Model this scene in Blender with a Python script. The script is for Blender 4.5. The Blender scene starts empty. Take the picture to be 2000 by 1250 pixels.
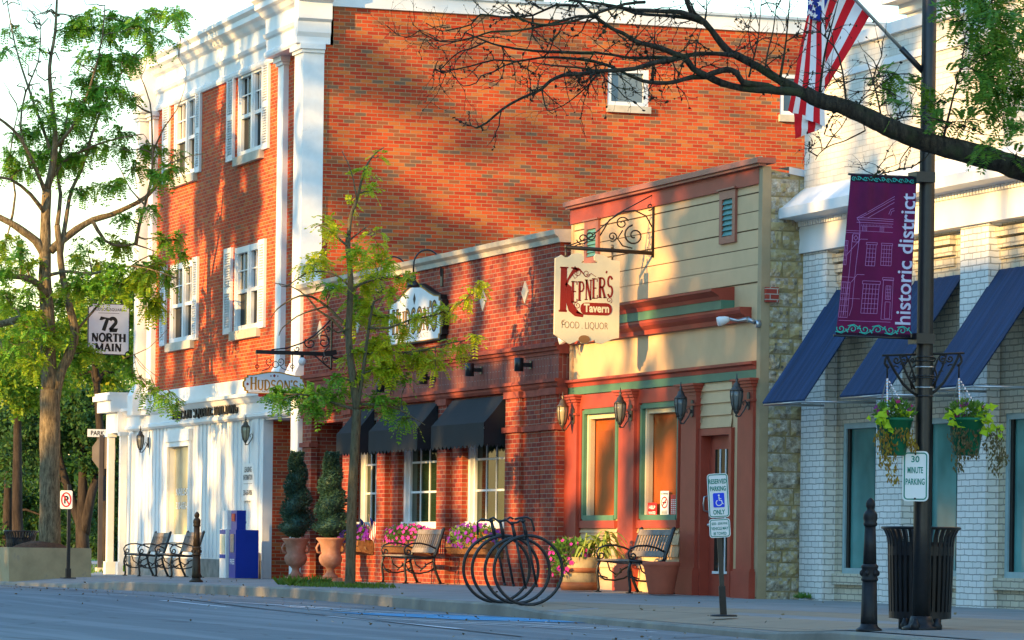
import bpy, math, random, bisect
from mathutils import Vector, Matrix
random.seed(7)
R = math.radians
# ------------------------------------------------------------------ camera, sky, sun, exposure
# x runs along the street (towards -x = up the street), y into the row of shops, z up; z = 0 is the pavement by the tavern
FOC, YAW, ROLL, PX0, PY0, CZ = 7547.2, R(18.98948), 0.0133008, 994.2, 1063.07, 0.64
sc = bpy.context.scene
cam = bpy.data.objects.new("camera", bpy.data.cameras.new("camera"))
sc.collection.objects.link(cam)
sc.camera = cam
cam.data.sensor_fit = 'HORIZONTAL'
cam.data.sensor_width = 36.0
cam.data.lens = 36.0 * FOC / 2000
cam.data.shift_x = (1000 - PX0) / 2000
cam.data.shift_y = (PY0 - 625) / 2000
cam.data.clip_start = 0.5
cam.data.clip_end = 3000
_f = Vector((-math.cos(YAW), math.sin(YAW), 0)); _r = Vector((math.sin(YAW), math.cos(YAW), 0)); _u = Vector((0, 0, 1))
_c, _s = math.cos(ROLL), math.sin(ROLL)
_r2 = _r * _c + _u * _s      # image right / up after the camera's small roll
_u2 = _u * _c - _r * _s
m = Matrix((( _r2.x, _u2.x, -_f.x, 0), (_r2.y, _u2.y, -_f.y, 0), (_r2.z, _u2.z, -_f.z, CZ), (0, 0, 0, 1)))
cam.matrix_world = m

SUN_TRAVEL = Vector((-0.41, 1.0, -0.26)).normalized()
sun = bpy.data.objects.new("sun", bpy.data.lights.new("sun", 'SUN'))
sc.collection.objects.link(sun)
sun.data.energy = 2.75
sun.data.angle = R(0.5)
sun.data.color = (1.0, 0.60, 0.20)
sun.rotation_euler = SUN_TRAVEL.to_track_quat('-Z', 'Y').to_euler()
w = bpy.data.worlds.new("World"); sc.world = w; w.use_nodes = True
sky = w.node_tree.nodes.new('ShaderNodeTexSky'); sky.sky_type = 'NISHITA'; sky.sun_disc = False
_to = -SUN_TRAVEL
sky.sun_elevation = math.asin(_to.z)
sky.sun_rotation = math.atan2(_to.x, _to.y)
sky.air_density = 1.8; sky.dust_density = 0.0; sky.ozone_density = 5.4
bg = w.node_tree.nodes['Background']; bg.inputs[1].default_value = 0.15
w.node_tree.links.new(sky.outputs[0], bg.inputs[0])
sc.view_settings.view_transform = 'Standard'
try: sc.view_settings.look = 'None'
except Exception: pass
sc.view_settings.exposure = 2.0
sc.view_settings.gamma = 1.0
sc.cycles.max_bounces = 8
sc.cycles.transparent_max_bounces = 12

# ------------------------------------------------------------------ geometry of the picture: pixel (of 2000 x 1250) to a point on a real plane
def ray(px, py):
    dx, dy = px - PX0, py - PY0
    u = (_c * dx + _s * dy) / FOC; v = (-_s * dx + _c * dy) / FOC
    return Vector((-math.cos(YAW) + math.sin(YAW) * u, math.sin(YAW) + math.cos(YAW) * u, -v))
O = Vector((0, 0, CZ))
def onY(px, py, Y):
    d = ray(px, py); return O + d * (Y / d.y)
def onX(px, py, X):
    d = ray(px, py); return O + d * (X / d.x)
def onD(px, py, D): return O + ray(px, py) * D
GX = [-2000, -200, -82, -67, -53, -46, 2000]; GZ = [-.3, -.3, -.1, -.03, .04, 0, 0]
def zf(x):
    i = max(0, min(len(GX) - 2, bisect.bisect(GX, x) - 1)); t = (x - GX[i]) / (GX[i + 1] - GX[i])
    return GZ[i] + t * (GZ[i + 1] - GZ[i])
def gz(x, y): return zf(x) - .015 * max(0, min(19.2 - y, 8))
def onG(px, py, h=0):
    d = ray(px, py); z = h
    for _ in range(80):
        t = (z - CZ) / d.z; z = z * .6 + .4 * (gz(d.x * t, d.y * t) + h)
    return O + d * t
def fx(px, py, Y): return onY(px, py, Y).x
def fz(px, py, Y): return onY(px, py, Y).z
def scale_at(p):
    return FOC / ((p - O).dot(_f))

# ------------------------------------------------------------------ materials
def new_mat(name):
    m = bpy.data.materials.new(name); m.use_nodes = True
    nt = m.node_tree; return m, nt, nt.nodes['Principled BSDF']
def nd(nt, t, **k):
    n = nt.nodes.new(t)
    for a, v in k.items():
        if a.startswith('i_'):
            key = a[2:].replace('_', ' ')
            n.inputs[key].default_value = v
        else: setattr(n, a, v)
    return n
def L(nt, a, b): nt.links.new(a, b)
def rgb(c, k=1.0): return (c[0] * k, c[1] * k, c[2] * k, 1)
def ramp(nt, fac, stops, interp='LINEAR'):
    r = nd(nt, 'ShaderNodeValToRGB'); r.color_ramp.interpolation = interp
    e = r.color_ramp.elements
    while len(e) < len(stops): e.new(0.5)
    for el, (p, c) in zip(e, stops):
        el.position = p; el.color = rgb(c) if len(c) == 3 else c
    L(nt, fac, r.inputs[0]); return r.outputs[0]
def noise(nt, vec, scale, detail=4, rough=.6):
    n = nd(nt, 'ShaderNodeTexNoise'); n.inputs['Scale'].default_value = scale
    n.inputs['Detail'].default_value = detail; n.inputs['Roughness'].default_value = rough
    if vec is not None: L(nt, vec, n.inputs['Vector'])
    return n.outputs['Fac']
def mixc(nt, fac, a, b, mode='MIX'):
    n = nd(nt, 'ShaderNodeMix'); n.data_type = 'RGBA'; n.blend_type = mode
    for i, v in ((0, fac), (6, a), (7, b)):
        if isinstance(v, (int, float)): n.inputs[i].default_value = v
        elif isinstance(v, tuple): n.inputs[i].default_value = rgb(v)
        else: L(nt, v, n.inputs[i])
    return n.outputs[2]
def math_(nt, op, a, b=None):
    n = nd(nt, 'ShaderNodeMath'); n.operation = op
    for i, v in enumerate((a, b)):
        if v is None: continue
        if isinstance(v, (int, float)): n.inputs[i].default_value = v
        else: L(nt, v, n.inputs[i])
    return n.outputs[0]
def bump(nt, bs, h, strength=.3, dist=.01):
    b = nd(nt, 'ShaderNodeBump'); b.inputs['Strength'].default_value = strength; b.inputs['Distance'].default_value = dist
    L(nt, h, b.inputs['Height']); L(nt, b.outputs[0], bs.inputs['Normal'])
def pos(nt): return nd(nt, 'ShaderNodeNewGeometry').outputs['Position']
def mat(name, c, rough=.6, metal=0., var=.12, vs=4., b=.15, bs_=40., bd=.004, spots=None, spec=.25):
    m, nt, p = new_mat(name); ps = pos(nt)
    n1 = noise(nt, ps, vs); n2 = noise(nt, ps, bs_, 6, .7)
    col = ramp(nt, n1, [(.3, tuple(x * (1 - var) for x in c)), (.7, tuple(min(1, x * (1 + var)) for x in c))])
    col = mixc(nt, math_(nt, 'MULTIPLY', n2, var), col, tuple(x * .55 for x in c))
    if spots:
        sc_, cc, lo, hi = spots
        nn = noise(nt, ps, sc_, 8, .75)
        k = ramp(nt, nn, [(lo, (0, 0, 0)), (hi, (1, 1, 1))]); col = mixc(nt, k, col, cc)
    L(nt, col, p.inputs['Base Color'])
    p.inputs['Roughness'].default_value = rough; p.inputs['Metallic'].default_value = metal
    p.inputs['Specular IOR Level'].default_value = spec
    if b: bump(nt, p, n2, b, bd)
    return m
def wall_uv(nt):
    """wall coordinates: along the wall, up the wall, whichever way it faces"""
    g = nd(nt, 'ShaderNodeNewGeometry'); s = nd(nt, 'ShaderNodeSeparateXYZ'); L(nt, g.outputs['Position'], s.inputs[0])
    t = nd(nt, 'ShaderNodeSeparateXYZ'); L(nt, g.outputs['True Normal'], t.inputs[0])
    ay = math_(nt, 'GREATER_THAN', math_(nt, 'ABSOLUTE', t.outputs[1]), math_(nt, 'ABSOLUTE', t.outputs[0]))
    mx = nd(nt, 'ShaderNodeMix'); mx.data_type = 'FLOAT'
    L(nt, ay, mx.inputs[0]); L(nt, s.outputs[1], mx.inputs[2]); L(nt, s.outputs[0], mx.inputs[3])
    c = nd(nt, 'ShaderNodeCombineXYZ'); L(nt, mx.outputs[0], c.inputs[0]); L(nt, s.outputs[2], c.inputs[1])
    return c.outputs[0]
def brick_mat(name, stops, mortar, bw=.213, rh=.0677, ms=.0065, rough=.8, soldier=False, dirt=.25, bstr=.5, wob=0.0, paint=None, offset=.5):
    m, nt, p = new_mat(name); v = wall_uv(nt)
    if soldier:
        s = nd(nt, 'ShaderNodeSeparateXYZ'); L(nt, v, s.inputs[0]); c = nd(nt, 'ShaderNodeCombineXYZ')
        L(nt, s.outputs[1], c.inputs[0]); L(nt, s.outputs[0], c.inputs[1]); v = c.outputs[0]
    if wob:
        nn = nd(nt, 'ShaderNodeTexNoise'); nn.inputs['Scale'].default_value = 9; L(nt, pos(nt), nn.inputs['Vector'])
        vm = nd(nt, 'ShaderNodeVectorMath'); vm.operation = 'MULTIPLY_ADD'; L(nt, nn.outputs['Color'], vm.inputs[0])
        vm.inputs[1].default_value = (wob, wob, 0); L(nt, v, vm.inputs[2]); v = vm.outputs[0]
    b = nd(nt, 'ShaderNodeTexBrick'); L(nt, v, b.inputs['Vector'])
    b.offset = offset
    b.inputs['Color1'].default_value = (0, 0, 0, 1); b.inputs['Color2'].default_value = (1, 1, 1, 1); b.inputs['Mortar'].default_value = (.5, .5, .5, 1)
    b.inputs['Scale'].default_value = 1; b.inputs['Mortar Size'].default_value = ms; b.inputs['Mortar Smooth'].default_value = .15
    b.inputs['Bias'].default_value = 0; b.inputs['Brick Width'].default_value = bw; b.inputs['Row Height'].default_value = rh
    col = ramp(nt, b.outputs['Color'], stops, 'CONSTANT' if not paint else 'LINEAR')
    ps = pos(nt)
    n1 = noise(nt, ps, 55, 5, .7); n2 = noise(nt, ps, .8, 5, .65)
    col = mixc(nt, math_(nt, 'MULTIPLY', n1, .35), col, mixc(nt, .5, col, (.05, .03, .02)))
    col = mixc(nt, math_(nt, 'MULTIPLY', ramp(nt, n2, [(.42, (0, 0, 0)), (.75, (1, 1, 1))]), dirt), col, mixc(nt, .6, col, (.12, .09, .07)))
    mps = nd(nt, 'ShaderNodeMapping'); mps.inputs['Scale'].default_value = (1.6, 1.6, .16); L(nt, ps, mps.inputs[0])
    stn = ramp(nt, noise(nt, mps.outputs[0], 1.0, 6, .7), [(.55, (0, 0, 0)), (.72, (.5, .5, .5))]); col = mixc(nt, stn, col, mixc(nt, .55, col, (.16, .10, .07)))
    efl = ramp(nt, noise(nt, ps, 2.2, 8, .8), [(.69, (0, 0, 0)), (.76, (.30, .30, .30))]); col = mixc(nt, efl, col, (.55, .42, .34))
    mo = mixc(nt, noise(nt, ps, 12), mortar, tuple(x * .7 for x in mortar))
    fac = b.outputs['Fac']
    col = mixc(nt, fac, col, mo)
    if paint:
        k = ramp(nt, noise(nt, ps, 3.5, 9, .8), [(.66, (0, 0, 0)), (.72, (1, 1, 1))]); col = mixc(nt, math_(nt, 'MULTIPLY', k, .55), col, paint)
    L(nt, col, p.inputs['Base Color']); p.inputs['Roughness'].default_value = rough; p.inputs['Specular IOR Level'].default_value = .12
    h = math_(nt, 'SUBTRACT', math_(nt, 'MULTIPLY', n1, .35), fac)
    bump(nt, p, h, bstr, .008)
    return m
def leaf_mat(name, cols, trans=.35):
    m, nt, p = new_mat(name)
    g = nd(nt, 'ShaderNodeNewGeometry')
    st = [(i / max(1, len(cols) - 1), c) for i, c in enumerate(cols)]
    col = ramp(nt, g.outputs['Random Per Island'], st)
    L(nt, col, p.inputs['Base Color']); p.inputs['Roughness'].default_value = .55; p.inputs['Specular IOR Level'].default_value = .25
    t = nd(nt, 'ShaderNodeBsdfTranslucent'); L(nt, mixc(nt, .35, col, (.5, .6, .05)), t.inputs[0])
    mx = nd(nt, 'ShaderNodeMixShader'); mx.inputs[0].default_value = trans
    L(nt, p.outputs[0], mx.inputs[1]); L(nt, t.outputs[0], mx.inputs[2])
    L(nt, mx.outputs[0], nt.nodes['Material Output'].inputs[0]); return m
def glass_mat(name, tint=(.03, .035, .035), rough=.03, see=0.0, spec=.6):
    m, nt, p = new_mat(name)
    ps = pos(nt)
    L(nt, ramp(nt, noise(nt, ps, .9, 3), [(.3, tuple(x * .6 for x in tint)), (.75, tuple(x * 1.5 for x in tint))]), p.inputs['Base Color'])
    p.inputs['Roughness'].default_value = rough; p.inputs['Specular IOR Level'].default_value = spec
    bump(nt, p, noise(nt, ps, 1.6, 1), .05, .05)
    if see:
        t = nd(nt, 'ShaderNodeBsdfTransparent'); mx = nd(nt, 'ShaderNodeMixShader'); mx.inputs[0].default_value = see
        L(nt, p.outputs[0], mx.inputs[1]); L(nt, t.outputs[0], mx.inputs[2]); L(nt, mx.outputs[0], nt.nodes['Material Output'].inputs[0])
    return m
def bark_mat(name, c1, c2, c3, sx=14, moss=None):
    m, nt, p = new_mat(name); ps = pos(nt)
    mp = nd(nt, 'ShaderNodeMapping'); mp.inputs['Scale'].default_value = (1, 1, .22); L(nt, ps, mp.inputs[0])
    n = noise(nt, mp.outputs[0], sx, 8, .75); n2 = noise(nt, ps, 3, 4)
    col = ramp(nt, n, [(.33, c1), (.5, c2), (.68, c3)])
    if moss: col = mixc(nt, ramp(nt, n2, [(.5, (0, 0, 0)), (.66, (1, 1, 1))]), col, moss)
    L(nt, col, p.inputs['Base Color']); p.inputs['Roughness'].default_value = .9; p.inputs['Specular IOR Level'].default_value = .15
    bump(nt, p, n, 1.0, .03); return m

RED = [(0, (.53, .064, .018)), (.30, (.62, .092, .022)), (.52, (.45, .044, .016)), (.68, (.57, .155, .036)), (.82, (.34, .10, .04)), (.94, (.21, .115, .07))]
M = {}
M['brick_side'] = brick_mat('brick_side', RED, (.44, .27, .14))
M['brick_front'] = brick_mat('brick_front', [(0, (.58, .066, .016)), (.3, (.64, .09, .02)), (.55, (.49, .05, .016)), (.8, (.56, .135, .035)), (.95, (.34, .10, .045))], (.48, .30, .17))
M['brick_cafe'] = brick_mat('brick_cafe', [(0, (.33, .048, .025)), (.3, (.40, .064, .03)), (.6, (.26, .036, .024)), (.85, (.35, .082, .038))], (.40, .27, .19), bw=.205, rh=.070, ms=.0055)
M['brick_soldier'] = brick_mat('brick_soldier', [(0, (.30, .075, .05)), (.4, (.35, .09, .06)), (.7, (.25, .06, .045))], (.36, .25, .20), soldier=True, bw=.22, rh=.068, ms=.005)
M['brick_ledge'] = mat('brick_ledge', (.33, .075, .045), .8, var=.3, vs=6, bs_=60, b=.3)
M['brick_white'] = brick_mat('brick_white', [(0, (.84, .85, .81)), (.5, (.88, .88, .84)), (1, (.78, .80, .76))], (.40, .41, .38), bw=.22, rh=.074, ms=.006, wob=.022, bstr=1.0, dirt=.2, paint=(.62, .56, .42))
M['brick_upper'] = brick_mat('brick_upper', [(0, (.80, .77, .67)), (.5, (.84, .80, .70)), (1, (.76, .73, .63))], (.64, .60, .50), bw=.22, rh=.074, ms=.0045, wob=.02, bstr=.6, dirt=.15, paint=(.66, .58, .42))
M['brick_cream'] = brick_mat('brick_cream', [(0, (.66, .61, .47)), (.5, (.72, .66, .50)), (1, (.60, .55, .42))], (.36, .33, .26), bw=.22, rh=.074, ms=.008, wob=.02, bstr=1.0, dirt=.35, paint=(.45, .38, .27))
M['white'] = mat('white_paint', (.80, .80, .78), .5, var=.05, vs=2, b=.06)
M['white_trim'] = mat('white_trim', (.78, .79, .78), .45, var=.06, vs=5, b=.05, spots=(2.5, (.55, .56, .55), .62, .8))
M['white_cornice'] = mat('white_cornice', (.78, .79, .78), .5, var=.06, vs=2, b=.1)
M['white_peel'] = mat('white_peel', (.74, .75, .72), .55, var=.08, vs=3, b=.15, spots=(5, (.42, .40, .34), .62, .72))
M['coping'] = mat('coping_metal', (.55, .60, .66), .35, metal=.4, var=.1, b=.03)
M['stone_cream'] = mat('stone_cream', (.55, .50, .40), .8, var=.15, b=.2)
M['grey_plinth'] = mat('grey_plinth', (.30, .28, .25), .85, var=.35, vs=4, b=.3)
M['siding'] = mat('tavern_siding', (.67, .45, .245), .55, var=.07, vs=2, b=.05)
M['tan_board'] = mat('tan_board', (.38, .29, .17), .6, var=.1, b=.06)
M['red_trim'] = mat('red_trim', (.36, .062, .036), .5, var=.12, vs=3, b=.06)
M['red_cap'] = mat('red_cap', (.34, .115, .08), .4, var=.1, b=.04)
M['green_trim'] = mat('green_trim', (.085, .20, .13), .5, var=.1, b=.05)
M['louvre'] = mat('louvre', (.10, .27, .24), .5, b=.03)
M['black'] = mat('black_metal', (.012, .013, .015), .38, var=.3, vs=20, b=.05, spec=.5)
M['black_rust'] = mat('black_rust', (.013, .014, .017), .42, var=.4, vs=20, b=.12, spots=(9, (.13, .06, .03), .66, .74))
M['iron'] = mat('wrought_iron', (.020, .017, .016), .5, var=.4, vs=20, b=.1)
M['bronze'] = mat('aged_bronze', (.13, .105, .075), .4, metal=.6, var=.3, vs=30, b=.1)
M['bronze_grey'] = mat('weathered_bronze', (.09, .085, .08), .45, metal=.5, var=.3, vs=30, b=.1)  # greyer, darker bronze for the two lamps by the tavern door
M['steel'] = mat('steel', (.45, .46, .47), .3, metal=.8, var=.1, b=.02)
M['awning_black'] = mat('awning_black', (.014, .016, .020), .75, var=.15, vs=3, b=.12, bs_=200)
M['awning_navy'] = mat('awning_navy', (.010, .040, .118), .7, var=.12, vs=2.2, b=.1, bs_=160)
def navy():
    m, nt, p = new_mat('awning_navy'); ps = pos(nt); mp = nd(nt, 'ShaderNodeMapping'); mp.inputs['Scale'].default_value = (9, .9, .5); L(nt, ps, mp.inputs[0])
    a = noise(nt, mp.outputs[0], 1.0, 5, .65); f = noise(nt, ps, 260, 2)
    col = ramp(nt, a, [(.3, (.005, .022, .066)), (.5, (.008, .034, .10)), (.72, (.018, .056, .15))])
    L(nt, col, p.inputs['Base Color']); p.inputs['Roughness'].default_value = .75; p.inputs['Specular IOR Level'].default_value = .25
    bump(nt, p, math_(nt, 'ADD', a, math_(nt, 'MULTIPLY', f, .15)), .35, .03); return m
M['awning_navy'] = navy()
M['awning_under'] = mat('awning_under', (.05, .055, .06), .8)
M['glass_dark'] = glass_mat('glass_dark', (.022, .022, .018), .05, spec=.03)
M['glass_green'] = glass_mat('glass_green', (.016, .030, .014), .05, spec=.16)
M['glass_teal'] = glass_mat('glass_teal', (.085, .26, .25), .08, spec=.35)
M['glass_teal_dark'] = glass_mat('glass_teal_dark', (.025, .07, .07), .05, spec=.35)
M['glass_olive'] = glass_mat('glass_olive', (.42, .40, .26), .1, spec=.3)
M['glass_grey'] = glass_mat('glass_grey', (.13, .17, .20), .12, spec=.4)
M['glass_see'] = glass_mat('glass_see', (.02, .015, .012), .03, see=.90, spec=.12)
M['lamp_glass'] = glass_mat('lamp_glass', (.42, .36, .22), .15, spec=.6)
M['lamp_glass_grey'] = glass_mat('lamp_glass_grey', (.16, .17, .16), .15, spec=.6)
M['blind'] = mat('wood_blind', (.55, .12, .012), .55, var=.1, b=.03)
M['curtain'] = mat('curtain', (.55, .47, .36), .9, var=.15, vs=8)
M['teal_frame'] = mat('teal_frame', (.30, .44, .46), .4, b=.03)
M['wood_grey'] = mat('bench_wood', (.25, .21, .18), .75, var=.35, vs=9, b=.3, bs_=70)
M['barrel'] = mat('barrel_wood', (.42, .32, .18), .8, var=.3, vs=8, b=.3)
M['barrel_band'] = mat('barrel_band', (.33, .12, .05), .6, var=.25, b=.15)
M['terracotta'] = mat('terracotta', (.46, .115, .065), .7, var=.12, vs=5, b=.1)
M['terracotta_old'] = mat('terracotta_old', (.40, .20, .13), .85, var=.25, vs=6, b=.25, spots=(6, (.42, .33, .27), .58, .75))
M['coir'] = mat('coir', (.26, .12, .05), .95, var=.4, vs=25, b=.8, bs_=120, bd=.01)
M['soil'] = mat('soil', (.12, .055, .028), .95, var=.5, vs=20, b=.8, bd=.02)
M['news_blue'] = mat('news_blue', (.005, .035, .32), .35, var=.06, b=.02)
M['news_white'] = mat('news_white', (.78, .78, .76), .4, var=.05, b=.02)
M['sign_white'] = mat('sign_white', (.78, .80, .80), .35, var=.04, b=.02)
M['sign_grey'] = mat('sign_grey', (.58, .58, .62), .45, var=.05, b=.02)
M['sign_cream'] = mat('sign_cream', (.74, .66, .44), .5, var=.05, b=.03)
M['sign_green'] = mat('sign_green', (.0, .22, .17), .4, var=.05, b=0)
M['sign_red'] = mat('sign_red', (.62, .02, .02), .4, var=.05, b=0)
M['sign_blue'] = mat('sign_blue', (.01, .06, .75), .4, var=.05, b=0)
M['sign_black'] = mat('sign_black', (.012, .012, .012), .5, b=0)
M['gold'] = mat('gold_letter', (.50, .24, .035), .4, b=0)
M['maroon'] = mat('maroon_letter', (.26, .02, .012), .5, b=0)
M['brown_letter'] = mat('brown_letter', (.33, .16, .06), .5, b=0)
M['back_of_sign'] = mat('back_of_sign', (.10, .085, .08), .5, metal=.2)
M['banner'] = mat('banner_cloth', (.125, .002, .058), .7, var=.25, vs=3, b=.1)
M['banner_line'] = mat('banner_line', (.42, .17, .42), .7, b=0)
M['banner_text'] = mat('banner_text', (.56, .56, .74), .7, b=0)
M['banner_teal'] = mat('banner_teal', (.03, .42, .36), .7, b=0)
M['banner_dark'] = mat('banner_dark', (.02, .004, .02), .8, b=0)
M['flag_white'] = mat('flag_white', (.78, .76, .78), .8, var=.05, b=.05)
M['flag_red'] = mat('flag_red', (.62, .008, .018), .8, var=.08, b=.05)
M['flag_blue'] = mat('flag_blue', (.008, .03, .26), .8, var=.1, b=.05)
M['staff'] = mat('flag_staff', (.30, .34, .34), .4, metal=.4)
M['pot_green'] = mat('pot_green', (.008, .13, .065), .4, var=.1, b=.04)
M['rust_spot'] = mat('rust_spot', (.22, .10, .035), .9, var=.3)
M['chain'] = mat('chain', (.55, .58, .62), .35, metal=.8)
M['shingle'] = mat('shingle', (.16, .10, .09), .9, var=.25, vs=14, b=.4)
M['concrete_box'] = mat('concrete_box', (.44, .34, .19), .9, var=.25, vs=2, b=.3, spots=(2.0, (.22, .20, .17), .55, .7))
M['bollard_brown'] = mat('bollard_brown', (.06, .040, .022), .45, metal=.3, var=.3, vs=8, b=.1)
M['bollard_black'] = mat('bollard_black', (.016, .017, .02), .5, var=.35, vs=12, b=.1, spots=(14, (.09, .07, .06), .7, .78))
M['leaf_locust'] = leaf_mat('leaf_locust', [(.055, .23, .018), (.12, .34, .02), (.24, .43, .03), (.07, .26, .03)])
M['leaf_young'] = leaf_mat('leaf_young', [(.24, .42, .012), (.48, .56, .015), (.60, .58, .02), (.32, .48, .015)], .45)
M['leaf_dark'] = leaf_mat('leaf_dark', [(.03, .13, .02), (.07, .21, .02), (.13, .27, .03)], .45)
M['leaf_park'] = leaf_mat('leaf_park', [(.04, .15, .012), (.13, .28, .012), (.28, .38, .02), (.09, .2, .02), (.38, .40, .03)], .35)
M['leaf_park_dark'] = leaf_mat('leaf_park_dark', [(.01, .05, .02), (.025, .085, .022), (.05, .13, .025)], .25)  # shade of the lower park foliage put into darker leaf colours
M['leaf_topiary'] = leaf_mat('leaf_topiary', [(.012, .045, .038), (.025, .075, .055), (.05, .11, .075)], .1)
M['leaf_flower'] = leaf_mat('leaf_flower', [(.05, .16, .03), (.10, .24, .04), (.14, .25, .06)], .3)
M['leaf_lime'] = leaf_mat('leaf_lime', [(.28, .46, .01), (.42, .60, .02), (.36, .52, .02)], .35)
M['leaf_corn'] = leaf_mat('leaf_corn', [(.35, .45, .08), (.48, .52, .12), (.25, .38, .06)], .35)
M['leaf_dead'] = leaf_mat('leaf_dead', [(.30, .17, .02), (.22, .10, .02), (.42, .30, .03), (.12, .07, .03)], .25)  # golden sunlight put into the dry leaf colour
M['leaf_dead_dark'] = leaf_mat('leaf_dead_dark', [(.10, .075, .04), (.14, .10, .05), (.06, .07, .035)], .2)
M['petal_purple'] = leaf_mat('petal_purple', [(.16, .015, .42), (.28, .02, .50), (.22, .01, .35)], .3)
M['petal_pink'] = leaf_mat('petal_pink', [(.70, .02, .35), (.80, .05, .45), (.45, .02, .40)], .3)
M['petal_magenta'] = leaf_mat('petal_magenta', [(.38, .01, .16), (.30, .02, .28), (.45, .01, .10)], .3)
M['grass'] = leaf_mat('grass', [(.035, .10, .015), (.07, .16, .02), (.12, .20, .03)], .3)
M['litter'] = leaf_mat('litter', [(.16, .08, .03), (.09, .05, .03), (.20, .14, .06), (.45, .42, .38)], .1)
M['bark'] = bark_mat('bark', (.045, .035, .022), (.19, .145, .085), (.38, .30, .18), 26)
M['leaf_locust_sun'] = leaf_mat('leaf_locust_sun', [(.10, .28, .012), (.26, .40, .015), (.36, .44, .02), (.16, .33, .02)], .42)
M['bark_young'] = bark_mat('bark_young', (.06, .05, .03), (.14, .12, .07), (.20, .18, .11), 30)
M['bark_dead'] = bark_mat('bark_dead', (.016, .013, .011), (.05, .04, .03), (.10, .08, .055), 28, moss=(.055, .065, .028))
M['bark_far'] = bark_mat('bark_far', (.018, .014, .012), (.04, .03, .024), (.07, .055, .04), 8)

# ground materials
def asphalt():
    m, nt, p = new_mat('asphalt'); ps = pos(nt)
    mp = nd(nt, 'ShaderNodeMapping'); mp.inputs['Scale'].default_value = (.25, 1, 1); L(nt, ps, mp.inputs[0])
    a = noise(nt, mp.outputs[0], .5, 6, .65); f = noise(nt, ps, 90, 4, .8)
    col = ramp(nt, a, [(.3, (.16, .19, .215)), (.7, (.21, .24, .255))])
    col = mixc(nt, math_(nt, 'MULTIPLY', f, .6), col, (.05, .052, .055))
    v = nd(nt, 'ShaderNodeTexVoronoi'); v.feature = 'DISTANCE_TO_EDGE'; v.inputs['Scale'].default_value = .13; L(nt, mp.outputs[0], v.inputs['Vector'])
    k = ramp(nt, v.outputs['Distance'], [(.0, (1, 1, 1)), (.006, (0, 0, 0))])
    col = mixc(nt, math_(nt, 'MULTIPLY', k, .7), col, (.03, .03, .03))
    mp2 = nd(nt, 'ShaderNodeMapping'); mp2.inputs['Scale'].default_value = (.06, 1.3, 1); mp2.inputs['Rotation'].default_value = (0, 0, .03); L(nt, ps, mp2.inputs[0])
    st = noise(nt, mp2.outputs[0], 1.6, 4, .6)     # worn wheel tracks along the street
    col = mixc(nt, ramp(nt, st, [(.50, (0, 0, 0)), (.60, (.45, .45, .45))]), col, (.27, .30, .31))
    col = mixc(nt, ramp(nt, st, [(.30, (.5, .5, .5)), (.42, (0, 0, 0))]), col, (.11, .13, .15))
    v2 = nd(nt, 'ShaderNodeTexVoronoi'); v2.feature = 'DISTANCE_TO_EDGE'; v2.inputs['Scale'].default_value = .33; vm = nd(nt, 'ShaderNodeVectorMath'); vm.operation = 'MULTIPLY_ADD'
    nz = nd(nt, 'ShaderNodeTexNoise'); nz.inputs['Scale'].default_value = 1.2; L(nt, ps, nz.inputs['Vector']); L(nt, nz.outputs['Color'], vm.inputs[0]); vm.inputs[1].default_value = (.9, .9, 0); L(nt, ps, vm.inputs[2]); L(nt, vm.outputs[0], v2.inputs['Vector'])
    col = mixc(nt, math_(nt, 'MULTIPLY', ramp(nt, v2.outputs['Distance'], [(.0, (1, 1, 1)), (.008, (0, 0, 0))]), .6), col, (.035, .04, .045))
    L(nt, col, p.inputs['Base Color']); p.inputs['Roughness'].default_value = .8; p.inputs['Specular IOR Level'].default_value = .3
    bump(nt, p, f, .5, .006); return m
def paving(name, c, jx, jy, jc, ox=.5):
    m, nt, p = new_mat(name); ps = pos(nt)
    b = nd(nt, 'ShaderNodeTexBrick'); L(nt, ps, b.inputs['Vector']); b.offset = ox
    b.inputs['Color1'].default_value = rgb(c, .92); b.inputs['Color2'].default_value = rgb(c, 1.08); b.inputs['Mortar'].default_value = rgb(jc)
    b.inputs['Scale'].default_value = 1; b.inputs['Mortar Size'].default_value = .012; b.inputs['Brick Width'].default_value = jx; b.inputs['Row Height'].default_value = jy
    a = noise(nt, ps, 1.2, 7, .7); f = noise(nt, ps, 60, 4, .75)
    col = mixc(nt, ramp(nt, a, [(.4, (0, 0, 0)), (.75, (.55, .55, .55))]), b.outputs['Color'], tuple(x * .55 for x in c))
    col = mixc(nt, math_(nt, 'MULTIPLY', f, .35), col, tuple(x * .4 for x in c))
    L(nt, col, p.inputs['Base Color']); p.inputs['Roughness'].default_value = .85; p.inputs['Specular IOR Level'].default_value = .25
    bump(nt, p, math_(nt, 'SUBTRACT', math_(nt, 'MULTIPLY', f, .4), b.outputs['Fac']), .4, .008); return m
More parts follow.
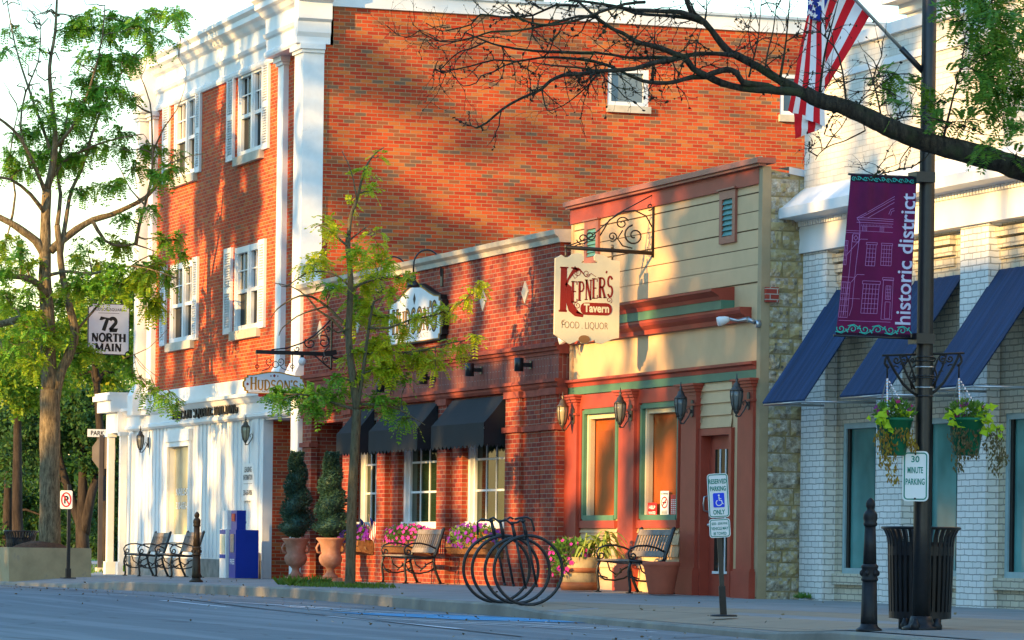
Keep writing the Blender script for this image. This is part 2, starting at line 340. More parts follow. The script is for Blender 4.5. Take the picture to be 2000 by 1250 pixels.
def stone():
    m, nt, p = new_mat('rough_stone'); ps = pos(nt); g = nd(nt, 'ShaderNodeNewGeometry')
    n = noise(nt, ps, 11, 9, .75); n2 = noise(nt, ps, 1.1, 4, .6); n3 = noise(nt, ps, 5, 6, .7); rnd = g.outputs['Random Per Island']
    col = ramp(nt, n, [(.34, (.10, .085, .07)), (.46, (.34, .30, .23)), (.56, (.52, .47, .37)), (.66, (.78, .75, .68))])
    och = ramp(nt, n3, [(.3, (.34, .25, .085)), (.7, (.58, .45, .18))])
    k = ramp(nt, math_(nt, 'ADD', math_(nt, 'MULTIPLY', n2, .8), math_(nt, 'MULTIPLY', rnd, .35)), [(.50, (0, 0, 0)), (.66, (1, 1, 1))])
    col = mixc(nt, math_(nt, 'MULTIPLY', k, .7), col, och)
    L(nt, col, p.inputs['Base Color']); p.inputs['Roughness'].default_value = .95; p.inputs['Specular IOR Level'].default_value = .12
    bump(nt, p, n, .8, .04); return m
M['asphalt'] = asphalt()
M['paving'] = paving('paving', (.32, .32, .31), 1.5, 1.5, (.10, .09, .08), 0)
M['paving_tan'] = paving('paving_tan', (.37, .30, .215), 2.2, 1.1, (.09, .075, .055), .5)
M['paving_light'] = paving('paving_light', (.30, .29, .27), 3, 3, (.12, .11, .1), 0)
M['kerb'] = mat('kerb', (.28, .26, .22), .9, var=.3, vs=1.2, b=.4, bs_=30, bd=.01, spots=(1.2, (.36, .30, .20), .55, .68))
M['lawn'] = mat('lawn', (.17, .26, .03), .95, var=.35, vs=.8, b=.5, bs_=30, bd=.03)
M['paint_white'] = mat('road_paint', (.62, .65, .68), .7, var=.2, vs=3, b=.1, spots=(7, (.3, .33, .35), .58, .72))
M['paint_blue'] = mat('road_paint_blue', (.06, .29, .52), .7, var=.2, vs=2, b=.1, spots=(7, (.16, .18, .2), .56, .72))
M['crack'] = mat('tar_seam', (.02, .02, .02), .7)
M['stone_wall'] = stone(); M['stone_mortar'] = mat('stone_mortar', (.34, .27, .13), .95, var=.35, vs=6, b=.6, bs_=30, bd=.02, spots=(5, (.16, .14, .11), .55, .7))
M['joint'] = mat('board_joint', (.10, .055, .02), .8, b=0)
M['old_brick'] = brick_mat('old_brick', [(0, (.45, .07, .04)), (.6, (.38, .05, .035))], (.5, .46, .4), bw=.2, rh=.07)
M['black_stone'] = mat('tarred_stone', (.05, .05, .052), .8, var=.6, vs=10, b=.8, bs_=18, bd=.03, spots=(11, (.32, .31, .28), .53, .62))
M['metal_dark'] = mat('dark_can', (.018, .019, .022), .35, var=.3, b=.06)

# ------------------------------------------------------------------ mesh builder
class MB:
    def __init__(s): s.v = []; s.f = []; s.mi = []; s.sm = []; s.cur = 0
    def quad(s, a, b, c, d, sm=False):
        i = len(s.v); s.v += [tuple(a), tuple(b), tuple(c), tuple(d)]; s.f.append((i, i + 1, i + 2, i + 3)); s.mi.append(s.cur); s.sm.append(sm)
    def poly(s, pts, sm=False):
        i = len(s.v); s.v += [tuple(p) for p in pts]; s.f.append(tuple(range(i, i + len(pts)))); s.mi.append(s.cur); s.sm.append(sm)
    def box(s, x0, x1, y0, y1, z0, z1):
        if x0 > x1: x0, x1 = x1, x0
        if y0 > y1: y0, y1 = y1, y0
        if z0 > z1: z0, z1 = z1, z0
        i = len(s.v)
        s.v += [(x0, y0, z0), (x1, y0, z0), (x1, y1, z0), (x0, y1, z0), (x0, y0, z1), (x1, y0, z1), (x1, y1, z1), (x0, y1, z1)]
        for q in ((0, 3, 2, 1), (4, 5, 6, 7), (0, 1, 5, 4), (1, 2, 6, 5), (2, 3, 7, 6), (3, 0, 4, 7)):
            s.f.append(tuple(i + k for k in q)); s.mi.append(s.cur); s.sm.append(False)
        return s
    def obox(s, c, ax, ay, az):
        """box at centre c with half-axis vectors"""
        c = Vector(c); ax = Vector(ax); ay = Vector(ay); az = Vector(az); i = len(s.v)
        for dz in (-1, 1):
            for dx, dy in ((-1, -1), (1, -1), (1, 1), (-1, 1)): s.v.append(tuple(c + ax * dx + ay * dy + az * dz))
        for q in ((0, 3, 2, 1), (4, 5, 6, 7), (0, 1, 5, 4), (1, 2, 6, 5), (2, 3, 7, 6), (3, 0, 4, 7)):
            s.f.append(tuple(i + k for k in q)); s.mi.append(s.cur); s.sm.append(False)
    def prism(s, poly, o, r, u, n, t):
        """polygon of (a,b) in the frame o,r,u, thickness t along n"""
        o, r, u, n = Vector(o), Vector(r), Vector(u), Vector(n)
        a = [o + r * p[0] + u * p[1] for p in poly]; b = [q + n * t for q in a]
        s.poly(b); s.poly(a[::-1]); k = len(a)
        for i in range(k): s.quad(a[i], a[(i + 1) % k], b[(i + 1) % k], b[i])
    def extrude_x(s, prof, x0, x1):
        """profile of (y,z) swept along x, capped"""
        a = [(x0, y, z) for y, z in prof]; b = [(x1, y, z) for y, z in prof]; k = len(prof)
        s.poly(a); s.poly(b[::-1])
        for i in range(k): s.quad(a[i], b[i], b[(i + 1) % k], a[(i + 1) % k])
    def tube(s, pts, rad, n=8, sm=True, cap=True, jit=0.0):
        pts = [Vector(p) for p in pts]
        if not hasattr(rad, '__len__'): rad = [rad] * len(pts)
        up = Vector((.13, .31, .94)); i0 = len(s.v); K = len(pts); side = None
        for i, p in enumerate(pts):
            d = (pts[min(i + 1, K - 1)] - pts[max(i - 1, 0)])
            if d.length < 1e-9: d = Vector((0, 0, 1))
            d.normalize()
            if side is None: side = d.cross(up)
            side = side - d * side.dot(d)
            if side.length < 1e-6: side = d.orthogonal()
            side.normalize(); t = d.cross(side)
            for k in range(n):
                a = 2 * math.pi * k / n; rr = rad[i] * (1 + (random.uniform(-jit, jit) if jit else 0))
                s.v.append(tuple(p + side * math.cos(a) * rr + t * math.sin(a) * rr))
        for i in range(K - 1):
            for k in range(n):
                s.f.append((i0 + i * n + k, i0 + i * n + (k + 1) % n, i0 + (i + 1) * n + (k + 1) % n, i0 + (i + 1) * n + k)); s.mi.append(s.cur); s.sm.append(sm)
        if cap:
            s.f.append(tuple(i0 + k for k in range(n))[::-1]); s.mi.append(s.cur); s.sm.append(False)
            s.f.append(tuple(i0 + (K - 1) * n + k for k in range(n))); s.mi.append(s.cur); s.sm.append(False)
    def lathe(s, prof, c=(0, 0, 0), n=24, flute=0.0, nf=12, sm=True):
        i0 = len(s.v); K = len(prof); c = Vector(c)
        for r, z in prof:
            for k in range(n):
                a = 2 * math.pi * k / n; rr = r * (1 - (flute if (k % 2) else 0))
                s.v.append((c.x + rr * math.cos(a), c.y + rr * math.sin(a), c.z + z))
        for i in range(K - 1):
            for k in range(n):
                s.f.append((i0 + i * n + k, i0 + i * n + (k + 1) % n, i0 + (i + 1) * n + (k + 1) % n, i0 + (i + 1) * n + k)); s.mi.append(s.cur); s.sm.append(sm)
        s.f.append(tuple(i0 + k for k in range(n))[::-1]); s.mi.append(s.cur); s.sm.append(False)
        s.f.append(tuple(i0 + (K - 1) * n + k for k in range(n))); s.mi.append(s.cur); s.sm.append(False)
    def disc(s, o, r, u, R_, n=20):
        o, r, u = Vector(o), Vector(r), Vector(u)
        s.poly([o + r * (R_ * math.cos(2 * math.pi * k / n)) + u * (R_ * math.sin(2 * math.pi * k / n)) for k in range(n)])
    def ribbon(s, pts, w, o, r, u, closed=False):
        """flat painted stroke: (a,b) points in the frame o,r,u; w may be a list"""
        P = [Vector((p[0], p[1])) for p in pts]; K = len(P)
        W = w if hasattr(w, '__len__') else [w] * K
        o, r, u = Vector(o), Vector(r), Vector(u); Lr = []; Rr = []
        for i in range(K):
            if closed: d = P[(i + 1) % K] - P[i - 1]
            else: d = P[min(i + 1, K - 1)] - P[max(i - 1, 0)]
            if d.length < 1e-9: d = Vector((1, 0))
            d.normalize(); nn = Vector((-d.y, d.x)) * W[i] / 2
            Lr.append(P[i] + nn); Rr.append(P[i] - nn)
        w3 = lambda q: o + r * q.x + u * q.y
        for i in range(K if closed else K - 1):
            j = (i + 1) % K
            s.quad(w3(Rr[i]), w3(Rr[j]), w3(Lr[j]), w3(Lr[i]))
    def build(s, name, mats, parent=None, inv=None, auto=False):
        me = bpy.data.meshes.new(name); me.from_pydata(s.v, [], s.f)
        if not isinstance(mats, (list, tuple)): mats = [mats]
        for mm in mats: me.materials.append(mm)
        me.polygons.foreach_set('material_index', s.mi); me.polygons.foreach_set('use_smooth', s.sm); me.update()
        o = bpy.data.objects.new(name, me); sc.collection.objects.link(o)
        if parent is not None:
            o.parent = parent
            if parent.type == 'EMPTY' and not parent.get('_local'):
                o.matrix_parent_inverse = Matrix.Translation(-parent.location)
        return o
def tag(o, label=None, cat=None, group=None, kind=None):
    if label: o['label'] = label
    if cat: o['category'] = cat
    if group: o['group'] = group
    if kind: o['kind'] = kind
    return o
def thing(name, label, cat, loc=(0, 0, 0), group=None):
    o = bpy.data.objects.new(name, None); sc.collection.objects.link(o); o.location = loc; o.empty_display_size = .2
    return tag(o, label, cat, group)
def local_thing(name, label, cat, group=None):
    o = thing(name, label, cat, (0, 0, 0), group); o['_local'] = 1; return o
def copy_tree(o, parent=None):
    c = o.copy(); sc.collection.objects.link(c)
    if parent is not None: c.parent = parent
    for ch in [q for q in bpy.data.objects if q.parent == o]: copy_tree(ch, c)
    return c
def struct(name, mb, m): return tag(mb.build(name, m), kind='structure')

def wall_holes(mb, a0, a1, z0, z1, holes, P, reveal, flip=False):
    """flat wall with rectangular openings; P(a,z,depth) gives the 3D point; reveal = depth of the opening's sides"""
    A = sorted({a0, a1, *[h[0] for h in holes], *[h[1] for h in holes]}); Z = sorted({z0, z1, *[h[2] for h in holes], *[h[3] for h in holes]})
    A = [a for a in A if a0 <= a <= a1]; Z = [z for z in Z if z0 <= z <= z1]
    for i in range(len(A) - 1):
        for j in range(len(Z) - 1):
            ca, cz = (A[i] + A[i + 1]) / 2, (Z[j] + Z[j + 1]) / 2
            if any(h[0] < ca < h[1] and h[2] < cz < h[3] for h in holes): continue
            mb.quad(P(A[i], Z[j], 0), P(A[i + 1], Z[j], 0), P(A[i + 1], Z[j + 1], 0), P(A[i], Z[j + 1], 0))
    for h in holes:
        d = h[4] if len(h) > 4 else reveal
        x0, x1, y0, y1 = h[:4]
        mb.quad(P(x0, y0, 0), P(x0, y1, 0), P(x0, y1, d), P(x0, y0, d)); mb.quad(P(x1, y0, d), P(x1, y1, d), P(x1, y1, 0), P(x1, y0, 0))
        mb.quad(P(x0, y1, 0), P(x1, y1, 0), P(x1, y1, d), P(x0, y1, d)); mb.quad(P(x0, y0, d), P(x1, y0, d), P(x1, y0, 0), P(x0, y0, 0))
def PY(Y): return lambda a, z, d: (a, Y + d, z)
def PX(X): return lambda a, z, d: (X - d, a, z)

# ---- lettering: a small slab-serif stroke alphabet, and the built-in sans for plain signs
def arc(cx, cy, rx, ry, a0, a1, n=10):
    return [(cx + rx * math.cos(R(a0 + (a1 - a0) * i / n)), cy + ry * math.sin(R(a0 + (a1 - a0) * i / n))) for i in range(n + 1)]
G_ = {  # glyph: (width, [(points, weight)], [serif points])
 'H': (.72, [([(.14, 0), (.14, 1)], 1), ([(.58, 0), (.58, 1)], 1), ([(.14, .5), (.58, .5)], .5)], [(.14, 0), (.14, 1), (.58, 0), (.58, 1)]),
 'U': (.70, [([(.14, 1), (.14, .28)] + arc(.35, .28, .21, .28, 180, 360) + [(.56, 1)], .85)], [(.14, 1), (.56, 1)]),
 'D': (.70, [([(.14, 0), (.14, 1)], 1), ([(.14, 1)] + arc(.26, .5, .32, .5, 90, -90, 14) + [(.14, 0)], .75)], [(.08, 0), (.08, 1)]),
 'S': (.58, [(arc(.29, .74, .20, .25, 25, 255, 12) + arc(.29, .26, .21, .26, 75, -150, 12), .8)], []),
 'O': (.74, [(arc(.37, .5, .28, .49, 0, 360, 26), .8)], []),
 'N': (.74, [([(.14, 0), (.14, 1)], .6), ([(.60, 0), (.60, 1)], .6), ([(.14, 1), (.60, 0)], 1)], [(.14, 0), (.14, 1), (.60, 1)]),
 "'": (.22, [([(.12, 1.02), (.08, .78)], .8)], []),
 'K': (.72, [([(.14, 0), (.14, 1)], 1), ([(.60, 1), (.16, .42)], .5), ([(.28, .56), (.62, 0)], 1)], [(.14, 0), (.14, 1), (.60, 1), (.62, 0)]),
 'E': (.60, [([(.14, 0), (.14, 1)], 1), ([(.14, .97), (.52, .97), (.52, .84)], .5), ([(.14, .52), (.44, .52)], .5), ([(.14, .03), (.54, .03), (.54, .18)], .5)], [(.14, 0), (.14, 1)]),
 'P': (.62, [([(.14, 0), (.14, 1)], 1), ([(.14, .97)] + arc(.32, .73, .22, .24, 90, -90, 12) + [(.14, .49)], .7)], [(.14, 0), (.10, 1)]),
 'R': (.68, [([(.14, 0), (.14, 1)], 1), ([(.14, .97)] + arc(.32, .75, .22, .22, 90, -90, 12) + [(.14, .53)], .7), ([(.34, .53), (.60, 0)], .9)], [(.14, 0), (.10, 1), (.60, 0)]),
 'T': (.64, [([(.32, 0), (.32, 1)], 1), ([(.06, .8), (.06, .97), (.58, .97), (.58, .8)], .5)], [(.32, 0)]),
 'A': (.74, [([(.10, 0), (.36, 1)], .6), ([(.36, 1), (.64, 0)], 1), ([(.2, .34), (.54, .34)], .5)], [(.10, 0), (.64, 0)]),
 'V': (.70, [([(.08, 1), (.35, 0)], 1), ([(.35, 0), (.62, 1)], .6)], [(.08, 1), (.62, 1)]),
 'M': (.90, [([(.14, 0), (.14, 1)], .6), ([(.76, 0), (.76, 1)], 1), ([(.14, 1), (.45, .1)], 1), ([(.45, .1), (.76, 1)], .6)], [(.14, 0), (.14, 1), (.76, 0), (.76, 1)]),
 'I': (.36, [([(.18, 0), (.18, 1)], 1)], [(.18, 0), (.18, 1)]),
 'B': (.64, [([(.14, 0), (.14, 1)], 1), ([(.14, .97)] + arc(.32, .75, .20, .22, 90, -90, 10) + [(.14, .53)], .7), ([(.14, .53)] + arc(.32, .28, .25, .25, 90, -90, 10) + [(.14, .03)], .7)], [(.10, 0), (.10, 1)]),
 'L': (.58, [([(.14, 0), (.14, 1)], 1), ([(.14, .03), (.52, .03), (.52, .2)], .5)], [(.14, 0), (.14, 1)]),
 'G': (.72, [(arc(.37, .5, .28, .49, 40, 325, 20), .8), ([(.60, .42), (.60, .1)], .9), ([(.44, .42), (.64, .42)], .4)], []),
 'Q': (.76, [(arc(.37, .5, .28, .49, 0, 360, 26), .8), ([(.38, .2), (.66, -.1)], .7)], []),
 'F': (.56, [([(.14, 0), (.14, 1)], 1), ([(.14, .97), (.52, .97), (.52, .84)], .5), ([(.14, .52), (.44, .52)], .5)], [(.14, 0), (.14, 1)]),
 '7': (.58, [([(.08, .82), (.08, .96), (.52, .96), (.24, 0)], .9)], []),
 '2': (.60, [(arc(.30, .72, .22, .26, 160, -30, 12) + [(.10, .05)], .8), ([(.08, .05), (.54, .05), (.54, .2)], .9)], []),
 ' ': (.34, [], []), '-': (.4, [([(.06, .45), (.34, .45)], .6)], []), '.': (.3, [(arc(.15, .42, .03, .03, 0, 360, 8), .6)], []),
}
def serif_width(t, sx=1): return sum(G_[c][0] for c in t) * sx
def serif(mb, text, o, r, u, w, h, weight=.13, sl=.13, fit=True, heights=None):
    """slab-serif lettering filling the box w x h from o"""
    o, r, u = Vector(o), Vector(r), Vector(u); k = w / serif_width(text) ; x = 0
    for i, c in enumerate(text):
        gw, strokes, ser = G_[c]; hh = h * (heights[i] if heights else 1); k2 = k
        for pts, wt in strokes:
            P = [((x + p[0]) * k2, p[1] * hh) for p in pts]
            cl = False
            if len(P) > 20 and (Vector(P[0]) - Vector(P[-1])).length < 1e-6: P = P[:-1]; cl = True
            mb.ribbon(P, weight * wt * min(k, hh * 1.0), o, r, u, closed=cl)
        for sx, sy in ser:
            yy = sy * hh + (.022 * hh if sy < .5 else -.022 * hh)
            mb.ribbon([((x + sx - sl) * k2, yy), ((x + sx + sl) * k2, yy)], .05 * hh, o, r, u)
        x += gw
def sans(mb, text, o, r, u, w, h, bold=0.0, ext=0.0, align='C', keep=False):
    cu = bpy.data.curves.new('t', 'FONT'); cu.body = text; cu.size = 1; cu.offset = bold; cu.extrude = 0; cu.resolution_u = 3
    ob = bpy.data.objects.new('t', cu); sc.collection.objects.link(ob)
    dg = bpy.context.evaluated_depsgraph_get(); me = bpy.data.meshes.new_from_object(ob.evaluated_get(dg))
    xs = [v.co.x for v in me.vertices]; ys = [v.co.y for v in me.vertices]
    if xs:
        x0, x1, y0, y1 = min(xs), max(xs), min(ys), max(ys); o, r, u = Vector(o), Vector(r), Vector(u); n = r.normalized().cross(u.normalized())
        i0 = len(mb.v)
        for v in me.vertices: mb.v.append(tuple(o + r * ((v.co.x - x0) / (x1 - x0) * w) + u * ((v.co.y - y0) / (y1 - y0) * h) + n * ext))
        for p in me.polygons: mb.f.append(tuple(i0 + k for k in p.vertices)); mb.mi.append(mb.cur); mb.sm.append(False)
        if ext:
            ed = {}
            for p in me.polygons:
                vs = list(p.vertices)
                for a, b in zip(vs, vs[1:] + vs[:1]):
                    ed[(a, b)] = 1
            for a, b in list(ed):
                if (b, a) not in ed:
                    A, B = Vector(mb.v[i0 + a]), Vector(mb.v[i0 + b]); mb.quad(A - n * ext, B - n * ext, B, A)
    bpy.data.objects.remove(ob); bpy.data.curves.remove(cu); bpy.data.meshes.remove(me)
def rrect(w, h, c, n=4):
    p = []
    for cx, cy, a in ((w - c, c, -90), (w - c, h - c, 0), (c, h - c, 90), (c, c, 180)): p += arc(cx, cy, c, c, a, a + 90, n)
    return p
def spiral(cx, cy, r0, a0, turns, r1=.15, n=22, flip=1):
    return [(cx + flip * (r0 * (1 - t) + r0 * r1 * t) * math.cos(R(a0) + turns * 2 * math.pi * t), cy + (r0 * (1 - t) + r0 * r1 * t) * math.sin(R(a0) + turns * 2 * math.pi * t)) for t in [i / n for i in range(n + 1)]]

# ------------------------------------------------------------------ ground
XF = [-900, -300, -200] + list(range(-130, -20, 1)) + [0, 100, 400]
KERB = [(-900, 14.9), (-74, 14.9), (-60, 15.0), (-50, 14.95), (-42, 14.7), (-36.9, 14.2), (-33.2, 13.85), (-28, 13.4), (-20, 13.2), (400, 13.2)]
def kerb_y(x):
    for (a, ya), (b, yb) in zip(KERB, KERB[1:]):
        if a <= x <= b: return ya + (yb - ya) * (x - a) / (b - a)
    return 13.2
def apron(x):   # lowered kerb at the drive
    if x < -43 or x > -31: return 0
    if x < -41.6: return (x + 43) / 1.4
    if x > -33: return (-31 - x) / 2
    return 1
def ramp_left(x):   # low kerb towards the corner of the side street
    return max(0, min(1, (-64 - x) / 4))
def walk_z(x, y):
    k = kerb_y(x); z = gz(x, y); a = max(.7 * apron(x), .9 * ramp_left(x) )
    t = max(0, min(1, 1 - (y - k) / 1.3)); return z - a * t * .10
def road_z(x): return gz(x, 14.5) - .135
mb = MB()
ys = [-700, -200, -60, -25, -12, 0, 6, 10, 12, None]
for i in range(len(XF) - 1):
    for j in range(len(ys) - 1):
        q = []
        for x, y in ((XF[i], ys[j]), (XF[i + 1], ys[j]), (XF[i + 1], ys[j + 1]), (XF[i], ys[j + 1])):
            yy = kerb_y(x) if y is None else y; q.append((x, yy, road_z(x)))
        mb.quad(*q)
struct('road', mb, M['asphalt'])
mb = MB()
for i in range(len(XF) - 1):
    if XF[i] < -200 or XF[i] > 60: continue
    a, b = XF[i], XF[i + 1]
    prev = None
    for off in (.16, .5, .9, 1.4, 2.5, 'b'):
        pa = (a, 60 if off == 'b' else kerb_y(a) + off); pb = (b, 60 if off == 'b' else kerb_y(b) + off)
        pa = (*pa, walk_z(*pa)); pb = (*pb, walk_z(*pb))
        if prev: mb.quad(prev[0], prev[1], pb, pa)
        prev = (pa, pb)
struct('sidewalk', mb, M['paving'])
mb = MB()
for i in range(len(XF) - 1):
    if XF[i] < -200 or XF[i] > 60: continue
    q = []
    for x in (XF[i], XF[i + 1]):
        k = kerb_y(x); zt = walk_z(x, k + .16)
        q.append([(x, k, road_z(x) - .05), (x, k + .015, zt - .02), (x, k + .04, zt + .002), (x, k + .16, zt + .002)])
    for j in range(3): mb.quad(q[0][j], q[1][j], q[1][j + 1], q[0][j + 1])
struct('kerb', mb, M['kerb'])
def sheet(name, px, m, h, fn, n=10, kind='structure'):
    """thin ground sheet from picture corners, following the ground"""
    P = [onG(*p) for p in px]; mb = MB()
    for i in range(n):
        for j in range(4):
            def pt(u, v):
                a = P[0].lerp(P[1], u); b = P[3].lerp(P[2], u); c = a.lerp(b, v); return (c.x, c.y, fn(c.x, c.y) + h)
            mb.quad(pt(i / n, j / 4), pt((i + 1) / n, j / 4), pt((i + 1) / n, (j + 1) / 4), pt(i / n, (j + 1) / 4))
    return tag(mb.build(name, m), kind=kind)
def wquad(name, x0, x1, ya0, ya1, yb0, yb1, m, h, n=24):
    """ground sheet from x0 to x1; near edge ya0->ya1, far edge yb0->yb1 (callables of x allowed)"""
    mb = MB(); g = lambda f0, f1, t: (f0 + (f1 - f0) * t)
    for i in range(n):
        for j in range(3):
            c = []
            for t, v in ((i / n, j / 3), ((i + 1) / n, j / 3), ((i + 1) / n, (j + 1) / 3), (i / n, (j + 1) / 3)):
                x = x0 + (x1 - x0) * t; y = g(g(ya0, ya1, t), g(yb0, yb1, t), v); c.append((x, y, walk_z(x, y) + h))
            mb.quad(*c)
    return struct(name, mb, m)
wquad('pavement_panel', -44.0, -33.0, 14.98, 14.05, 15.9, 17.0, M['paving_tan'], .004)
wquad('pavement_panel', -33.0, -25.5, 14.05, 13.6, 17.0, 17.2, M['paving_tan'], .004)
wquad('pavement_panel', -32.0, -25.0, 13.95, 13.45, 14.75, 14.9, M['paving_light'], .009)
# lawn beyond the corner and the park behind
mb = MB()
for x0, x1 in ((-900, -300), (-300, -130), (-130, -84)):
    mb.quad((x0, 17.2, zf(x0) - .045), (x1, 17.2, zf(x1) - .045), (x1, 700, .1), (x0, 700, .1))
struct('lawn', mb, M['lawn'])
# painted lines and the tar seam on the road
def road_strip(name, a, b, wd, m, h=.004, n=12):
    A, B = onG(*a, -.21), onG(*b, -.21); A.z = B.z = 0; d = (B - A); nn = Vector((-d.y, d.x, 0)).normalized() * wd / 2; mb = MB()
    for i in range(n):
        p, q = A + d * (i / n), A + d * ((i + 1) / n)
        mb.quad(*[(c.x, c.y, road_z(c.x) + h) for c in (p - nn, q - nn, q + nn, p + nn)])
    return struct(name, mb, m)
def road_line(name, x0, y0, x1, y1, wd, m, h=.004, n=14):
    A, B = Vector((x0, y0, 0)), Vector((x1, y1, 0)); d = B - A; nn = Vector((-d.y, d.x, 0)).normalized() * wd / 2; mb = MB()
    for i in range(n):
        p, q = A + d * (i / n), A + d * ((i + 1) / n)
        mb.quad(*[(c.x, c.y, road_z(c.x) + h) for c in (p - nn, q - nn, q + nn, p + nn)])
    return struct(name, mb, m)
s0 = onG(0, 1152, -.21); s1 = onG(700, 1228, -.21); s2 = onG(900, 1251, -.21)
road_line('tar_seam', s0.x, s0.y, s1.x, s1.y, .05, M['crack'], .006)
road_line('tar_seam', s1.x, s1.y, s2.x - 1 + 4, s2.y - .4, .05, M['crack'], .006)
for a, b, wd, mm in (((315, 1188), (450, 1203), .10, 'paint_white'), ((640, 1222), (900, 1251), .10, 'paint_white'),
                     ((500, 1193), (1000, 1222), .09, 'paint_white'), ((420, 1188), (950, 1216), .08, 'paint_white'),
                     ((560, 1199), (1100, 1236), .09, 'paint_white'), ((820, 1234), (1280, 1252), .09, 'paint_white'), ((720, 1226), (1240, 1247), .09, 'paint_white')):
    road_strip('road_line', a, b, wd, M[mm])
A_, B_ = onG(650, 1212, -.21), onG(1150, 1229, -.21)
sheet_p = MB()
bl = [(640, 1211.5), (860, 1213.5), (1010, 1219), (1165, 1230), (1100, 1229.5), (900, 1226.5), (760, 1219)]
sheet_p.poly([(p.x, p.y, road_z(p.x) + .006) for p in (onG(*q, -.205) for q in bl)])
struct('road_marking', sheet_p, M['paint_blue'])

# ------------------------------------------------------------------ three-storey brick building (far left)
YB = 19.4; XSIDE = -67.43; XL = -81.5; ZTOP = 10.75
bb = thing('brick_building', 'three-storey red brick building with white pilasters, cornice and shuttered windows', 'building', (XL, YB, zf(XL)))
ZB = 3.72   # bottom of brick
XU = fx(262, 600, 19.13)   # left end of the upper storeys
def win_rect(pl, pr, top_l, bot_l, Y, pm=None):
    x0 = fx(pl, (top_l + bot_l) / 2, Y); x1 = fx(pr, (top_l + bot_l) / 2, Y); return [x0, x1, fz(pl, bot_l, Y), fz(pl, top_l, Y)]
wins = {'A': win_rect(466, 514, 145, 308, YB), 'B': win_rect(341, 384, 197, 352, YB), 'C': win_rect(459, 507, 483, 648, YB), 'D': win_rect(333, 378, 521, 672, YB)}
zt = (wins['A'][3] + wins['B'][3]) / 2; zb = (wins['A'][2] + wins['B'][2]) / 2
for k in 'AB': wins[k][2] = zb; wins[k][3] = zt
zt2 = (wins['C'][3] + wins['D'][3]) / 2; zb2 = (wins['C'][2] + wins['D'][2]) / 2
for k in 'CD': wins[k][2] = zb2; wins[k][3] = zt2
mb = MB(); wall_holes(mb, XU + .02, XSIDE, ZB, 9.8, [tuple(w_) + (.12,) for w_ in wins.values()], PY(YB), .12)
mb.build('brick_front', M['brick_front'], bb)
# side wall facing down the street
sw = []
y0, y1 = onX(1187, 170, XSIDE).y, onX(1267, 170, XSIDE).y
z1, z0 = onX(1225, 134, XSIDE).z, onX(1225, 207, XSIDE).z
sw.append((y0, y1, z0, z1, .15))
y2 = onX(1524, 170, XSIDE).y
sw.append((y2, y2 + (y1 - y0), onX(1524, 224, XSIDE).z, onX(1524, 144, XSIDE).z, .15))
zc0 = onX(652, 12.4, XSIDE).z; zc1 = onX(1556, 67, XSIDE).z
mb = MB(); wall_holes(mb, YB, 34, -.6, zc0, sw, PX(XSIDE), .15)
mb.build('brick_side', M['brick_side'], bb)
mb = MB(); mb.box(XU + .05, XSIDE - .3, YB + .3, 34, 3.0, ZTOP - .3); mb.box(XL + .05, fx(516, 950, 19.36) - .05, YB + .3, 34, -.6, 2.99); mb.box(XU + .06, XSIDE - .35, YB + .14, YB + .29, 3.9, 9.6); mb.build('core', M['glass_dark'], bb)
for (a0, a1, b0, b1, d) in sw:
    mb = MB(); t = .075
    mb.box(XSIDE - .10, XSIDE - .01, a0 - .0, a0 + t, b0, b1); mb.box(XSIDE - .10, XSIDE - .01, a1 - t * 1.3, a1, b0, b1)
    mb.box(XSIDE - .10, XSIDE - .01, a0 + t, a1 - t * 1.3, b1 - t, b1); mb.box(XSIDE - .10, XSIDE - .005, a0 + t, a1 - t * 1.3, b0, b0 + t)
    fr = mb.build('window', M['white_trim'], bb)
    g = MB(); g.box(XSIDE - .12, XSIDE - .075, a0 + .02, a1 - .02, b0 + .02, b1 - .02); g.build('pane', M['glass_grey'], fr)
    s_ = MB(); s_.box(XSIDE - .1, XSIDE + .07, a0 - .03, a1 + .03, b0 - .13, b0 - .002); s_.build('sill', M['stone_cream'], bb)
# coping of the side wall
mb = MB(); H = .30
mb.extrude_x([(0, 0)], 0, 0) if False else None
c0 = .12
mb.box(XSIDE - .3, XSIDE + .05, YB + .1, 34, zc0, zc0 + .26); mb.build('coping', M['white_cornice'], bb)
mb = MB(); mb.box(XSIDE - .3, XSIDE + .10, YB + .1, 34, zc0 + .26, zc0 + .31); mb.build('coping_cap', M['coping'], bb)
# roof vent pipes
mb = MB(); p = onX(1045, 8, XSIDE - 2)
mb.lathe([(.17, -1.2), (.17, .15), (.25, .2), (.25, .28), (.1, .4)], p, 20); p = onX(800, 6, XSIDE - 2); mb.lathe([(.14, -1.2), (.14, .1), (.3, .12), (.3, .24)], p, 16)
mb.build('roof_vent', M['stone_cream'], bb)
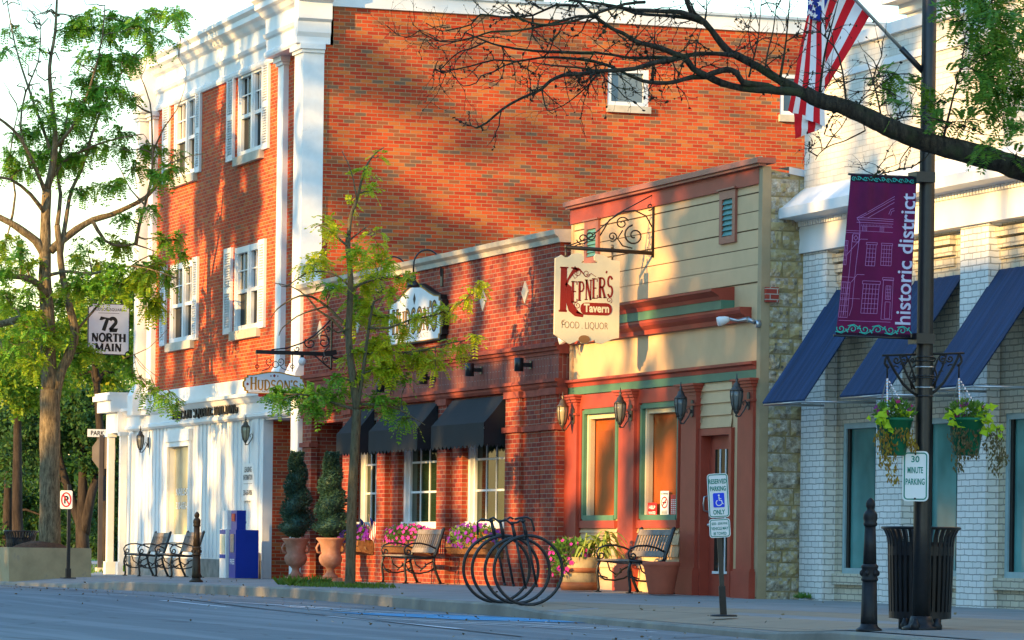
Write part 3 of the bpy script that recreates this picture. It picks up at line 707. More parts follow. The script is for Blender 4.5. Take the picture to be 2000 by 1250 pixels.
# windows with shutters
def double_window(r, open_top=True, tag_=0):
    x0, x1, z0, z1 = r; w_ = x1 - x0; mid = x0 + w_ * .56; t = .085; mb = MB(); Y0, Y1 = YB - .015, YB + .10
    mb.box(x0, x0 + t, Y0, Y1, z0, z1); mb.box(x1 - t, x1, Y0, Y1, z0, z1); mb.box(mid - t * .75, mid + t * .75, Y0, Y1, z0, z1)
    mb.box(x0 + t, x1 - t, Y0 + .01, Y1, z1 - .12, z1); mb.box(x0 + t, x1 - t, Y0 + .005, Y1, z0, z0 + .10)
    zm = z0 + (z1 - z0) * .47
    for a, b in ((x0 + t, mid - t * .75), (mid + t * .75, x1 - t)):
        mb.box(a, b, Y0 + .03, Y1, zm - .035, zm + .035)
        for zz in (zm + .035 + (z1 - .12 - zm) * .5,): mb.box(a, b, Y0 + .05, Y0 + .07, zz - .012, zz + .012)
        mb.box((a + b) / 2 - .012, (a + b) / 2 + .012, Y0 + .049, Y0 + .071, zm + .035, z1 - .12)
        mb.box(a, a + .04, Y0 + .035, Y1, z0 + .1, z1 - .12); mb.box(b - .04, b, Y0 + .035, Y1, z0 + .1, z1 - .12)
    fr = mb.build('window', M['white_trim'], bb)
    g = MB(); g.box(x0 + .03, x1 - .03, YB + .085, YB + .115, z0 + .03, z1 - .03); g.build('pane', M['glass_dark'], fr)
    c = MB(); a, b = x0 + t + .04, mid - t
    for k in range(9):
        u = a + (b - a) * k / 9; c.quad((u, YB + .078 + .012 * (k % 2), zm + .05), (u + (b - a) / 9, YB + .078 + .012 * ((k + 1) % 2), zm + .05), (u + (b - a) / 9 * .9, YB + .078 + .012 * ((k + 1) % 2), z1 - .14), (u * .98 + .02 * a, YB + .078 + .012 * (k % 2), z1 - .14))
    if tag_ in (1, 2): c.build('curtain', M['curtain'], fr)
    s_ = MB(); s_.box(x0 - .10, x1 + .10, YB - .09, YB + .1, z0 - .17, z0 - .002); s_.build('sill', M['stone_cream'], bb)
def shutter(xa, xb, z0, z1):
    mb = MB(); Y0, Y1 = YB - .055, YB - .003; t = .06
    mb.box(xa, xa + t, Y0, Y1, z0, z1); mb.box(xb - t, xb, Y0, Y1, z0, z1)
    for zz in (z0, z1 - .1, (z0 + z1) / 2 - .05): mb.box(xa + t, xb - t, Y0 + .003, Y1, zz, zz + .1)
    mb.box(xa + t, xb - t, Y1 - .012, Y1, z0 + .1, z1 - .1)
    n = int((z1 - z0) / .055)
    for k in range(n):
        zz = z0 + .1 + (z1 - z0 - .2) * k / n
        mb.quad((xa + t, Y0 + .006, zz), (xb - t, Y0 + .006, zz), (xb - t, Y1 - .014, zz + .042), (xa + t, Y1 - .014, zz + .042))
    mb.build('shutter', M['white_trim'], bb)
for i, (k, (la, lb), (ra, rb)) in enumerate((('A', (447, 460), (514, 528)), ('B', (322, 334), (384, 395)), ('C', (441, 455), (507, 520)), ('D', (317, 327), (378, 389)))):
    r = wins[k]; double_window(r, tag_=i); mid = 225 if k in 'AB' else 575
    zl, zh = r[2] - .02, r[3] + .03
    shutter(fx(la, mid, YB), fx(lb, mid, YB), zl, zh); shutter(r[1] + .04, fx(rb, mid, YB), zl, zh)
# pilasters
def pilaster(x0, x1, yf, yb, z0, z1, capital=True):
    mb = MB(); mb.box(x0, x1, yf, yb, z0 + .62, z1)
    mb.extrude_x([(yb, z0), (yf - .10, z0), (yf - .10, z0 + .42), (yf, z0 + .62), (yb, z0 + .62)], x0 - .08, x1 + .08)
    if capital:
        mb.box(x0 - .04, x1 + .04, yf - .04, yb, z1 - .16, z1 - .10); mb.box(x0 - .08, x1 + .08, yf - .08, yb, z1 - .10, z1 - .002)
    mb.build('pilaster', M['white_trim'], bb)
YF = 19.13
xc0 = fx(574, 250, YF)
pilaster(xc0, XSIDE + .05, YF, 19.52, ZB - .45, 9.66)
xp0, xp1 = fx(541, 300, 19.30), fx(552, 300, 19.30)
pilaster(xp0, xp1, 19.30, YB + .05, ZB - .45, 9.66)
pilaster(XU, fx(270, 500, YF), YF, 19.52, ZB - .45, 9.66)
pilaster(fx(288, 500, 19.30), fx(297, 500, 19.30), 19.30, YB + .05, ZB - .45, 9.66)
# cornice: moulded profile swept along the front, broken forward over the corner
def cornice(x0, x1, dy, name='cornice'):
    y = YB - dy
    prof = [(YB + .3, 9.66), (y - .03, 9.66), (y - .05, 9.70), (y - .05, 9.76), (y, 9.80), (y, 10.0), (y - .05, 10.03), (y - .08, 10.09), (y - .02, 10.12), (y - .02, 10.38),
            (y - .10, 10.42), (y - .16, 10.50), (y - .24, 10.54), (y - .24, 10.64), (y - .32, 10.70), (y - .32, 10.77), (YB + .3, 10.80)]
    m_ = MB(); m_.extrude_x(prof, x0, x1); m_.build(name, M['white_cornice'], bb)
cornice(XU + .75, xp0 - .15, .02); 
cornice(xp0 - .15, XSIDE - .0, .29)
cornice(XU - .1, XU + .75, .29)
mb = MB()   # return of the cornice round the corner
for y1_, prf in ((19.62, [(XSIDE - .1, 9.66), (XSIDE + .09, 9.66), (XSIDE + .09, 9.78), (XSIDE + .13, 9.86), (XSIDE + .13, 10.05), (XSIDE + .20, 10.1), (XSIDE + .20, 10.40), (XSIDE + .32, 10.46), (XSIDE + .32, 10.60), (XSIDE + .38, 10.68), (XSIDE + .38, 10.77), (XSIDE - .1, 10.80)]),):
    a = [(x, 18.99, z) for x, z in prf]; b = [(x, y1_, z) for x, z in prf]; k = len(prf); mb.poly(a[::-1]); mb.poly(b)
    for i in range(k): mb.quad(a[i], a[(i + 1) % k], b[(i + 1) % k], b[i])
mb.build('cornice', M['white_cornice'], bb)
# ground storey
YG = 19.36
sx0, sx1 = fx(330, 950, YG), fx(371, 950, YG); sz0, sz1 = fz(350, 1044, YG), fz(350, 872, YG)
rx0, rx1 = fx(516, 950, YG), fx(566, 950, 19.14); rz1 = fz(540, 818, YG)
mb = MB(); wall_holes(mb, XL, rx0, -.2, ZB, [(sx0 - .004, sx1 + .004, sz0 - .004, sz1 + .004, .14)], PY(YG), .14)
wall_holes(mb, rx0, rx1, rz1, ZB, [], PY(YG), .1)
mb.quad((rx0, YG, -.2), (rx0, YG, rz1), (rx0, YG + .16, rz1), (rx0, YG + .16, -.2))
mb.quad((rx0, YG, rz1), (rx1, YG, rz1), (rx1, YG + 3, rz1), (rx0, YG + 3, rz1))
mb.box(rx0 - .25, rx0 - .0, YG - .03, YG - .002, -.1, rz1 + .1)
k = XL + .3
while k < rx0 - .3:     # boards of the shopfront
    if not (sx0 - .15 < k < sx1 + .15): mb.box(k, k + .018, YG - .016, YG - .001, .3, ZB - .75)
    k += .30
for q0, q1 in ((XL + .02, XL + .5), (rx0 - .75, rx0 - .3)): mb.box(q0, q1, YG - .05, YG - .003, .28, ZB - .72)
mb.build('shop_wall', M['white'], bb)
mb = MB(); mb.box(fx(566, 980, 19.14), XSIDE - .02, 19.14, 19.6, -.2, ZB - .45); mb.build('door_post', M['white_trim'], bb)
mb = MB(); mb.quad((rx0, YG + .16, -.2), (rx0, YG + 3, -.2), (rx0, YG + 3, rz1), (rx0, YG + .16, rz1)); mb.quad((rx0, YG + 3, -.2), (rx1, YG + 3, -.2), (rx1, YG + 3, rz1), (rx0, YG + 3, rz1)); mb.build('entry_wall', M['brick_front'], bb)
mb = MB()
for a, b in ((XL + .02, sx0 - .3), (sx0 - .3, sx1 + .3), (sx1 + .3, rx0 - .02)): mb.box(a, b - .004, YG - .04, YG - .004, -.2, .27)
mb.build('plinth', M['grey_plinth'], bb)
mb = MB(); b_ = .16; Y0 = YG - .05
mb.box(sx0 - b_, sx0, Y0, YG - .002, sz0 - b_, sz1 + .10); mb.box(sx1, sx1 + b_, Y0, YG - .002, sz0 - b_, sz1 + .10); mb.box(sx0, sx1, Y0, YG - .002, sz1, sz1 + .10)
mb.box(sx0, sx1, Y0 - .02, YG - .002, sz0 - b_, sz0); mb.box(sx0 - b_ - .03, sx1 + b_ + .03, Y0 - .03, YG - .002, sz1 + .10, sz1 + .34)
fr = mb.build('shop_window', M['white_trim'], bb)
g = MB(); g.box(sx0 - .01, sx1 + .01, YG + .12, YG + .15, sz0 - .01, sz1 + .01); g.build('pane', M['glass_olive'], fr)
g = MB(); ww = sx1 - sx0
sans(g, 'NAILS-SPA', (sx0 + .10 * ww, YG + .112, sz0 + .50 * (sz1 - sz0) - .1), (1, 0, 0), (0, 0, 1), ww * .74, .15, .015)
sans(g, '330-653-8829', (sx0 + .10 * ww, YG + .112, sz0 + .30 * (sz1 - sz0) - .02), (1, 0, 0), (0, 0, 1), ww * .78, .15, .015)
g.build('window_lettering', M['white'], fr)
# fascia over the shopfront
def fascia(x0, x1, d, z0, z1):
    y = YG - d; mb = MB()
    prof = [(YG + .02, z0 - .06), (y, z0 - .06), (y - .05, z0 - .02), (y - .05, z0 + .03), (y, z0 + .06), (y, z1 - .16), (y - .05, z1 - .13), (y - .11, z1 - .05), (y - .16, z1 - .03), (y - .16, z1 + .03), (YG + .02, z1 + .06)]
    mb.extrude_x(prof, x0, x1); mb.build('fascia', M['white'], bb)
FZ0, FZ1 = fz(250, 838, YG) - .0, fz(245, 803, YG)
fascia(XL - .1, XSIDE - .05, .06, FZ0, FZ1)
mb = MB(); mb.box(XL - .05, XSIDE - .1, YB - .10, YB + .1, FZ1 + .05, ZB + .02); mb.build('band_course', M['white'], bb)
mb = MB(); tx0, tx1 = fx(338, 808, YG - .07), fx(466, 797, YG - .07); o = (tx0, YG - .062, FZ0 + .09)
mb2 = MB()
serif(mb2, 'HUDSON SQUARE BUILDING', o, (1, 0, 0), (0, 0, 1), tx1 - tx0, .24, weight=.16, sl=.12)
for q in list(mb2.f):   # raised letters: give the strokes a few centimetres of depth
    a, b, c, d = [Vector(mb2.v[i]) for i in q]; n = Vector((0, -.035, 0))
    mb.quad(a + n, b + n, c + n, d + n); mb.quad(a, a + n, d + n, d); mb.quad(b, c, c + n, b + n); mb.quad(a, b, b + n, a + n); mb.quad(d, d + n, c + n, c)
mb.build('fascia_lettering', M['iron'], bb)
# portico on the far side
px0 = fx(190, 770, 18.95); zs0, zs1 = fz(200, 806, 18.95), fz(200, 771, 18.95)
mb = MB(); mb.box(px0, XL - .02, 18.95, 24, zs0, zs1 - .14); mb.box(px0 - .1, XL - .02, 18.87, 24.1, zs1 - .14, zs1 - .03); mb.box(px0 - .06, XL - .02, 18.91, 24.05, zs1 - .03, zs1 + .03); mb.box(px0 + .25, XL - .02, 19.1, 23.8, zs0 - .45, zs0 - .002); mb.build('portico_roof', M['white'], bb)
for pr in (223, 247):
    x1 = fx(pr, 980, 19.20); mb = MB(); x0 = x1 - .15; g_ = zf(x1)
    mb.box(x0, x1, 19.06, 19.20, g_ + .25, zs0 - .45); mb.box(x0 - .04, x1 + .04, 19.02, 19.24, g_ - .05, g_ + .25); mb.box(x0 - .03, x1 + .03, 19.03, 19.23, zs0 - .53, zs0 - .451)
    mb.build('column', M['white_peel'], bb)

# ------------------------------------------------------------------ brick restaurant (middle)
YH = 19.19; HX0, HX1 = XSIDE + .02, -53.62
rh = thing('restaurant_building', 'single-storey red brick restaurant with cream coping and diamond inlays', 'building', (HX0, YH, 0))
ZC = 5.27; ZLED = 3.62; ZSOL = 3.10
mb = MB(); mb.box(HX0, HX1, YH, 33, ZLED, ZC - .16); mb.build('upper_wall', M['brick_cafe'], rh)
mb = MB(); mb.extrude_x([(YH + .3, ZC - .17), (YH - .04, ZC - .17), (YH - .06, ZC - .10), (YH - .12, ZC - .06), (YH - .14, ZC + .01), (YH + .3, ZC + .03)], HX0 - .05, HX1 + .10); mb.build('coping', M['stone_cream'], rh)
mb = MB(); mb.extrude_x([(YH + .3, ZLED - .16), (YH - .02, ZLED - .16), (YH - .02, ZLED - .11), (YH - .06, ZLED - .10), (YH - .06, ZLED - .055), (YH - .10, ZLED - .05), (YH - .10, ZLED + .0), (YH, ZLED + .03), (YH + .3, ZLED + .03)], HX0, HX1 + .08); mb.build('brick_ledge', M['brick_ledge'], rh)
mb = MB(); mb.box(HX0, HX1 + .02, YH - .005, YH + .4, ZSOL, ZLED - .161); mb.build('soldier_course', M['brick_soldier'], rh)
mb = MB(); mb.extrude_x([(YH + .4, ZSOL - .14), (YH - .01, ZSOL - .14), (YH - .04, ZSOL - .10), (YH - .04, ZSOL - .06), (YH - .08, ZSOL - .05), (YH - .08, ZSOL - .002), (YH + .4, ZSOL - .002)], HX0, HX1 + .05); mb.build('brick_ledge', M['brick_ledge'], rh)
ZW1 = ZSOL - .142; ZW0 = .68; YW_ = YH + .10
wx = [(fx(690, 980, YW_), fx(735, 980, YW_)), (fx(777, 980, YW_), fx(852, 980, YW_) + .12), (fx(902, 980, YW_), fx(985, 980, YW_) + .12)]
dx0, dx1 = fx(617, 950, YW_), fx(668, 950, YW_)
zw0 = fz(800, 1032, YW_)
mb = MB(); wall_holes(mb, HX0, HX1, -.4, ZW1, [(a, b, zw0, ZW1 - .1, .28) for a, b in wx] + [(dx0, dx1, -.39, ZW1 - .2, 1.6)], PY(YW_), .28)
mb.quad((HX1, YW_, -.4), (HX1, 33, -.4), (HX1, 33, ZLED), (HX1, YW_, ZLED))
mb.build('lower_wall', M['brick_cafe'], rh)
mb = MB(); mb.box(dx0, dx1, YW_ + 1.6, YW_ + 1.62, -.4, ZW1); mb.build('entry_door', M['glass_dark'], rh)
def pier(pl, pr, yf, yb, cap=True, z1=None):
    x0, x1 = fx(pl, 980, yf), fx(pr, 980, yf); mb = MB(); z1 = z1 or ZW1
    mb.box(x0, x1, yf, yb, -.4, z1)
    o = mb.build('pier', M['brick_cafe'], rh)
    if cap:
        mb = MB(); mb.box(x0 - .04, x1 + .04, yf - .05, yb, z1 - .62, z1 - .54); mb.build('pier_cap', M['brick_ledge'], o); mb = MB(); mb.box(x0 - .03, x1 + .03, yf - .03, yb, z1 - .10, z1 - .001); mb.build('pier_cap', M['brick_ledge'], o)
pier(589, 606, YH - .02, YW_ - .002); pier(668, 684, YH, YW_ - .002); pier(735, 751, YH, YW_ - .002); pier(852, 870, YH, YW_ - .002)
pier(985, 1013, YH - .04, YW_ - .002); pier(1018, 1053, YH + .02, YW_ - .002); pier(1054, 1085, YH - .06, YW_ - .002)
for a, b in wx:
    mb = MB(); t = .11; Y0, Y1 = YW_ + .10, YW_ + .26; z0, z1 = zw0, ZW1 - .1
    mb.box(a, a + t, Y0, Y1, z0, z1); mb.box(b - t, b, Y0, Y1, z0, z1); mb.box(a + t, b - t, Y0, Y1, z1 - t, z1); mb.box(a + t, b - t, Y0 - .08, Y1, z0, z0 + t)
    mb.box(a + t, a + t + .06, Y0 + .06, Y1, z0 + t, z1 - t)
    n = 4; u0, u1 = a + t + .06, b - t
    for k in range(1, n): u = u0 + (u1 - u0) * k / n; mb.box(u - .017, u + .017, Y0 + .085, Y0 + .115, z0 + t, z1 - t)
    for k in range(1, 4): zz = z0 + t + (z1 - z0 - 2 * t) * k / 3.55; mb.box(u0, u1, Y0 + .08, Y0 + .12, zz - .017, zz + .017)
    fr = mb.build('window', M['white_trim'], rh)
    g = MB(); g.box(a + .05, b - .05, Y0 + .10, Y0 + .13, z0 + .05, z1 - .05); g.build('pane', M['glass_green'], fr)
for px_, py_ in ((1027, 571), (945, 587), (700, 632), (626, 645), (868, 601)):
    if px_ == 868: continue
    c = onY(px_, py_, YH); mb = MB(); mb.prism([(-.15, 0), (0, -.17), (.15, 0), (0, .17)], (c.x, YH - .001, c.z), (1, 0, 0), (0, 0, 1), (0, -1, 0), .02); mb.build('diamond_inlay', M['stone_cream'], rh)

# ------------------------------------------------------------------ tavern
YT = 19.35; TX0, TX1 = -53.52, -46.21; TZ = 5.66
tv = thing('tavern_building', 'narrow tavern with yellow clapboard front, red pilasters and green trim', 'building', (TX0, YT, 0))
fl = lambda pxs, py, Y=YT: fx(pxs, py, Y)
w1 = (fl(1141, 900), fl(1207, 900), fz(1170, 1014, YT), fz(1170, 800, YT)); w2 = (fl(1254, 900), fl(1328, 900), fz(1290, 1013, YT), fz(1290, 788, YT))
d0 = (fl(1374, 1000), fl(1428, 1000), -.05, fz(1400, 850, YT))
ZG = 3.04
mb = MB(); d1 = (d0[0] - .004, d0[1] + .004, d0[2], d0[3] + .004)
wall_holes(mb, TX0, TX1 - .004, -.4, TZ - .3, [w1 + (.16,), w2 + (.16,), d1 + (.14,)], PY(YT), .16)
mb.build('front_wall', M['siding'], tv)
# boards: grooves of the big upper boards and real lapped clapboards below
mb = MB()
lines = [fz(1470, y, YT) for y in (343, 378, 414, 449, 485, 520, 552)]
for zz in lines:
    mb.box(TX0 + .05, TX1 - .12, YT - .014, YT - .001, zz + .006, zz + .228)
mb.build('upper_board', M['siding'], tv)
mb = MB()
for zz in lines: mb.box(TX0 + .095, TX1 - .12, YT - .0075, YT - .001, zz - .0085, zz + .0055)
mb.build('board_joint', M['joint'], tv)
mb = MB()
for xa, xb, za, zb_ in ((fl(1362, 1000), fl(1371, 1000), 0, ZG - .2), (fl(1371, 800), fl(1432, 800), d0[3] + .1, ZG - .2), (fl(1127, 1080), fl(1207, 1080), 0, w1[2] - .12), (fl(1240, 1080), fl(1328, 1080), 0, w2[2] - .12)):
    zz = za
    while zz < zb_ - .02:
        z2 = min(zz + .165, zb_)
        mb.quad((xa, YT - .030, zz), (xb, YT - .030, zz), (xb, YT - .006, z2), (xa, YT - .006, z2)); mb.quad((xa, YT - .001, zz), (xb, YT - .001, zz), (xb, YT - .030, zz), (xa, YT - .030, zz))
        zz += .165
mb.build('clapboard', M['siding'], tv)
mb = MB(); mb.box(TX0 - .02, TX1 + .09, YT - .16, YT + .10, TZ - .05, TZ + .02); mb.box(TX0 - .02, TX1 + .05, YT - .12, YT - .02, TZ - .085, TZ - .051); mb.build('roof_cap', M['red_cap'], tv)
mb = MB(); mb.box(TX0, TX1 - .1, YT - .05, YT + .1, TZ - .30, TZ - .0851); mb.build('frieze_board', M['red_trim'], tv)
mb = MB(); mb.box(TX1 - .115, TX1 + .012, YT - .05, YT + .07, -.05, TZ - .0852); mb.build('corner_board', M['tan_board'], tv)
mb = MB(); mb.box(TX0 + .001, TX0 + .09, YT - .03, YT + .1, ZG, TZ - .31); mb.build('corner_board', M['siding'], tv)
# stone flank
mb = MB()
P0 = onX(1500, 331, TX1); P1 = onX(1563, 337, TX1)
mb.poly([(TX1, YT + .07, -.6), (TX1, 33, -.6), (TX1, 33, 3.6), (TX1, YT + .07, P0.z)]); mb.build('stone_wall', M['stone_mortar'], tv)
random.seed(12); mb = MB(); zz = -.12      # rock-faced blocks in uneven courses
while zz < P0.z - .05:
    hh = random.uniform(.15, .24); hh = min(hh, P0.z - .02 - zz); yy = YT + .075 - random.uniform(0, .12)
    while yy < YT + 1.9:
        ww = random.uniform(.20, .52); y0_, y1_ = max(yy, YT + .075), yy + ww - .018; z0_, z1_ = zz + .009, zz + hh - .009
        top_ = P0.z - .30 * 0 - max(0, (y1_ - YT)) * .155 + .04
        if y1_ - y0_ > .05 and z1_ < top_:
            n_, m_ = 6, 4; d_ = random.uniform(.025, .06); g_ = {}
            for i in range(n_ + 1):
                for j in range(m_ + 1):
                    e_ = 1 if 0 < i < n_ and 0 < j < m_ else 0
                    g_[i, j] = (TX1 + .004 + e_ * (d_ * random.uniform(.35, 1.0)), y0_ + (y1_ - y0_) * i / n_ + e_ * random.uniform(-.012, .012), z0_ + (z1_ - z0_) * j / m_ + e_ * random.uniform(-.01, .01))
            for i in range(n_):
                for j in range(m_): mb.quad(g_[i, j], g_[i + 1, j], g_[i + 1, j + 1], g_[i, j + 1])
        yy += ww
    zz += hh
mb.build('stone_facing', M['stone_wall'], tv)
mb = MB(); dz = (3.6 - P0.z) / (33 - YT - .3)
for k in range(12):
    a = YT + .31 + k * .42; mb.poly([(TX1 + .03, a, P0.z + dz * (a - YT)), (TX1 + .03, a + .41, P0.z + dz * (a + .41 - YT)), (TX1 + .03, a + .41, P0.z + dz * (a + .41 - YT) + .09), (TX1 + .03, a, P0.z + dz * (a - YT) + .09)])
    mb.poly([(TX1 + .03, a, P0.z + dz * (a - YT) + .09), (TX1 + .03, a + .41, P0.z + dz * (a + .41 - YT) + .09), (TX1 - .35, a + .41, P0.z + dz * (a + .41 - YT) + .1), (TX1 - .35, a, P0.z + dz * (a - YT) + .1)])
mb.build('metal_coping', M['coping'], tv)
mb = MB(); a, b = onX(1492, 590, TX1), onX(1517, 562, TX1); mb.box(TX1 - .01, TX1 + .075, a.y, b.y, a.z, b.z); mb.build('brick_patch', M['old_brick'], tv)
mb = MB(); mb.box(TX0 - .12, TX0 - .004, YT - .02, YT + .4, -.4, 3.0); mb.build('tarred_edge', M['black_stone'], tv)
mb = MB(); mb.box(TX0 + .1, TX1 - .1, YT + .35, 32, -.4, 3.6); mb.build('back_building', M['tan_board'], tv)
# cornice of the shopfront
def trim(mlist, x0, x1, prof, m): mb = MB(); mb.extrude_x(prof, x0, x1); mb.build(mlist, m, tv)
ZK = fz(1430, 565, YT); xk = fl(1440, 600)
trim('cornice', TX0, xk - .1, [(YT, ZK - .15), (YT - .20, ZK - .15), (YT - .22, ZK - .10), (YT - .30, ZK - .05), (YT - .33, ZK - .04), (YT - .33, ZK - .01), (YT, ZK + .03)], M['red_trim'])
trim('cornice_band', TX0, xk - .1, [(YT, ZK - .27), (YT - .19, ZK - .27), (YT - .19, ZK - .151), (YT, ZK - .151)], M['green_trim'])
trim('cornice_moulding', TX0, fl(1468, 610), [(YT, ZK - .46), (YT - .07, ZK - .46), (YT - .08, ZK - .40), (YT - .15, ZK - .35), (YT - .17, ZK - .31), (YT - .17, ZK - .271), (YT, ZK - .271)], M['red_trim'])
ZM = fz(1470, 706, YT)
trim('sill_moulding', TX0, TX1 - .13, [(YT, ZM - .11), (YT - .05, ZM - .11), (YT - .06, ZM - .06), (YT - .11, ZM - .04), (YT - .11, ZM - .005), (YT, ZM + .01)], M['red_trim'])
trim('green_band', TX0, TX1 - .13, [(YT, ZM - .22), (YT - .045, ZM - .22), (YT - .045, ZM - .111), (YT, ZM - .111)], M['green_trim'])
# pilasters
for pl, pr in ((1101, 1126), (1208, 1238), (1330, 1359), (1440, 1470)):
    x0, x1 = fl(pl, 950, YT - .08), fl(pr, 950, YT - .08); zt_ = ZM - .225; mb = MB(); yf = YT - .09
    mb.box(x0, x1, yf, YT - .001, .36, zt_ - .16); mb.box(x0 - .05, x1 + .05, yf - .05, YT - .001, -.05, .33); mb.box(x0 - .03, x1 + .03, yf - .03, YT - .001, .33, .36)
    mb.box(x0 - .02, x1 + .02, yf - .02, YT - .001, zt_ - .30, zt_ - .27)
    for k, (e, h0, h1) in enumerate(((.01, .16, .11), (.035, .11, .07), (.06, .07, .03), (.085, .03, .0))): mb.box(x0 - e, x1 + e, yf - e, YT - .001, zt_ - h0, zt_ - h1 - .0005)
    mb.build('pilaster', M['red_trim'], tv)
# windows
for k, r in enumerate((w1, w2)):
    x0, x1, z0, z1 = r; mb = MB(); t = .055
    mb.box(x0 - .02, x0 + t, YT - .03, YT + .1, z0, z1); mb.box(x1 - t, x1 + .02, YT - .03, YT + .1, z0, z1); mb.box(x0 + t, x1 - t, YT - .03, YT + .1, z1 - t, z1 + .02); mb.box(x0 + t, x1 - t, YT - .04, YT + .1, z0 - .02, z0 + t)
    fr = mb.build('window', M['green_trim'], tv)
    g = MB(); g.box(x0 + t + .01, x0 + t + .06, YT + .02, YT + .12, z0 + t, z1 - t); g.box(x0 + t + .06, x1 - t, YT + .04, YT + .12, z1 - t - .07, z1 - t); g.build('sash', M['sign_cream'], fr)
    g = MB(); g.box(x0 + t, x1 - t, YT + .055, YT + .06, z0 + t, z1 - t); g.build('pane', M['glass_see'], fr)
    g = MB(); zz = z0 + t
    while zz < z1 - .30:
        g.box(x0 + t + .14, x1 - t, YT + .115, YT + .121, zz, zz + .024); zz += .027
    g.quad((x0 + t, YT + .14, z0 + t), (x1 - t, YT + .14, z0 + t), (x1 - t, YT + .14, z1 - t), (x0 + t, YT + .14, z1 - t)); g.build('blind', M['blind'], fr)
    zq_ = min(z1 + .26, ZM - .235); mb = MB(); e0, e1 = (1127, 1208) if k == 0 else (1240, 1330); xa, xb = fl(e0, 900), fl(e1, 900)
    mb.box(xa, x0 - .021, YT - .045, YT - .002, z0 - .13, zq_); mb.box(x1 + .021, xb, YT - .045, YT - .002, z0 - .13, zq_) if xb > x1 + .03 else None
    mb.box(x0 - .02, x1 + .02, YT - .045, YT - .002, z1 + .021, zq_); mb.box(x0 - .02, x1 + .02, YT - .055, YT - .002, z0 - .13, z0 - .021); mb.build('window_surround', M['red_trim'], tv)
def poster(pl, pr, pt, pb, m, txt=None, kind='window_poster', extra=None):
    x0, x1, z0, z1 = fl(pl, pb), fl(pr, pb), fz(pl, pb, YT), fz(pl, pt, YT); mb = MB(); y = YT + .049
    mb.cur = 0; mb.box(x0, x1, y, y + .004, z0, z1); mb.cur = 1; w_, h_ = x1 - x0, z1 - z0
    if extra: extra(mb, x0, z0, w_, h_, y - .002)
    mb.build(kind, [m, txt or m], tv)
X_, Z_ = (1, 0, 0), (0, 0, 1)
def help_(mb, x, z, w_, h_, y):
    sans(mb, 'HELP', (x + .16 * w_, y, z + .56 * h_), X_, Z_, .68 * w_, .24 * h_, .03); sans(mb, 'WANTED', (x + .12 * w_, y, z + .2 * h_), X_, Z_, .76 * w_, .2 * h_, .03)
poster(1258, 1276, 982, 1010, M['sign_red'], M['sign_white'], extra=help_)
def nosmoke(mb, x, z, w_, h_, y):
    sans(mb, 'NO SMOKING', (x + .1 * w_, y, z + .86 * h_), X_, Z_, .8 * w_, .07 * h_, .01)
    mb.cur = 2; c = (x + .5 * w_, y, z + .56 * h_); mb.ribbon([(p[0] * w_ * .36, p[1] * h_ * .2) for p in arc(0, 0, 1, 1, 0, 354, 24)], .02, c, X_, Z_, closed=True); mb.ribbon([(-.25 * w_, -.13 * h_), (.25 * w_, .13 * h_)], .02, (c[0], y - .001, c[2]), X_, Z_)
    mb.cur = 1; mb.ribbon([(-.24 * w_, 0), (.2 * w_, 0)], .022, c, X_, Z_)
    for k in range(4): mb.ribbon([(.15 * w_, (.08 + .05 * k) * h_), (.85 * w_, (.08 + .05 * k) * h_)], .008, (x, y, z), X_, Z_)
x0, x1, z0, z1 = fl(1283, 1010), fl(1299, 1010), fz(1283, 1010, YT), fz(1283, 959, YT); mb = MB(); mb.box(x0, x1, YT + .049, YT + .053, z0, z1); mb.cur = 1; nosmoke(mb, x0, z0, x1 - x0, z1 - z0, YT + .047); mb.build('window_poster', [M['sign_white'], M['sign_black'], M['sign_red']], tv)
def list_(mb, x, z, w_, h_, y):
    for k in range(9):
        for q in range(3): mb.box(x + (.12 + .28 * q) * w_, x + (.32 + .28 * q) * w_, y - .001, y, z + (.06 + .085 * k) * h_, z + (.10 + .085 * k) * h_)
poster(1303, 1315, 966, 1009, M['sign_red'], M['sign_white'], extra=list_)
def sheet_(mb, x, z, w_, h_, y):
    for k in range(14): mb.box(x + .1 * w_, x + .85 * w_, y - .001, y, z + (.05 + .06 * k) * h_, z + (.058 + .06 * k) * h_)
poster(1317, 1327, 885, 1009, M['sign_white'], M['sign_blue'], extra=sheet_)
# door
mb = MB(); x0, x1, z0, z1 = d0; mb.box(x0, x1, YT + .08, YT + .13, z0, z1)
dr = mb.build('door', M['red_trim'], tv)
mb = MB(); mb.box(x0 - .09, x0, YT - .05, YT + .1, z0, z1 + .09); mb.box(x1, x1 + .09, YT - .05, YT + .1, z0, z1 + .09); mb.box(x0, x1, YT - .05, YT + .1, z1, z1 + .09); mb.build('door_frame', M['red_trim'], tv)
gx0, gx1 = fl(1386, 1000), fl(1419, 1000); gz0, gz1 = fz(1400, 1118, YT), fz(1400, 877, YT)
mb = MB(); mb.box(gx0, gx1, YT + .070, YT + .078, gz0, gz1); pn = mb.build('door_glass', M['glass_dark'], dr)
mb = MB(); mb.box(gx0 - .03, gx1 + .03, YT + .055, YT + .069, gz0 - .02, gz0 + .015)
for t_ in (.33, .66): u = gx0 + (gx1 - gx0) * t_; mb.box(u - .012, u + .012, YT + .058, YT + .0695, gz0, gz1)
for zz in (gz0 + .62, gz0 + 1.05): mb.box(gx0, gx1, YT + .06, YT + .0692, zz - .012, zz + .012)
mb.build('glazing_bar', M['white_trim'], dr)
hx = fl(1375, 985); hz0, hz1 = fz(1375, 1000, YT), fz(1375, 968, YT)
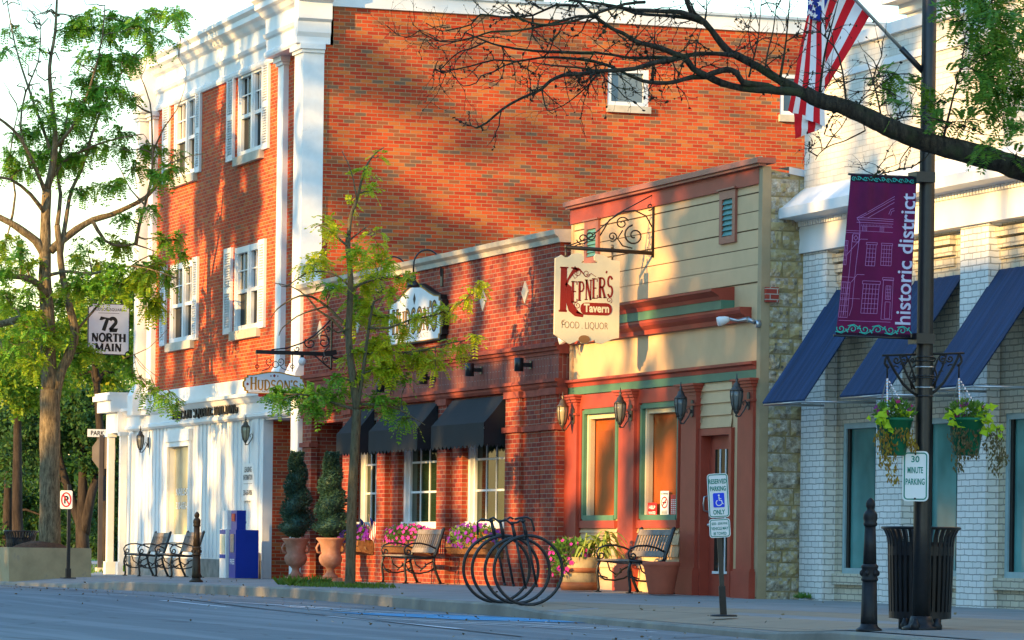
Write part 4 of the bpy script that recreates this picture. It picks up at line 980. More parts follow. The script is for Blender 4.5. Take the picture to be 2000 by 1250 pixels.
mb = MB(); mb.box(hx - .03, hx + .03, YT + .072, YT + .079, hz0 - .1, hz1 + .1); mb.tube([(hx, YT + .07, hz0), (hx, YT + .0, hz0 + .02), (hx, YT - .01, (hz0 + hz1) / 2), (hx, YT, hz1 - .02), (hx, YT + .07, hz1)], .012); c = onY(1378, 1028, YT); mb.lathe([(.01, 0), (.03, .005), (.03, .03), (.01, .04)], (c.x, YT + .05, c.z), 12); mb.build('door_handle', M['steel'], dr)
# louvred vents
for pl, pr, pt, pb in ((1147, 1174, 428, 517), (1411, 1442, 368, 478)):
    x0, x1 = fl(pl, (pt + pb) / 2), fl(pr, (pt + pb) / 2); z1, z0 = fz((pl + pr) / 2, pt + 3, YT), fz((pl + pr) / 2, pb - 3, YT); mb = MB(); t = .10; Y0 = YT - .05
    mb.box(x0, x0 + t, Y0, YT - .003, z0, z1); mb.box(x1 - t, x1, Y0, YT - .003, z0, z1); mb.box(x0 + t, x1 - t, Y0, YT - .003, z1 - .12, z1); mb.box(x0 + t, x1 - t, Y0, YT - .003, z0, z0 + .09); mb.box(x0 - .03, x1 + .03, Y0 - .03, YT - .003, z1, z1 + .02)
    fr = mb.build('vent', M['red_cap'], tv); g = MB(); n = 7
    g.cur = 1; g.box(x0 + t, x1 - t, YT - .006, YT - .004, z0 + .09, z1 - .12); g.cur = 0
    for k in range(n):
        zz = z0 + .10 + (z1 - z0 - .22) * k / n; g.quad((x0 + t, Y0 + .004, zz), (x1 - t, Y0 + .004, zz), (x1 - t, YT - .012, zz + .075), (x0 + t, YT - .012, zz + .075))
    g.build('louvre', [M['louvre'], M['sign_black']], fr)
# ------------------------------------------------------------------ white painted brick building (right)
YWF = 19.87; YWR = 20.04; WX0, WX1 = -46.17, -26
wb = thing('white_building', 'white painted brick shop building with deep cornice and tall windows', 'building', (WX0, YWF, 0))
fw = lambda pxs, py, Y=YWR: fx(pxs, py, Y)
ZP0 = 4.46; ZP1 = 4.80
za, zb_ = fz(1650, 1120, YWR), fz(1650, 827, YWR)
wn = [(fw(1643, 1000), fw(1725, 1000)), (fw(1800, 1000), fw(1885, 1000)), (fw(1960, 1000), fw(1960, 1000) + 1.15)]
pit = (wn[2][0] - wn[0][0]) / 2
mb = MB(); wall_holes(mb, WX0, WX1, -.5, ZP0, [(a, b, za, zb_, .12) for a, b in wn], PY(YWR), .12); mb.build('recessed_wall', M['brick_cream'], wb)
mb = MB(); mb.quad((WX0, YWF, -.5), (WX0, 34, -.5), (WX0, 34, 7.0), (WX0, YWF, 7.0)); wall_holes(mb, WX0, WX1, ZP0, 6.98, [], PY(YWF), .1); mb.build('upper_wall', M['brick_upper'], wb)
pls = [(1562.5, 1608), (1709, 1759), (1869, 1924)]
for pl, pr in pls:
    mb = MB(); mb.box(fx(pl, 1000, YWF), fx(pr, 1000, YWF), YWF, YWR - .002, -.5, ZP0 - .002); mb.build('pilaster', M['brick_white'], wb)
mb = MB(); mb.box(fx(2030, 1000, YWF), fx(2080, 1000, YWF), YWF, YWR - .002, -.5, ZP0 - .002); mb.build('pilaster', M['brick_white'], wb)
for k, (i0, i1) in enumerate(((1625, 1709), (1788, 1869), (1952, 2030))):
    mb = MB()   # corbelled courses above each window
    for q in range(3): mb.box(fw(i0, 500) + .02, fw(i1, 500) - .02, YWR - .03 - .03 * q, YWR - .002, ZP0 - .42 + .13 * q, ZP0 - .42 + .13 * q + .10)
    mb.build('corbel_course', M['brick_cream'], wb)
for i, (a, b) in enumerate(wn):
    mb = MB(); t = .07; Y0, Y1 = YWR + .02, YWR + .11
    mb.box(a, a + t, Y0, Y1, za, zb_); mb.box(b - t, b, Y0, Y1, za, zb_); mb.box(a + t, b - t, Y0, Y1, zb_ - t, zb_); mb.box(a + t, b - t, Y0, Y1, za, za + t)
    fr = mb.build('window', M['teal_frame'], wb); c_ = a + (b - a) * .66; g = MB(); g.box(a + .03, c_, YWR + .075, YWR + .1, za + .03, zb_ - .03); g.build('pane', M['glass_teal'], fr); g = MB(); g.box(c_ + .002, b - .03, YWR + .08, YWR + .1, za + .03, zb_ - .03); g.build('pane', M['glass_teal_dark'], fr)
    g = MB(); g.box(a + .07, a + .14, YWR + .045, YWR + .074, za + t, zb_ - t); g.build('sash', M['sign_black'], fr)
    g = MB(); g.box(a - .14, b + .05, YWR - .06, YWR + .02, za - .14, za - .003); g.build('sill', M['brick_cream'], wb)
mb = MB(); xx = fx(1533, 395, YWF - .2)
mb.extrude_x([(YWF + .1, ZP0), (YWF - .05, ZP0), (YWF - .05, ZP1), (YWF + .1, ZP1)], WX0 - .03, WX1); mb.build('frieze', M['white'], wb)
mb = MB(); k = WX0 + .02
while k < -33: mb.box(k, k + .045, YWF - .085, YWF - .001, ZP1 + .004, ZP1 + .065); k += .082
mb.build('dentil_course', M['white'], wb)
mb = MB(); prof = [(YWF + .05, ZP1 + .07), (YWF - .10, ZP1 + .07), (YWF - .12, ZP1 + .09), (YWF - .34, ZP1 + .10), (YWF - .34, ZP1 + .23), (YWF - .30, ZP1 + .25), (YWF + .0, ZP1 + .50), (YWF + .05, ZP1 + .50)]
mb.extrude_x(prof, WX0 - .10, WX1); mb.build('cornice', M['white_cornice'], wb)
mb = MB(); mb.box(WX0 - .03, WX1, YWF - .06, YWF + .3, 6.98, 7.12); mb.box(WX0 - .0, WX1, YWF - .03, YWF, 6.62, 6.70); mb.build('parapet_coping', M['white'], wb)
mb = MB(); ya = 21.2   # raised roof set back behind the parapet
mb.box(WX0 + .2, WX1, ya, 34, 6.5, 7.62); mb.box(WX0 + .12, WX1, ya - .08, 34, 7.62, 7.74); mb.box(WX0 + .05, WX1, ya - .3, 34, 7.74, 7.92); mb.build('attic_wall', M['white'], wb)
mb = MB(); mb.poly([(WX0 + .05, ya - .3, 7.925), (WX1, ya - .3, 7.925), (WX1, ya + 4, 10), (WX0 + 2.5, ya + 4, 10)]); mb.poly([(WX0 + .05, ya - .3, 7.925), (WX0 + 2.5, ya + 4, 10), (WX0 + .05, 34, 7.925)]); mb.build('roof', M['shingle'], wb)

# ------------------------------------------------------------------ awnings
def navy_awning(tl, tr, bl, br, label):
    """flat sloping canvas sheet on a pipe frame: top corners on the wall, bottom corners out over the pavement"""
    Yt = YWR - .03; d = .98
    TL, TR = onY(*tl, Yt), onY(*tr, Yt); BL, BR = onY(*bl, Yt - d), onY(*br, Yt - d)
    zt_, zb = (TL.z + TR.z) / 2, (BL.z + BR.z) / 2; x0, x1 = (TL.x + BL.x) / 2, (TR.x + BR.x) / 2
    t = thing('shop_awning', label, 'awning', (x0, Yt, zb), 'navy awnings on the white shop')
    mb = MB(); n, mm = 14, 10
    def P(u, v, o=0):
        sag = -.012 * math.sin(math.pi * v) + .004 * math.sin(u * 40); return (x0 + (x1 - x0) * u, Yt - d * v - o * .6, zt_ + (zb - zt_) * v + sag + o)
    for i in range(n):
        for j in range(mm): mb.quad(P(i / n, j / mm), P((i + 1) / n, j / mm), P((i + 1) / n, (j + 1) / mm), P(i / n, (j + 1) / mm), True)
    for i in range(n):
        a, b = P(i / n, 1), P((i + 1) / n, 1); mb.quad(a, b, (b[0], b[1] + .01, b[2] - .03), (a[0], a[1] + .01, a[2] - .03))
    for i in range(n):
        for j in range(mm): mb.quad(P(i / n, j / mm, -.012), P(i / n, (j + 1) / mm, -.012), P((i + 1) / n, (j + 1) / mm, -.012), P((i + 1) / n, j / mm, -.012))
    mb.build('canvas', M['awning_navy'], t)
    mb = MB(); mb.tube([(x0 + .01, Yt - d + .02, zb - .03), (x1 - .01, Yt - d + .02, zb - .03)], .016, 8)
    mb.build('frame_pipe', M['steel'], t)
    for xx in (x0 + .02, x1 - .02):
        mb = MB(); mb.tube([(xx, Yt - d + .02, zb - .03), (xx, Yt, zb - .02)], .016, 8); mb.build('frame_pipe', M['steel'], t)
navy_awning((1624, 568), (1707, 556), (1495, 787), (1580, 777), 'navy canvas awning nearest the rough stone wall')
navy_awning((1789, 548), (1870, 537), (1638, 775), (1743, 763), 'navy canvas awning in the middle, partly behind the purple banner')
navy_awning((1945, 527), (2040, 514), (1800, 757), (1916, 748), 'navy canvas awning at the right edge, behind the lamp post')
AWD = .34
def box_awning(i, xa, xb, label):
    d = AWD; Yw = YH - .01; zt_, zb, zv = fz(881, 783, Yw), fz(841, 833, Yw - d), fz(841, 880, Yw - d)
    t = thing('window_awning', label, 'awning', (xa, Yw, zv), 'black box awnings on the restaurant'); mb = MB(); Yf = Yw - d
    n = 12
    for k in range(n):
        u0, u1 = xa + (xb - xa) * k / n, xa + (xb - xa) * (k + 1) / n
        for j in range(6):
            f = lambda v: (Yw - d * v, zt_ + (zb - zt_) * v - .015 * math.sin(math.pi * v))
            (ya, za), (yb, zb2) = f(j / 6), f((j + 1) / 6); mb.quad((u0, ya, za), (u1, ya, za), (u1, yb, zb2), (u0, yb, zb2), True)
    for x in (xa, xb): mb.poly([(x, Yw, zt_)] + [(x, Yw - d * j / 6, zt_ + (zb - zt_) * j / 6 - .015 * math.sin(math.pi * j / 6)) for j in range(1, 7)] + [(x, Yf, zv + .06), (x, Yw, zv + .06)])
    mb.build('canvas', M['awning_black'], t)
    mb = MB(); m_ = 13     # scalloped valance on the front and both sides
    def val(A, B, cnt):
        A, B = Vector(A), Vector(B)
        for k in range(cnt * 4):
            s0, s1 = k / (cnt * 4), (k + 1) / (cnt * 4); h = lambda s: .05 - .05 * abs(math.sin(math.pi * cnt * s)) + 0 * s
            a, b = A.lerp(B, s0), A.lerp(B, s1)
            mb.quad(a, b, b - Vector((0, 0, zb - zv - h(s1))), a - Vector((0, 0, zb - zv - h(s0))))
    val((xa, Yf - .004, zb), (xb, Yf - .004, zb), m_); val((xb + .003, Yf, zv + .13), (xb + .003, Yw, zv + .13), 6) if False else None
    for k in range(24):
        s0, s1 = k / 24, (k + 1) / 24
        for x in (xa, xb):
            h = lambda s: .055 - .05 * abs(math.sin(math.pi * 6 * s)); a, b = (x, Yf + d * s0, zv + .062), (x, Yf + d * s1, zv + .062)
            mb.quad(a, b, (x, b[1], zv + h(s1)), (x, a[1], zv + h(s0)))
    mb.build('valance', M['awning_black'], t)
YA = YH - .01 - AWD
box_awning(0, fx(657, 880, YA), fx(693, 880, YA), 'black box awning at the left, over the window with two small flags')
box_awning(1, fx(720, 880, YA), fx(815, 880, YA), 'black box awning in the middle of three, right of the young tree')
box_awning(2, fx(842, 880, YA), fx(945, 880, YA), 'black box awning at the right of three, beside the big brick pier')

# ------------------------------------------------------------------ wall lamps
def coach_lamp(c, Yw, label, mbody, mglass, s=1.0, group='coach lamps on the tavern pilasters'):
    """lantern held out from the wall on a curled arm"""
    t = thing('wall_lantern', label, 'wall lamp', (c.x, Yw, c.z), group); t.scale = (.88, .88, .88); o = Vector((c.x, Yw - .20 * s, c.z))
    mb = MB(); mb.lathe([(.0, -.27), (.022, -.26), (.012, -.235), (.03, -.215), (.045, -.19), (.05, -.17)], o, 12)
    mb.lathe([(.092, .115), (.098, .125), (.092, .135), (.065, .165), (.055, .175), (.05, .21), (.03, .235), (.012, .25), (.028, .28), (.012, .30), (.006, .37)], o, 12)
    for k in range(6):
        a = math.pi * k / 3; mb.tube([o + Vector((math.cos(a) * r, math.sin(a) * r, z)) for r, z in ((.052, -.17), (.076, -.08), (.092, .03), (.092, .12))], .0085, 6)
    mb.build('lantern_frame', mbody, t)
    g = MB(); g.lathe([(.045, -.168), (.069, -.08), (.084, .03), (.084, .114)], o, 12); g.build('lantern_glass', mglass, t)
    mb = MB(); mb.prism(rrect(.09, .26, .04), (c.x - .045, Yw - .02, c.z - .16), (1, 0, 0), (0, 0, 1), (0, -1, 0), -.02)
    mb.tube([(c.x, Yw - .02, c.z - .05), (c.x, Yw - .07, c.z - .16), (c.x, Yw - .14, c.z - .26), (c.x, Yw - .20 * s, c.z - .265)], .011, 8)
    mb.tube([(c.x, Yw - .02, c.z - .1), (c.x, Yw - .06, c.z - .02), (c.x, Yw - .1, c.z - .05), (c.x, Yw - .09, c.z - .1)], .008, 6)
    mb.build('bracket', mbody, t)
YL_ = YT - .09
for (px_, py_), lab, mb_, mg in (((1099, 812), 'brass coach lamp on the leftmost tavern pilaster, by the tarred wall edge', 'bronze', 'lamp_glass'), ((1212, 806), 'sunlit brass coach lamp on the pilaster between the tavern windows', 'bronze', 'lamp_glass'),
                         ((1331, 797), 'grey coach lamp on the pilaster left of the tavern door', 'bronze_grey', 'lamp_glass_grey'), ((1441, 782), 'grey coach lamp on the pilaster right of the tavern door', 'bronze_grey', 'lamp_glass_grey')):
    coach_lamp(onY(px_ + 22, py_ - 3, YL_ - .0), YL_, lab, M[mb_], M[mg])
coach_lamp(onY(290, 862, YG - .05), YG - .05, 'black lantern on the white shopfront near its far corner', M['black'], M['lamp_glass_grey'], 1.0, 'lanterns on the white shopfront')
coach_lamp(onY(497, 845, YG - .02), YG - .02, 'cream glass lantern on the white shopfront above the leasing notice', M['bronze'], M['lamp_glass'], 1.0, 'lanterns on the white shopfront')
for i, ((px_, py_), lab) in enumerate((((1030, 713), 'black cylinder downlight on the brick band above the big corner pier'), ((933, 723), 'black cylinder downlight second from the right on the brick band'),
                              ((842, 739), 'black cylinder downlight above the gap between two awnings'), ((757, 756), 'black cylinder downlight half hidden behind the young tree'))):
    c = onY(px_ + 8, py_, YH); t = thing('cylinder_light', lab, 'wall lamp', (c.x, YH, c.z), 'cylinder downlights on the restaurant')
    o = (c.x, YH - .20, c.z - .10); mb = MB(); mb.lathe([(.062, 0), (.07, .003), (.07, .20), (.062, .203)], o, 18); mb.build('lamp_body', M['black'], t)
    mb = MB(); mb.box(c.x - .05, c.x + .05, YH - .02, YH - .0055, c.z - .06, c.z + .06); mb.box(c.x - .025, c.x + .025, YH - .135, YH - .02, c.z - .03, c.z + .03); mb.build('wall_plate', M['black'], t)
for (px_, py_), lab in (((864, 540), 'black gooseneck lamp at the right above the oval-topped restaurant sign'), ((798, 552), 'black gooseneck lamp at the left above the oval-topped restaurant sign')):
    c = onY(px_, py_, YH); t = thing('gooseneck_lamp', lab, 'wall lamp', (c.x, YH, c.z), 'gooseneck lamps above the restaurant sign'); pts = [(c.x, YH - .02, c.z)]
    for k in range(15): a = R(0 + 180 * k / 14); pts.append((c.x, YH - .03 - .23 + .23 * math.cos(a), c.z + .16 + .26 * math.sin(a)))
    pts.append((c.x, YH - .49, c.z + .0)); mb = MB(); mb.tube(pts, .014, 8); mb.box(c.x - .06, c.x + .06, YH - .02, YH - .003, c.z - .16, c.z + .13); mb.build('arm', M['black'], t)
    mb = MB(); mb.lathe([(.02, .02), (.045, .0), (.045, -.09), (.10, -.14), (.105, -.19), (.095, -.19), (.04, -.10)], (c.x, YH - .49, c.z), 18); mb.build('lamp_shade', M['black'], t)
# floodlights
def flood(c, Yw, label):
    t = thing('floodlight', label, 'floodlight', (c.x, Yw, c.z), 'round floodlights on the tavern'); o = Vector((c.x, Yw, c.z)); mb = MB()
    mb.tube([o, o + Vector((0, -.05, 0)), o + Vector((-.02, -.14, -.02)), o + Vector((-.03, -.26, .0))], [.045, .03, .02, .02], 10); mb.build('arm', M['steel'], t)
    mb = MB(); a = Vector((-.25, -.9, -.25)).normalized(); p = o + Vector((-.03, -.26, 0)); mb.tube([p, p + a * .05, p + a * .12, p + a * .16], [.03, .05, .065, .06], 14); mb.build('lamp_head', M['sign_white'], t)
flood(onY(1462, 624, YT - .05), YT - .05, 'white floodlight under the tavern cornice near the corner board')
flood(onY(1146, 661, YT), YT, 'white floodlight on the tavern wall behind the hanging tavern sign')
c = onY(1483, 633, YT - .06); t = thing('junction_box', 'round grey junction box on the tavern corner board', 'junction box', tuple(c)); mb = MB(); mb.tube([(c.x, YT - .05, c.z), (c.x, YT - .12, c.z)], .05, 12); mb.build('box_body', M['steel'], t); mb = MB(); mb.tube([(c.x, YT - .12, c.z + .02), (c.x - .05, YT - .2, c.z + .06)], .03, 10); mb.build('socket', M['steel'], t)
c = onY(664, 690, YH); t = thing('security_camera', 'small black security camera beside the wrought iron sign bracket', 'security camera', (c.x, YH, c.z)); mb = MB(); mb.obox((c.x, YH - .18, c.z), (.04, .0, .0), (0, .11, .02), (0, -.01, .04)); mb.build('camera_body', M['black'], t); mb = MB(); mb.tube([(c.x, YH, c.z - .1), (c.x, YH - .12, c.z - .08), (c.x, YH - .16, c.z - .03)], .018, 8); mb.build('bracket', M['black'], t)

# ------------------------------------------------------------------ hanging signs on iron brackets
def sgn(pts, X):
    """picture points -> (y,z) on the plane x = X"""
    return [(onX(*p, X).y, onX(*p, X).z) for p in pts]
def yz_tube(mb, pts, X, r, n=6): mb.tube([(X, a, b) for a, b in pts], r, n)
XK = onY(1279, 450, YT).x
t = thing('hanging_sign', 'cream hanging tavern sign with ornate red lettering on an iron bracket', 'sign', (XK, YT, onX(1279, 450, XK).z))
out = sgn([(1084, 504), (1091, 501), (1096, 498), (1103, 503), (1110, 502), (1118, 496), (1128, 494), (1136, 496), (1140, 503), (1139, 509), (1134, 513), (1142, 514), (1156, 514), (1168, 513), (1161, 508), (1160, 501), (1164, 496), (1172, 497), (1184, 502), (1194, 508), (1210, 510), (1208, 660), (1194, 663), (1182, 669), (1174, 672), (1164, 670), (1160, 664), (1150, 668), (1143, 672), (1134, 670), (1130, 664), (1122, 668), (1112, 672), (1098, 664), (1082, 653)], XK)
mb = MB(); mb.prism(out, (XK - .02, 0, 0), (0, 1, 0), (0, 0, 1), (1, 0, 0), .04); brd = mb.build('sign_board', M['sign_cream'], t)
YK = lambda p: onX(*p, XK)
def frame_px(X, a, b, up):
    """frame from picture points: origin a, to b along the writing, to up"""
    A, B, C = onX(*a, X), onX(*b, X), onX(*up, X); return A, (B - A), (C - A)
mb = MB(); XF_ = XK + .0225; Y_ = (0, 1, 0)
o = onX(1092, 608, XF_); k_ = 1 / scale_at(o)
# big K
s = lambda *pts: [((p[0] - 1092) * k_, (608 - p[1]) * k_) for p in pts]
mb.ribbon(s((1101, 522), (1100, 606)), .092, o, Y_, Z_); mb.ribbon(s((1093, 522), (1110, 522)), .02, o, Y_, Z_); mb.ribbon(s((1091, 607), (1108, 607)), .025, o, Y_, Z_)
mb.ribbon(s((1128, 523), (1120, 530), (1110, 545), (1106, 556)), [.09, .05, .03, .03], o, Y_, Z_); mb.ribbon(s((1116, 522), (1130, 524), (1136, 526)), [.02, .04, .02], o, Y_, Z_)
mb.ribbon(s((1105, 553), (1112, 560), (1113, 590), (1118, 602), (1128, 611), (1142, 616)), [.03, .07, .09, .11, .09, .03], o, Y_, Z_); mb.ribbon(s((1128, 608), (1140, 612), (1152, 612)), [.03, .015, .008], o, Y_, Z_)
for f0, f1 in (((1130, 530), 1), ((1148, 532), -1)): mb.ribbon([((f0[0] - 1092) * k_ + a, (608 - f0[1]) * k_ + b) for a, b in spiral(0, 0, .055, 200, 1.3, .2, flip=f1)], .009, o, Y_, Z_)
mb.ribbon(s((1118, 534), (1124, 543), (1130, 537), (1126, 533)), .008, o, Y_, Z_); mb.ribbon(s((1136, 527), (1146, 538), (1158, 532), (1168, 538)), [.02, .012, .01, .006], o, Y_, Z_)
mb.ribbon([((1130 - 1092) * k_ + a, (608 - 595) * k_ + b) for a, b in spiral(0, 0, .05, 120, 1.4, .2)], .009, o, Y_, Z_); mb.ribbon([((1196 - 1092) * k_ + a, (608 - 583) * k_ + b) for a, b in spiral(0, 0, .045, 300, 1.3, .2)], .009, o, Y_, Z_)
for i, (ch, x0, y0, y1, w_) in enumerate((('E', 1117, 590, 548, 13), ('P', 1131, 586, 548, 13), ('N', 1145, 584, 544, 15), ('E', 1160, 581, 541, 12), ('R', 1173, 579, 539, 16), ("'", 1187, 545, 526, 6), ('S', 1191, 576, 536, 13))):
    serif(mb, ch, o + Vector((0, (x0 - 1092) * k_, (608 - y0) * k_)), Y_, Z_, w_ * k_, (y0 - y1) * k_, weight=.22, sl=.16)
mb.build('sign_lettering', M['maroon'], brd)
mb = MB(); mb.prism([(p[0] + (1136 - 1092) * k_, p[1] + (608 - 613) * k_) for p in rrect(66 * k_, 24 * k_, 11 * k_)], o, Y_, Z_, (1, 0, 0), .003); mb.build('sign_panel', M['maroon'], brd)
mb = MB(); cu_o = o + Vector((.004, (1143 - 1092) * k_, (608 - 608) * k_))
sans(mb, 'Tavern', cu_o, Y_, Z_, 53 * k_, 17 * k_, .035); mb.build('sign_lettering', M['sign_cream'], brd)
mb = MB(); sans(mb, 'FOOD . LIQUOR', o + Vector((0, (1098 - 1092) * k_, (608 - 643) * k_)), Y_, Z_, 96 * k_, 16 * k_, -.012)
mb.ribbon([((1102 - 1092) * k_ + a, (608 - 630) * k_ + b) for a, b in spiral(0, 0, .04, 60, .9, .4)], .008, o, Y_, Z_); mb.build('sign_lettering', M['brown_letter'], brd)
mb = MB(); mb.prism([(a * 12 * k_, b * 8 * k_) for a, b in arc(0, 0, 1, 1, 0, 345, 23)], o + Vector((0, (1145 - 1092) * k_, (608 - 661) * k_)), Y_, Z_, (1, 0, 0), .006); mb.build('sign_medallion', M['brown_letter'], brd)
# bracket: bar, back plate and scrolls
mb = MB(); zb = onX(1279, 497, XK).z; z0 = onX(1105, 483, XK)
pl0, pl1 = onX(1279, 375, XK), onX(1279, 503, XK); yt = YT - .02
mb.box(XK - .025, XK + .025, YT - .02, YT - .001, pl1.z, pl0.z); mb.tube([(XK, YT - .03, pl0.z), (XK, YT - .03, pl1.z)], .018, 6)
mb.tube([onX(1279, 495, XK), onX(1106, 483, XK)], .028, 8)
def px_tube(pts, X, r, n=6): mb.tube([onX(*p, X) for p in pts], r, n)
def px_spiral(c, r0, a0, tn, X, r=.010, flip=1, r1=.18): px_tube([(c[0] + a, c[1] - b) for a, b in spiral(0, 0, r0, a0, tn, r1, flip=flip)], X, r)
px_tube([(1110, 480), (1150, 466), (1180, 440), (1205, 418), (1235, 402), (1276, 380)], XK, .009)
px_tube([(1172, 460), (1190, 430), (1215, 414), (1240, 411), (1262, 422), (1276, 448)], XK, .011)
px_spiral((1138, 466), 12, 190, 1.5, XK); px_spiral((1153, 460), 10, 170, 1.4, XK, flip=-1); px_spiral((1196, 462), 10, 250, 1.5, XK); px_spiral((1239, 460), 21, 100, 1.5, XK, .012); px_spiral((1215, 436), 13, 20, 1.4, XK); px_spiral((1269, 404), 7, 250, 1.3, XK)
px_tube([(1216, 450), (1206, 466), (1216, 480), (1235, 485)], XK, .010); px_tube([(1120, 482), (1128, 478), (1134, 478)], XK, .009)
mb.build('bracket', M['iron'], t)
for p in (1105, 1196):
    mb = MB(); px_tube([(p, 483 + (p - 1105) * .07), (p, 512)], XK, .016, 6); px_tube([(p, 478), (p, 486)], XK, .022, 6); mb.build('hanger', M['bronze'], t)
# restaurant hanging sign
XHS = onY(648, 690, YH).x
t = thing('hanging_sign', 'white shaped hanging sign with gold letters under a long black bar', 'sign', (XHS, YH, onX(648, 690, XHS).z))
def shaped(w_, h_, arch, c):
    """sign outline with stepped corners and an arched top; origin lower left"""
    top = [(w_ - c - (w_ - 2 * c) * k / 10, h_ + arch * (.5 + .5 * math.cos(math.pi * (k - 5) / 5))) for k in range(11)]
    return [(c, 0), (w_ - c, 0), (w_ - c, c * .5), (w_ - c * .4, c * .6), (w_ - c * .4, c * 1.2), (w_, c * 1.6), (w_, h_ - c * 1.6), (w_ - c * .4, h_ - c * 1.2), (w_ - c * .4, h_ - c * .6), (w_ - c, h_ - c * .5)] + top + [(c, h_ - c * .5), (c * .4, h_ - c * .6), (c * .4, h_ - c * 1.2), (0, h_ - c * 1.6), (0, c * 1.6), (c * .4, c * 1.2), (c * .4, c * .6), (c, c * .5)]
o = onX(473, 768, XHS); k_ = 1 / scale_at(o); w_ = 126 * k_; h_ = 36 * k_
mb = MB(); mb.prism(shaped(w_, h_, 8 * k_, .075), o, Y_, Z_, (1, 0, 0), .05); brd = mb.build('sign_board', M['gold'], t)
inn = [(p[0] * .955 + w_ * .0225, p[1] * .90 + h_ * .05) for p in shaped(w_, h_, 8 * k_, .075)]
mb = MB(); mb.prism(inn, o + Vector((.05, 0, 0)), Y_, Z_, (1, 0, 0), .004); mb.build('sign_panel', M['sign_white'], brd)
mb = MB(); oo = o + Vector((.056, 14 * k_, 7.5 * k_)); serif(mb, "HUDSON'S", oo, Y_, Z_, 98 * k_, 19 * k_, weight=.20, heights=[1.28, 1, 1, 1, 1, 1, 1.05, 1]); mb.build('sign_lettering', M['gold'], brd)
mb = MB(); sans(mb, 'RESTAURANT', o + Vector((.056, 38 * k_, 3.2 * k_)), Y_, Z_, 50 * k_, 2.6 * k_); mb.build('sign_lettering', M['sign_black'], brd); mb = MB(); mb.box(o.x + .054, o.x + .056, o.y + 15 * k_, o.y + 36 * k_, o.z + 4 * k_, o.z + 4.5 * k_); mb.build('rule_line', M['sign_black'], brd); mb = MB(); mb.box(o.x + .054, o.x + .056, o.y + 90 * k_, o.y + 111 * k_, o.z + 4 * k_, o.z + 4.5 * k_); mb.build('rule_line', M['sign_black'], brd)
mb = MB()
for a, b, q in ((63, 35.5, 3.2), (56, 35, 1.7), (70, 35, 1.7), (9, 18, 3), (117, 18, 3)): mb.poly([o + Vector((.056, (a + dx) * k_, (b + dz) * k_)) for dx, dz in ((-q, 0), (0, -q), (q, 0), (0, q))])
mb.build('sign_diamond', M['maroon'], brd)
mb = MB(); mb.prism([(p[0] + 32 * k_, p[1] - 6 * k_) for p in rrect(62 * k_, 8 * k_, 3 * k_)], o + Vector((.005, 0, 0)), Y_, Z_, (1, 0, 0), .03); mb.build('lower_plaque', M['maroon'], brd)
mb = MB(); mb.obox(((onX(500, 687, XHS) + onX(648, 692, XHS)) / 2), (.03, 0, 0), tuple((onX(648, 692, XHS) - onX(500, 687, XHS)) / 2), (0, 0, .035))
mb.box(XHS - .03, XHS + .03, YH - .02, YH - .001, onX(648, 722, XHS).z, onX(648, 622, XHS).z)
px_tube([(530, 683), (560, 680), (590, 670), (615, 654), (635, 636), (646, 624)], XHS, .014); px_spiral((606, 670), 12, 140, 1.2, XHS, .012); px_spiral((632, 668), 14, 60, 1.2, XHS, .012, flip=-1); px_spiral((580, 681), 6, 180, 1.1, XHS, .01); px_spiral((640, 642), 6, 250, 1.2, XHS, .01)
px_tube([(612, 692), (630, 708), (647, 722)], XHS, .014); px_spiral((636, 702), 7, 120, 1.3, XHS, .01); px_tube([(632, 640), (640, 660), (643, 676), (634, 686)], XHS, .01)
px_spiral((538, 712), 6, 0, 1.0, XHS, .008, r1=1); px_spiral((548, 706), 8, 270, 1.1, XHS, .008); px_spiral((526, 706), 8, 270, 1.1, XHS, .008, flip=-1); px_tube([(545, 712), (552, 720), (564, 724)], XHS, .008); px_tube([(530, 712), (524, 720), (512, 724)], XHS, .008)
mb.build('bracket', M['black'], t)
for p in (502, 571): mb = MB(); px_tube([(p, 692), (p, 726)], XHS, .010, 6); px_spiral((p, 716), 3.5, 0, 1, XHS, .008, r1=1); mb.build('hanger', M['iron'], t)
c = onX(590, 706, XHS); t = thing('globe_lamp', 'small round white bulb lamp under the black sign bar', 'lamp', tuple(c)); mb = MB(); mb.lathe([(.01, -.075), (.045, -.06), (.07, -.02), (.07, .02), (.045, .06), (.02, .075)], c, 16); mb.build('bulb', M['sign_white'], t); mb = MB(); mb.tube([c + Vector((0, 0, .07)), c + Vector((0, 0, .14))], .03, 10); mb.build('socket', M['black'], t)
# wall sign with arched top
YS = YH - .10; a, b = onY(757, 690, YS), onY(866, 655, YS); w_ = b.x - a.x; zlo = onY(860, 663, YS).z; h_ = onY(866, 574, YS).z - zlo
t = thing('wall_sign', 'white arched wall sign with dark outlined letters on the brick parapet', 'sign', (a.x, YH, zlo)); o = Vector((a.x, YH - .01, zlo)); N_ = (0, -1, 0)
mb = MB(); mb.prism(shaped(w_, h_, .26, .14), o, X_, Z_, N_, .10); brd = mb.build('sign_board', M['sign_black'], t)
sc2 = lambda f: [(p[0] * f + w_ * (1 - f) / 2, p[1] * (2 * f - 1) ** .6 + h_ * (1 - (2 * f - 1) ** .6) / 2) for p in shaped(w_, h_, .26, .14)]
mb = MB(); mb.prism(sc2(.955), o + Vector((0, -.10, 0)), X_, Z_, N_, .004); mb.build('sign_border', M['gold'], brd)
mb = MB(); mb.prism(sc2(.93), o + Vector((0, -.104, 0)), X_, Z_, N_, .004); mb.build('sign_panel', M['sign_white'], brd)
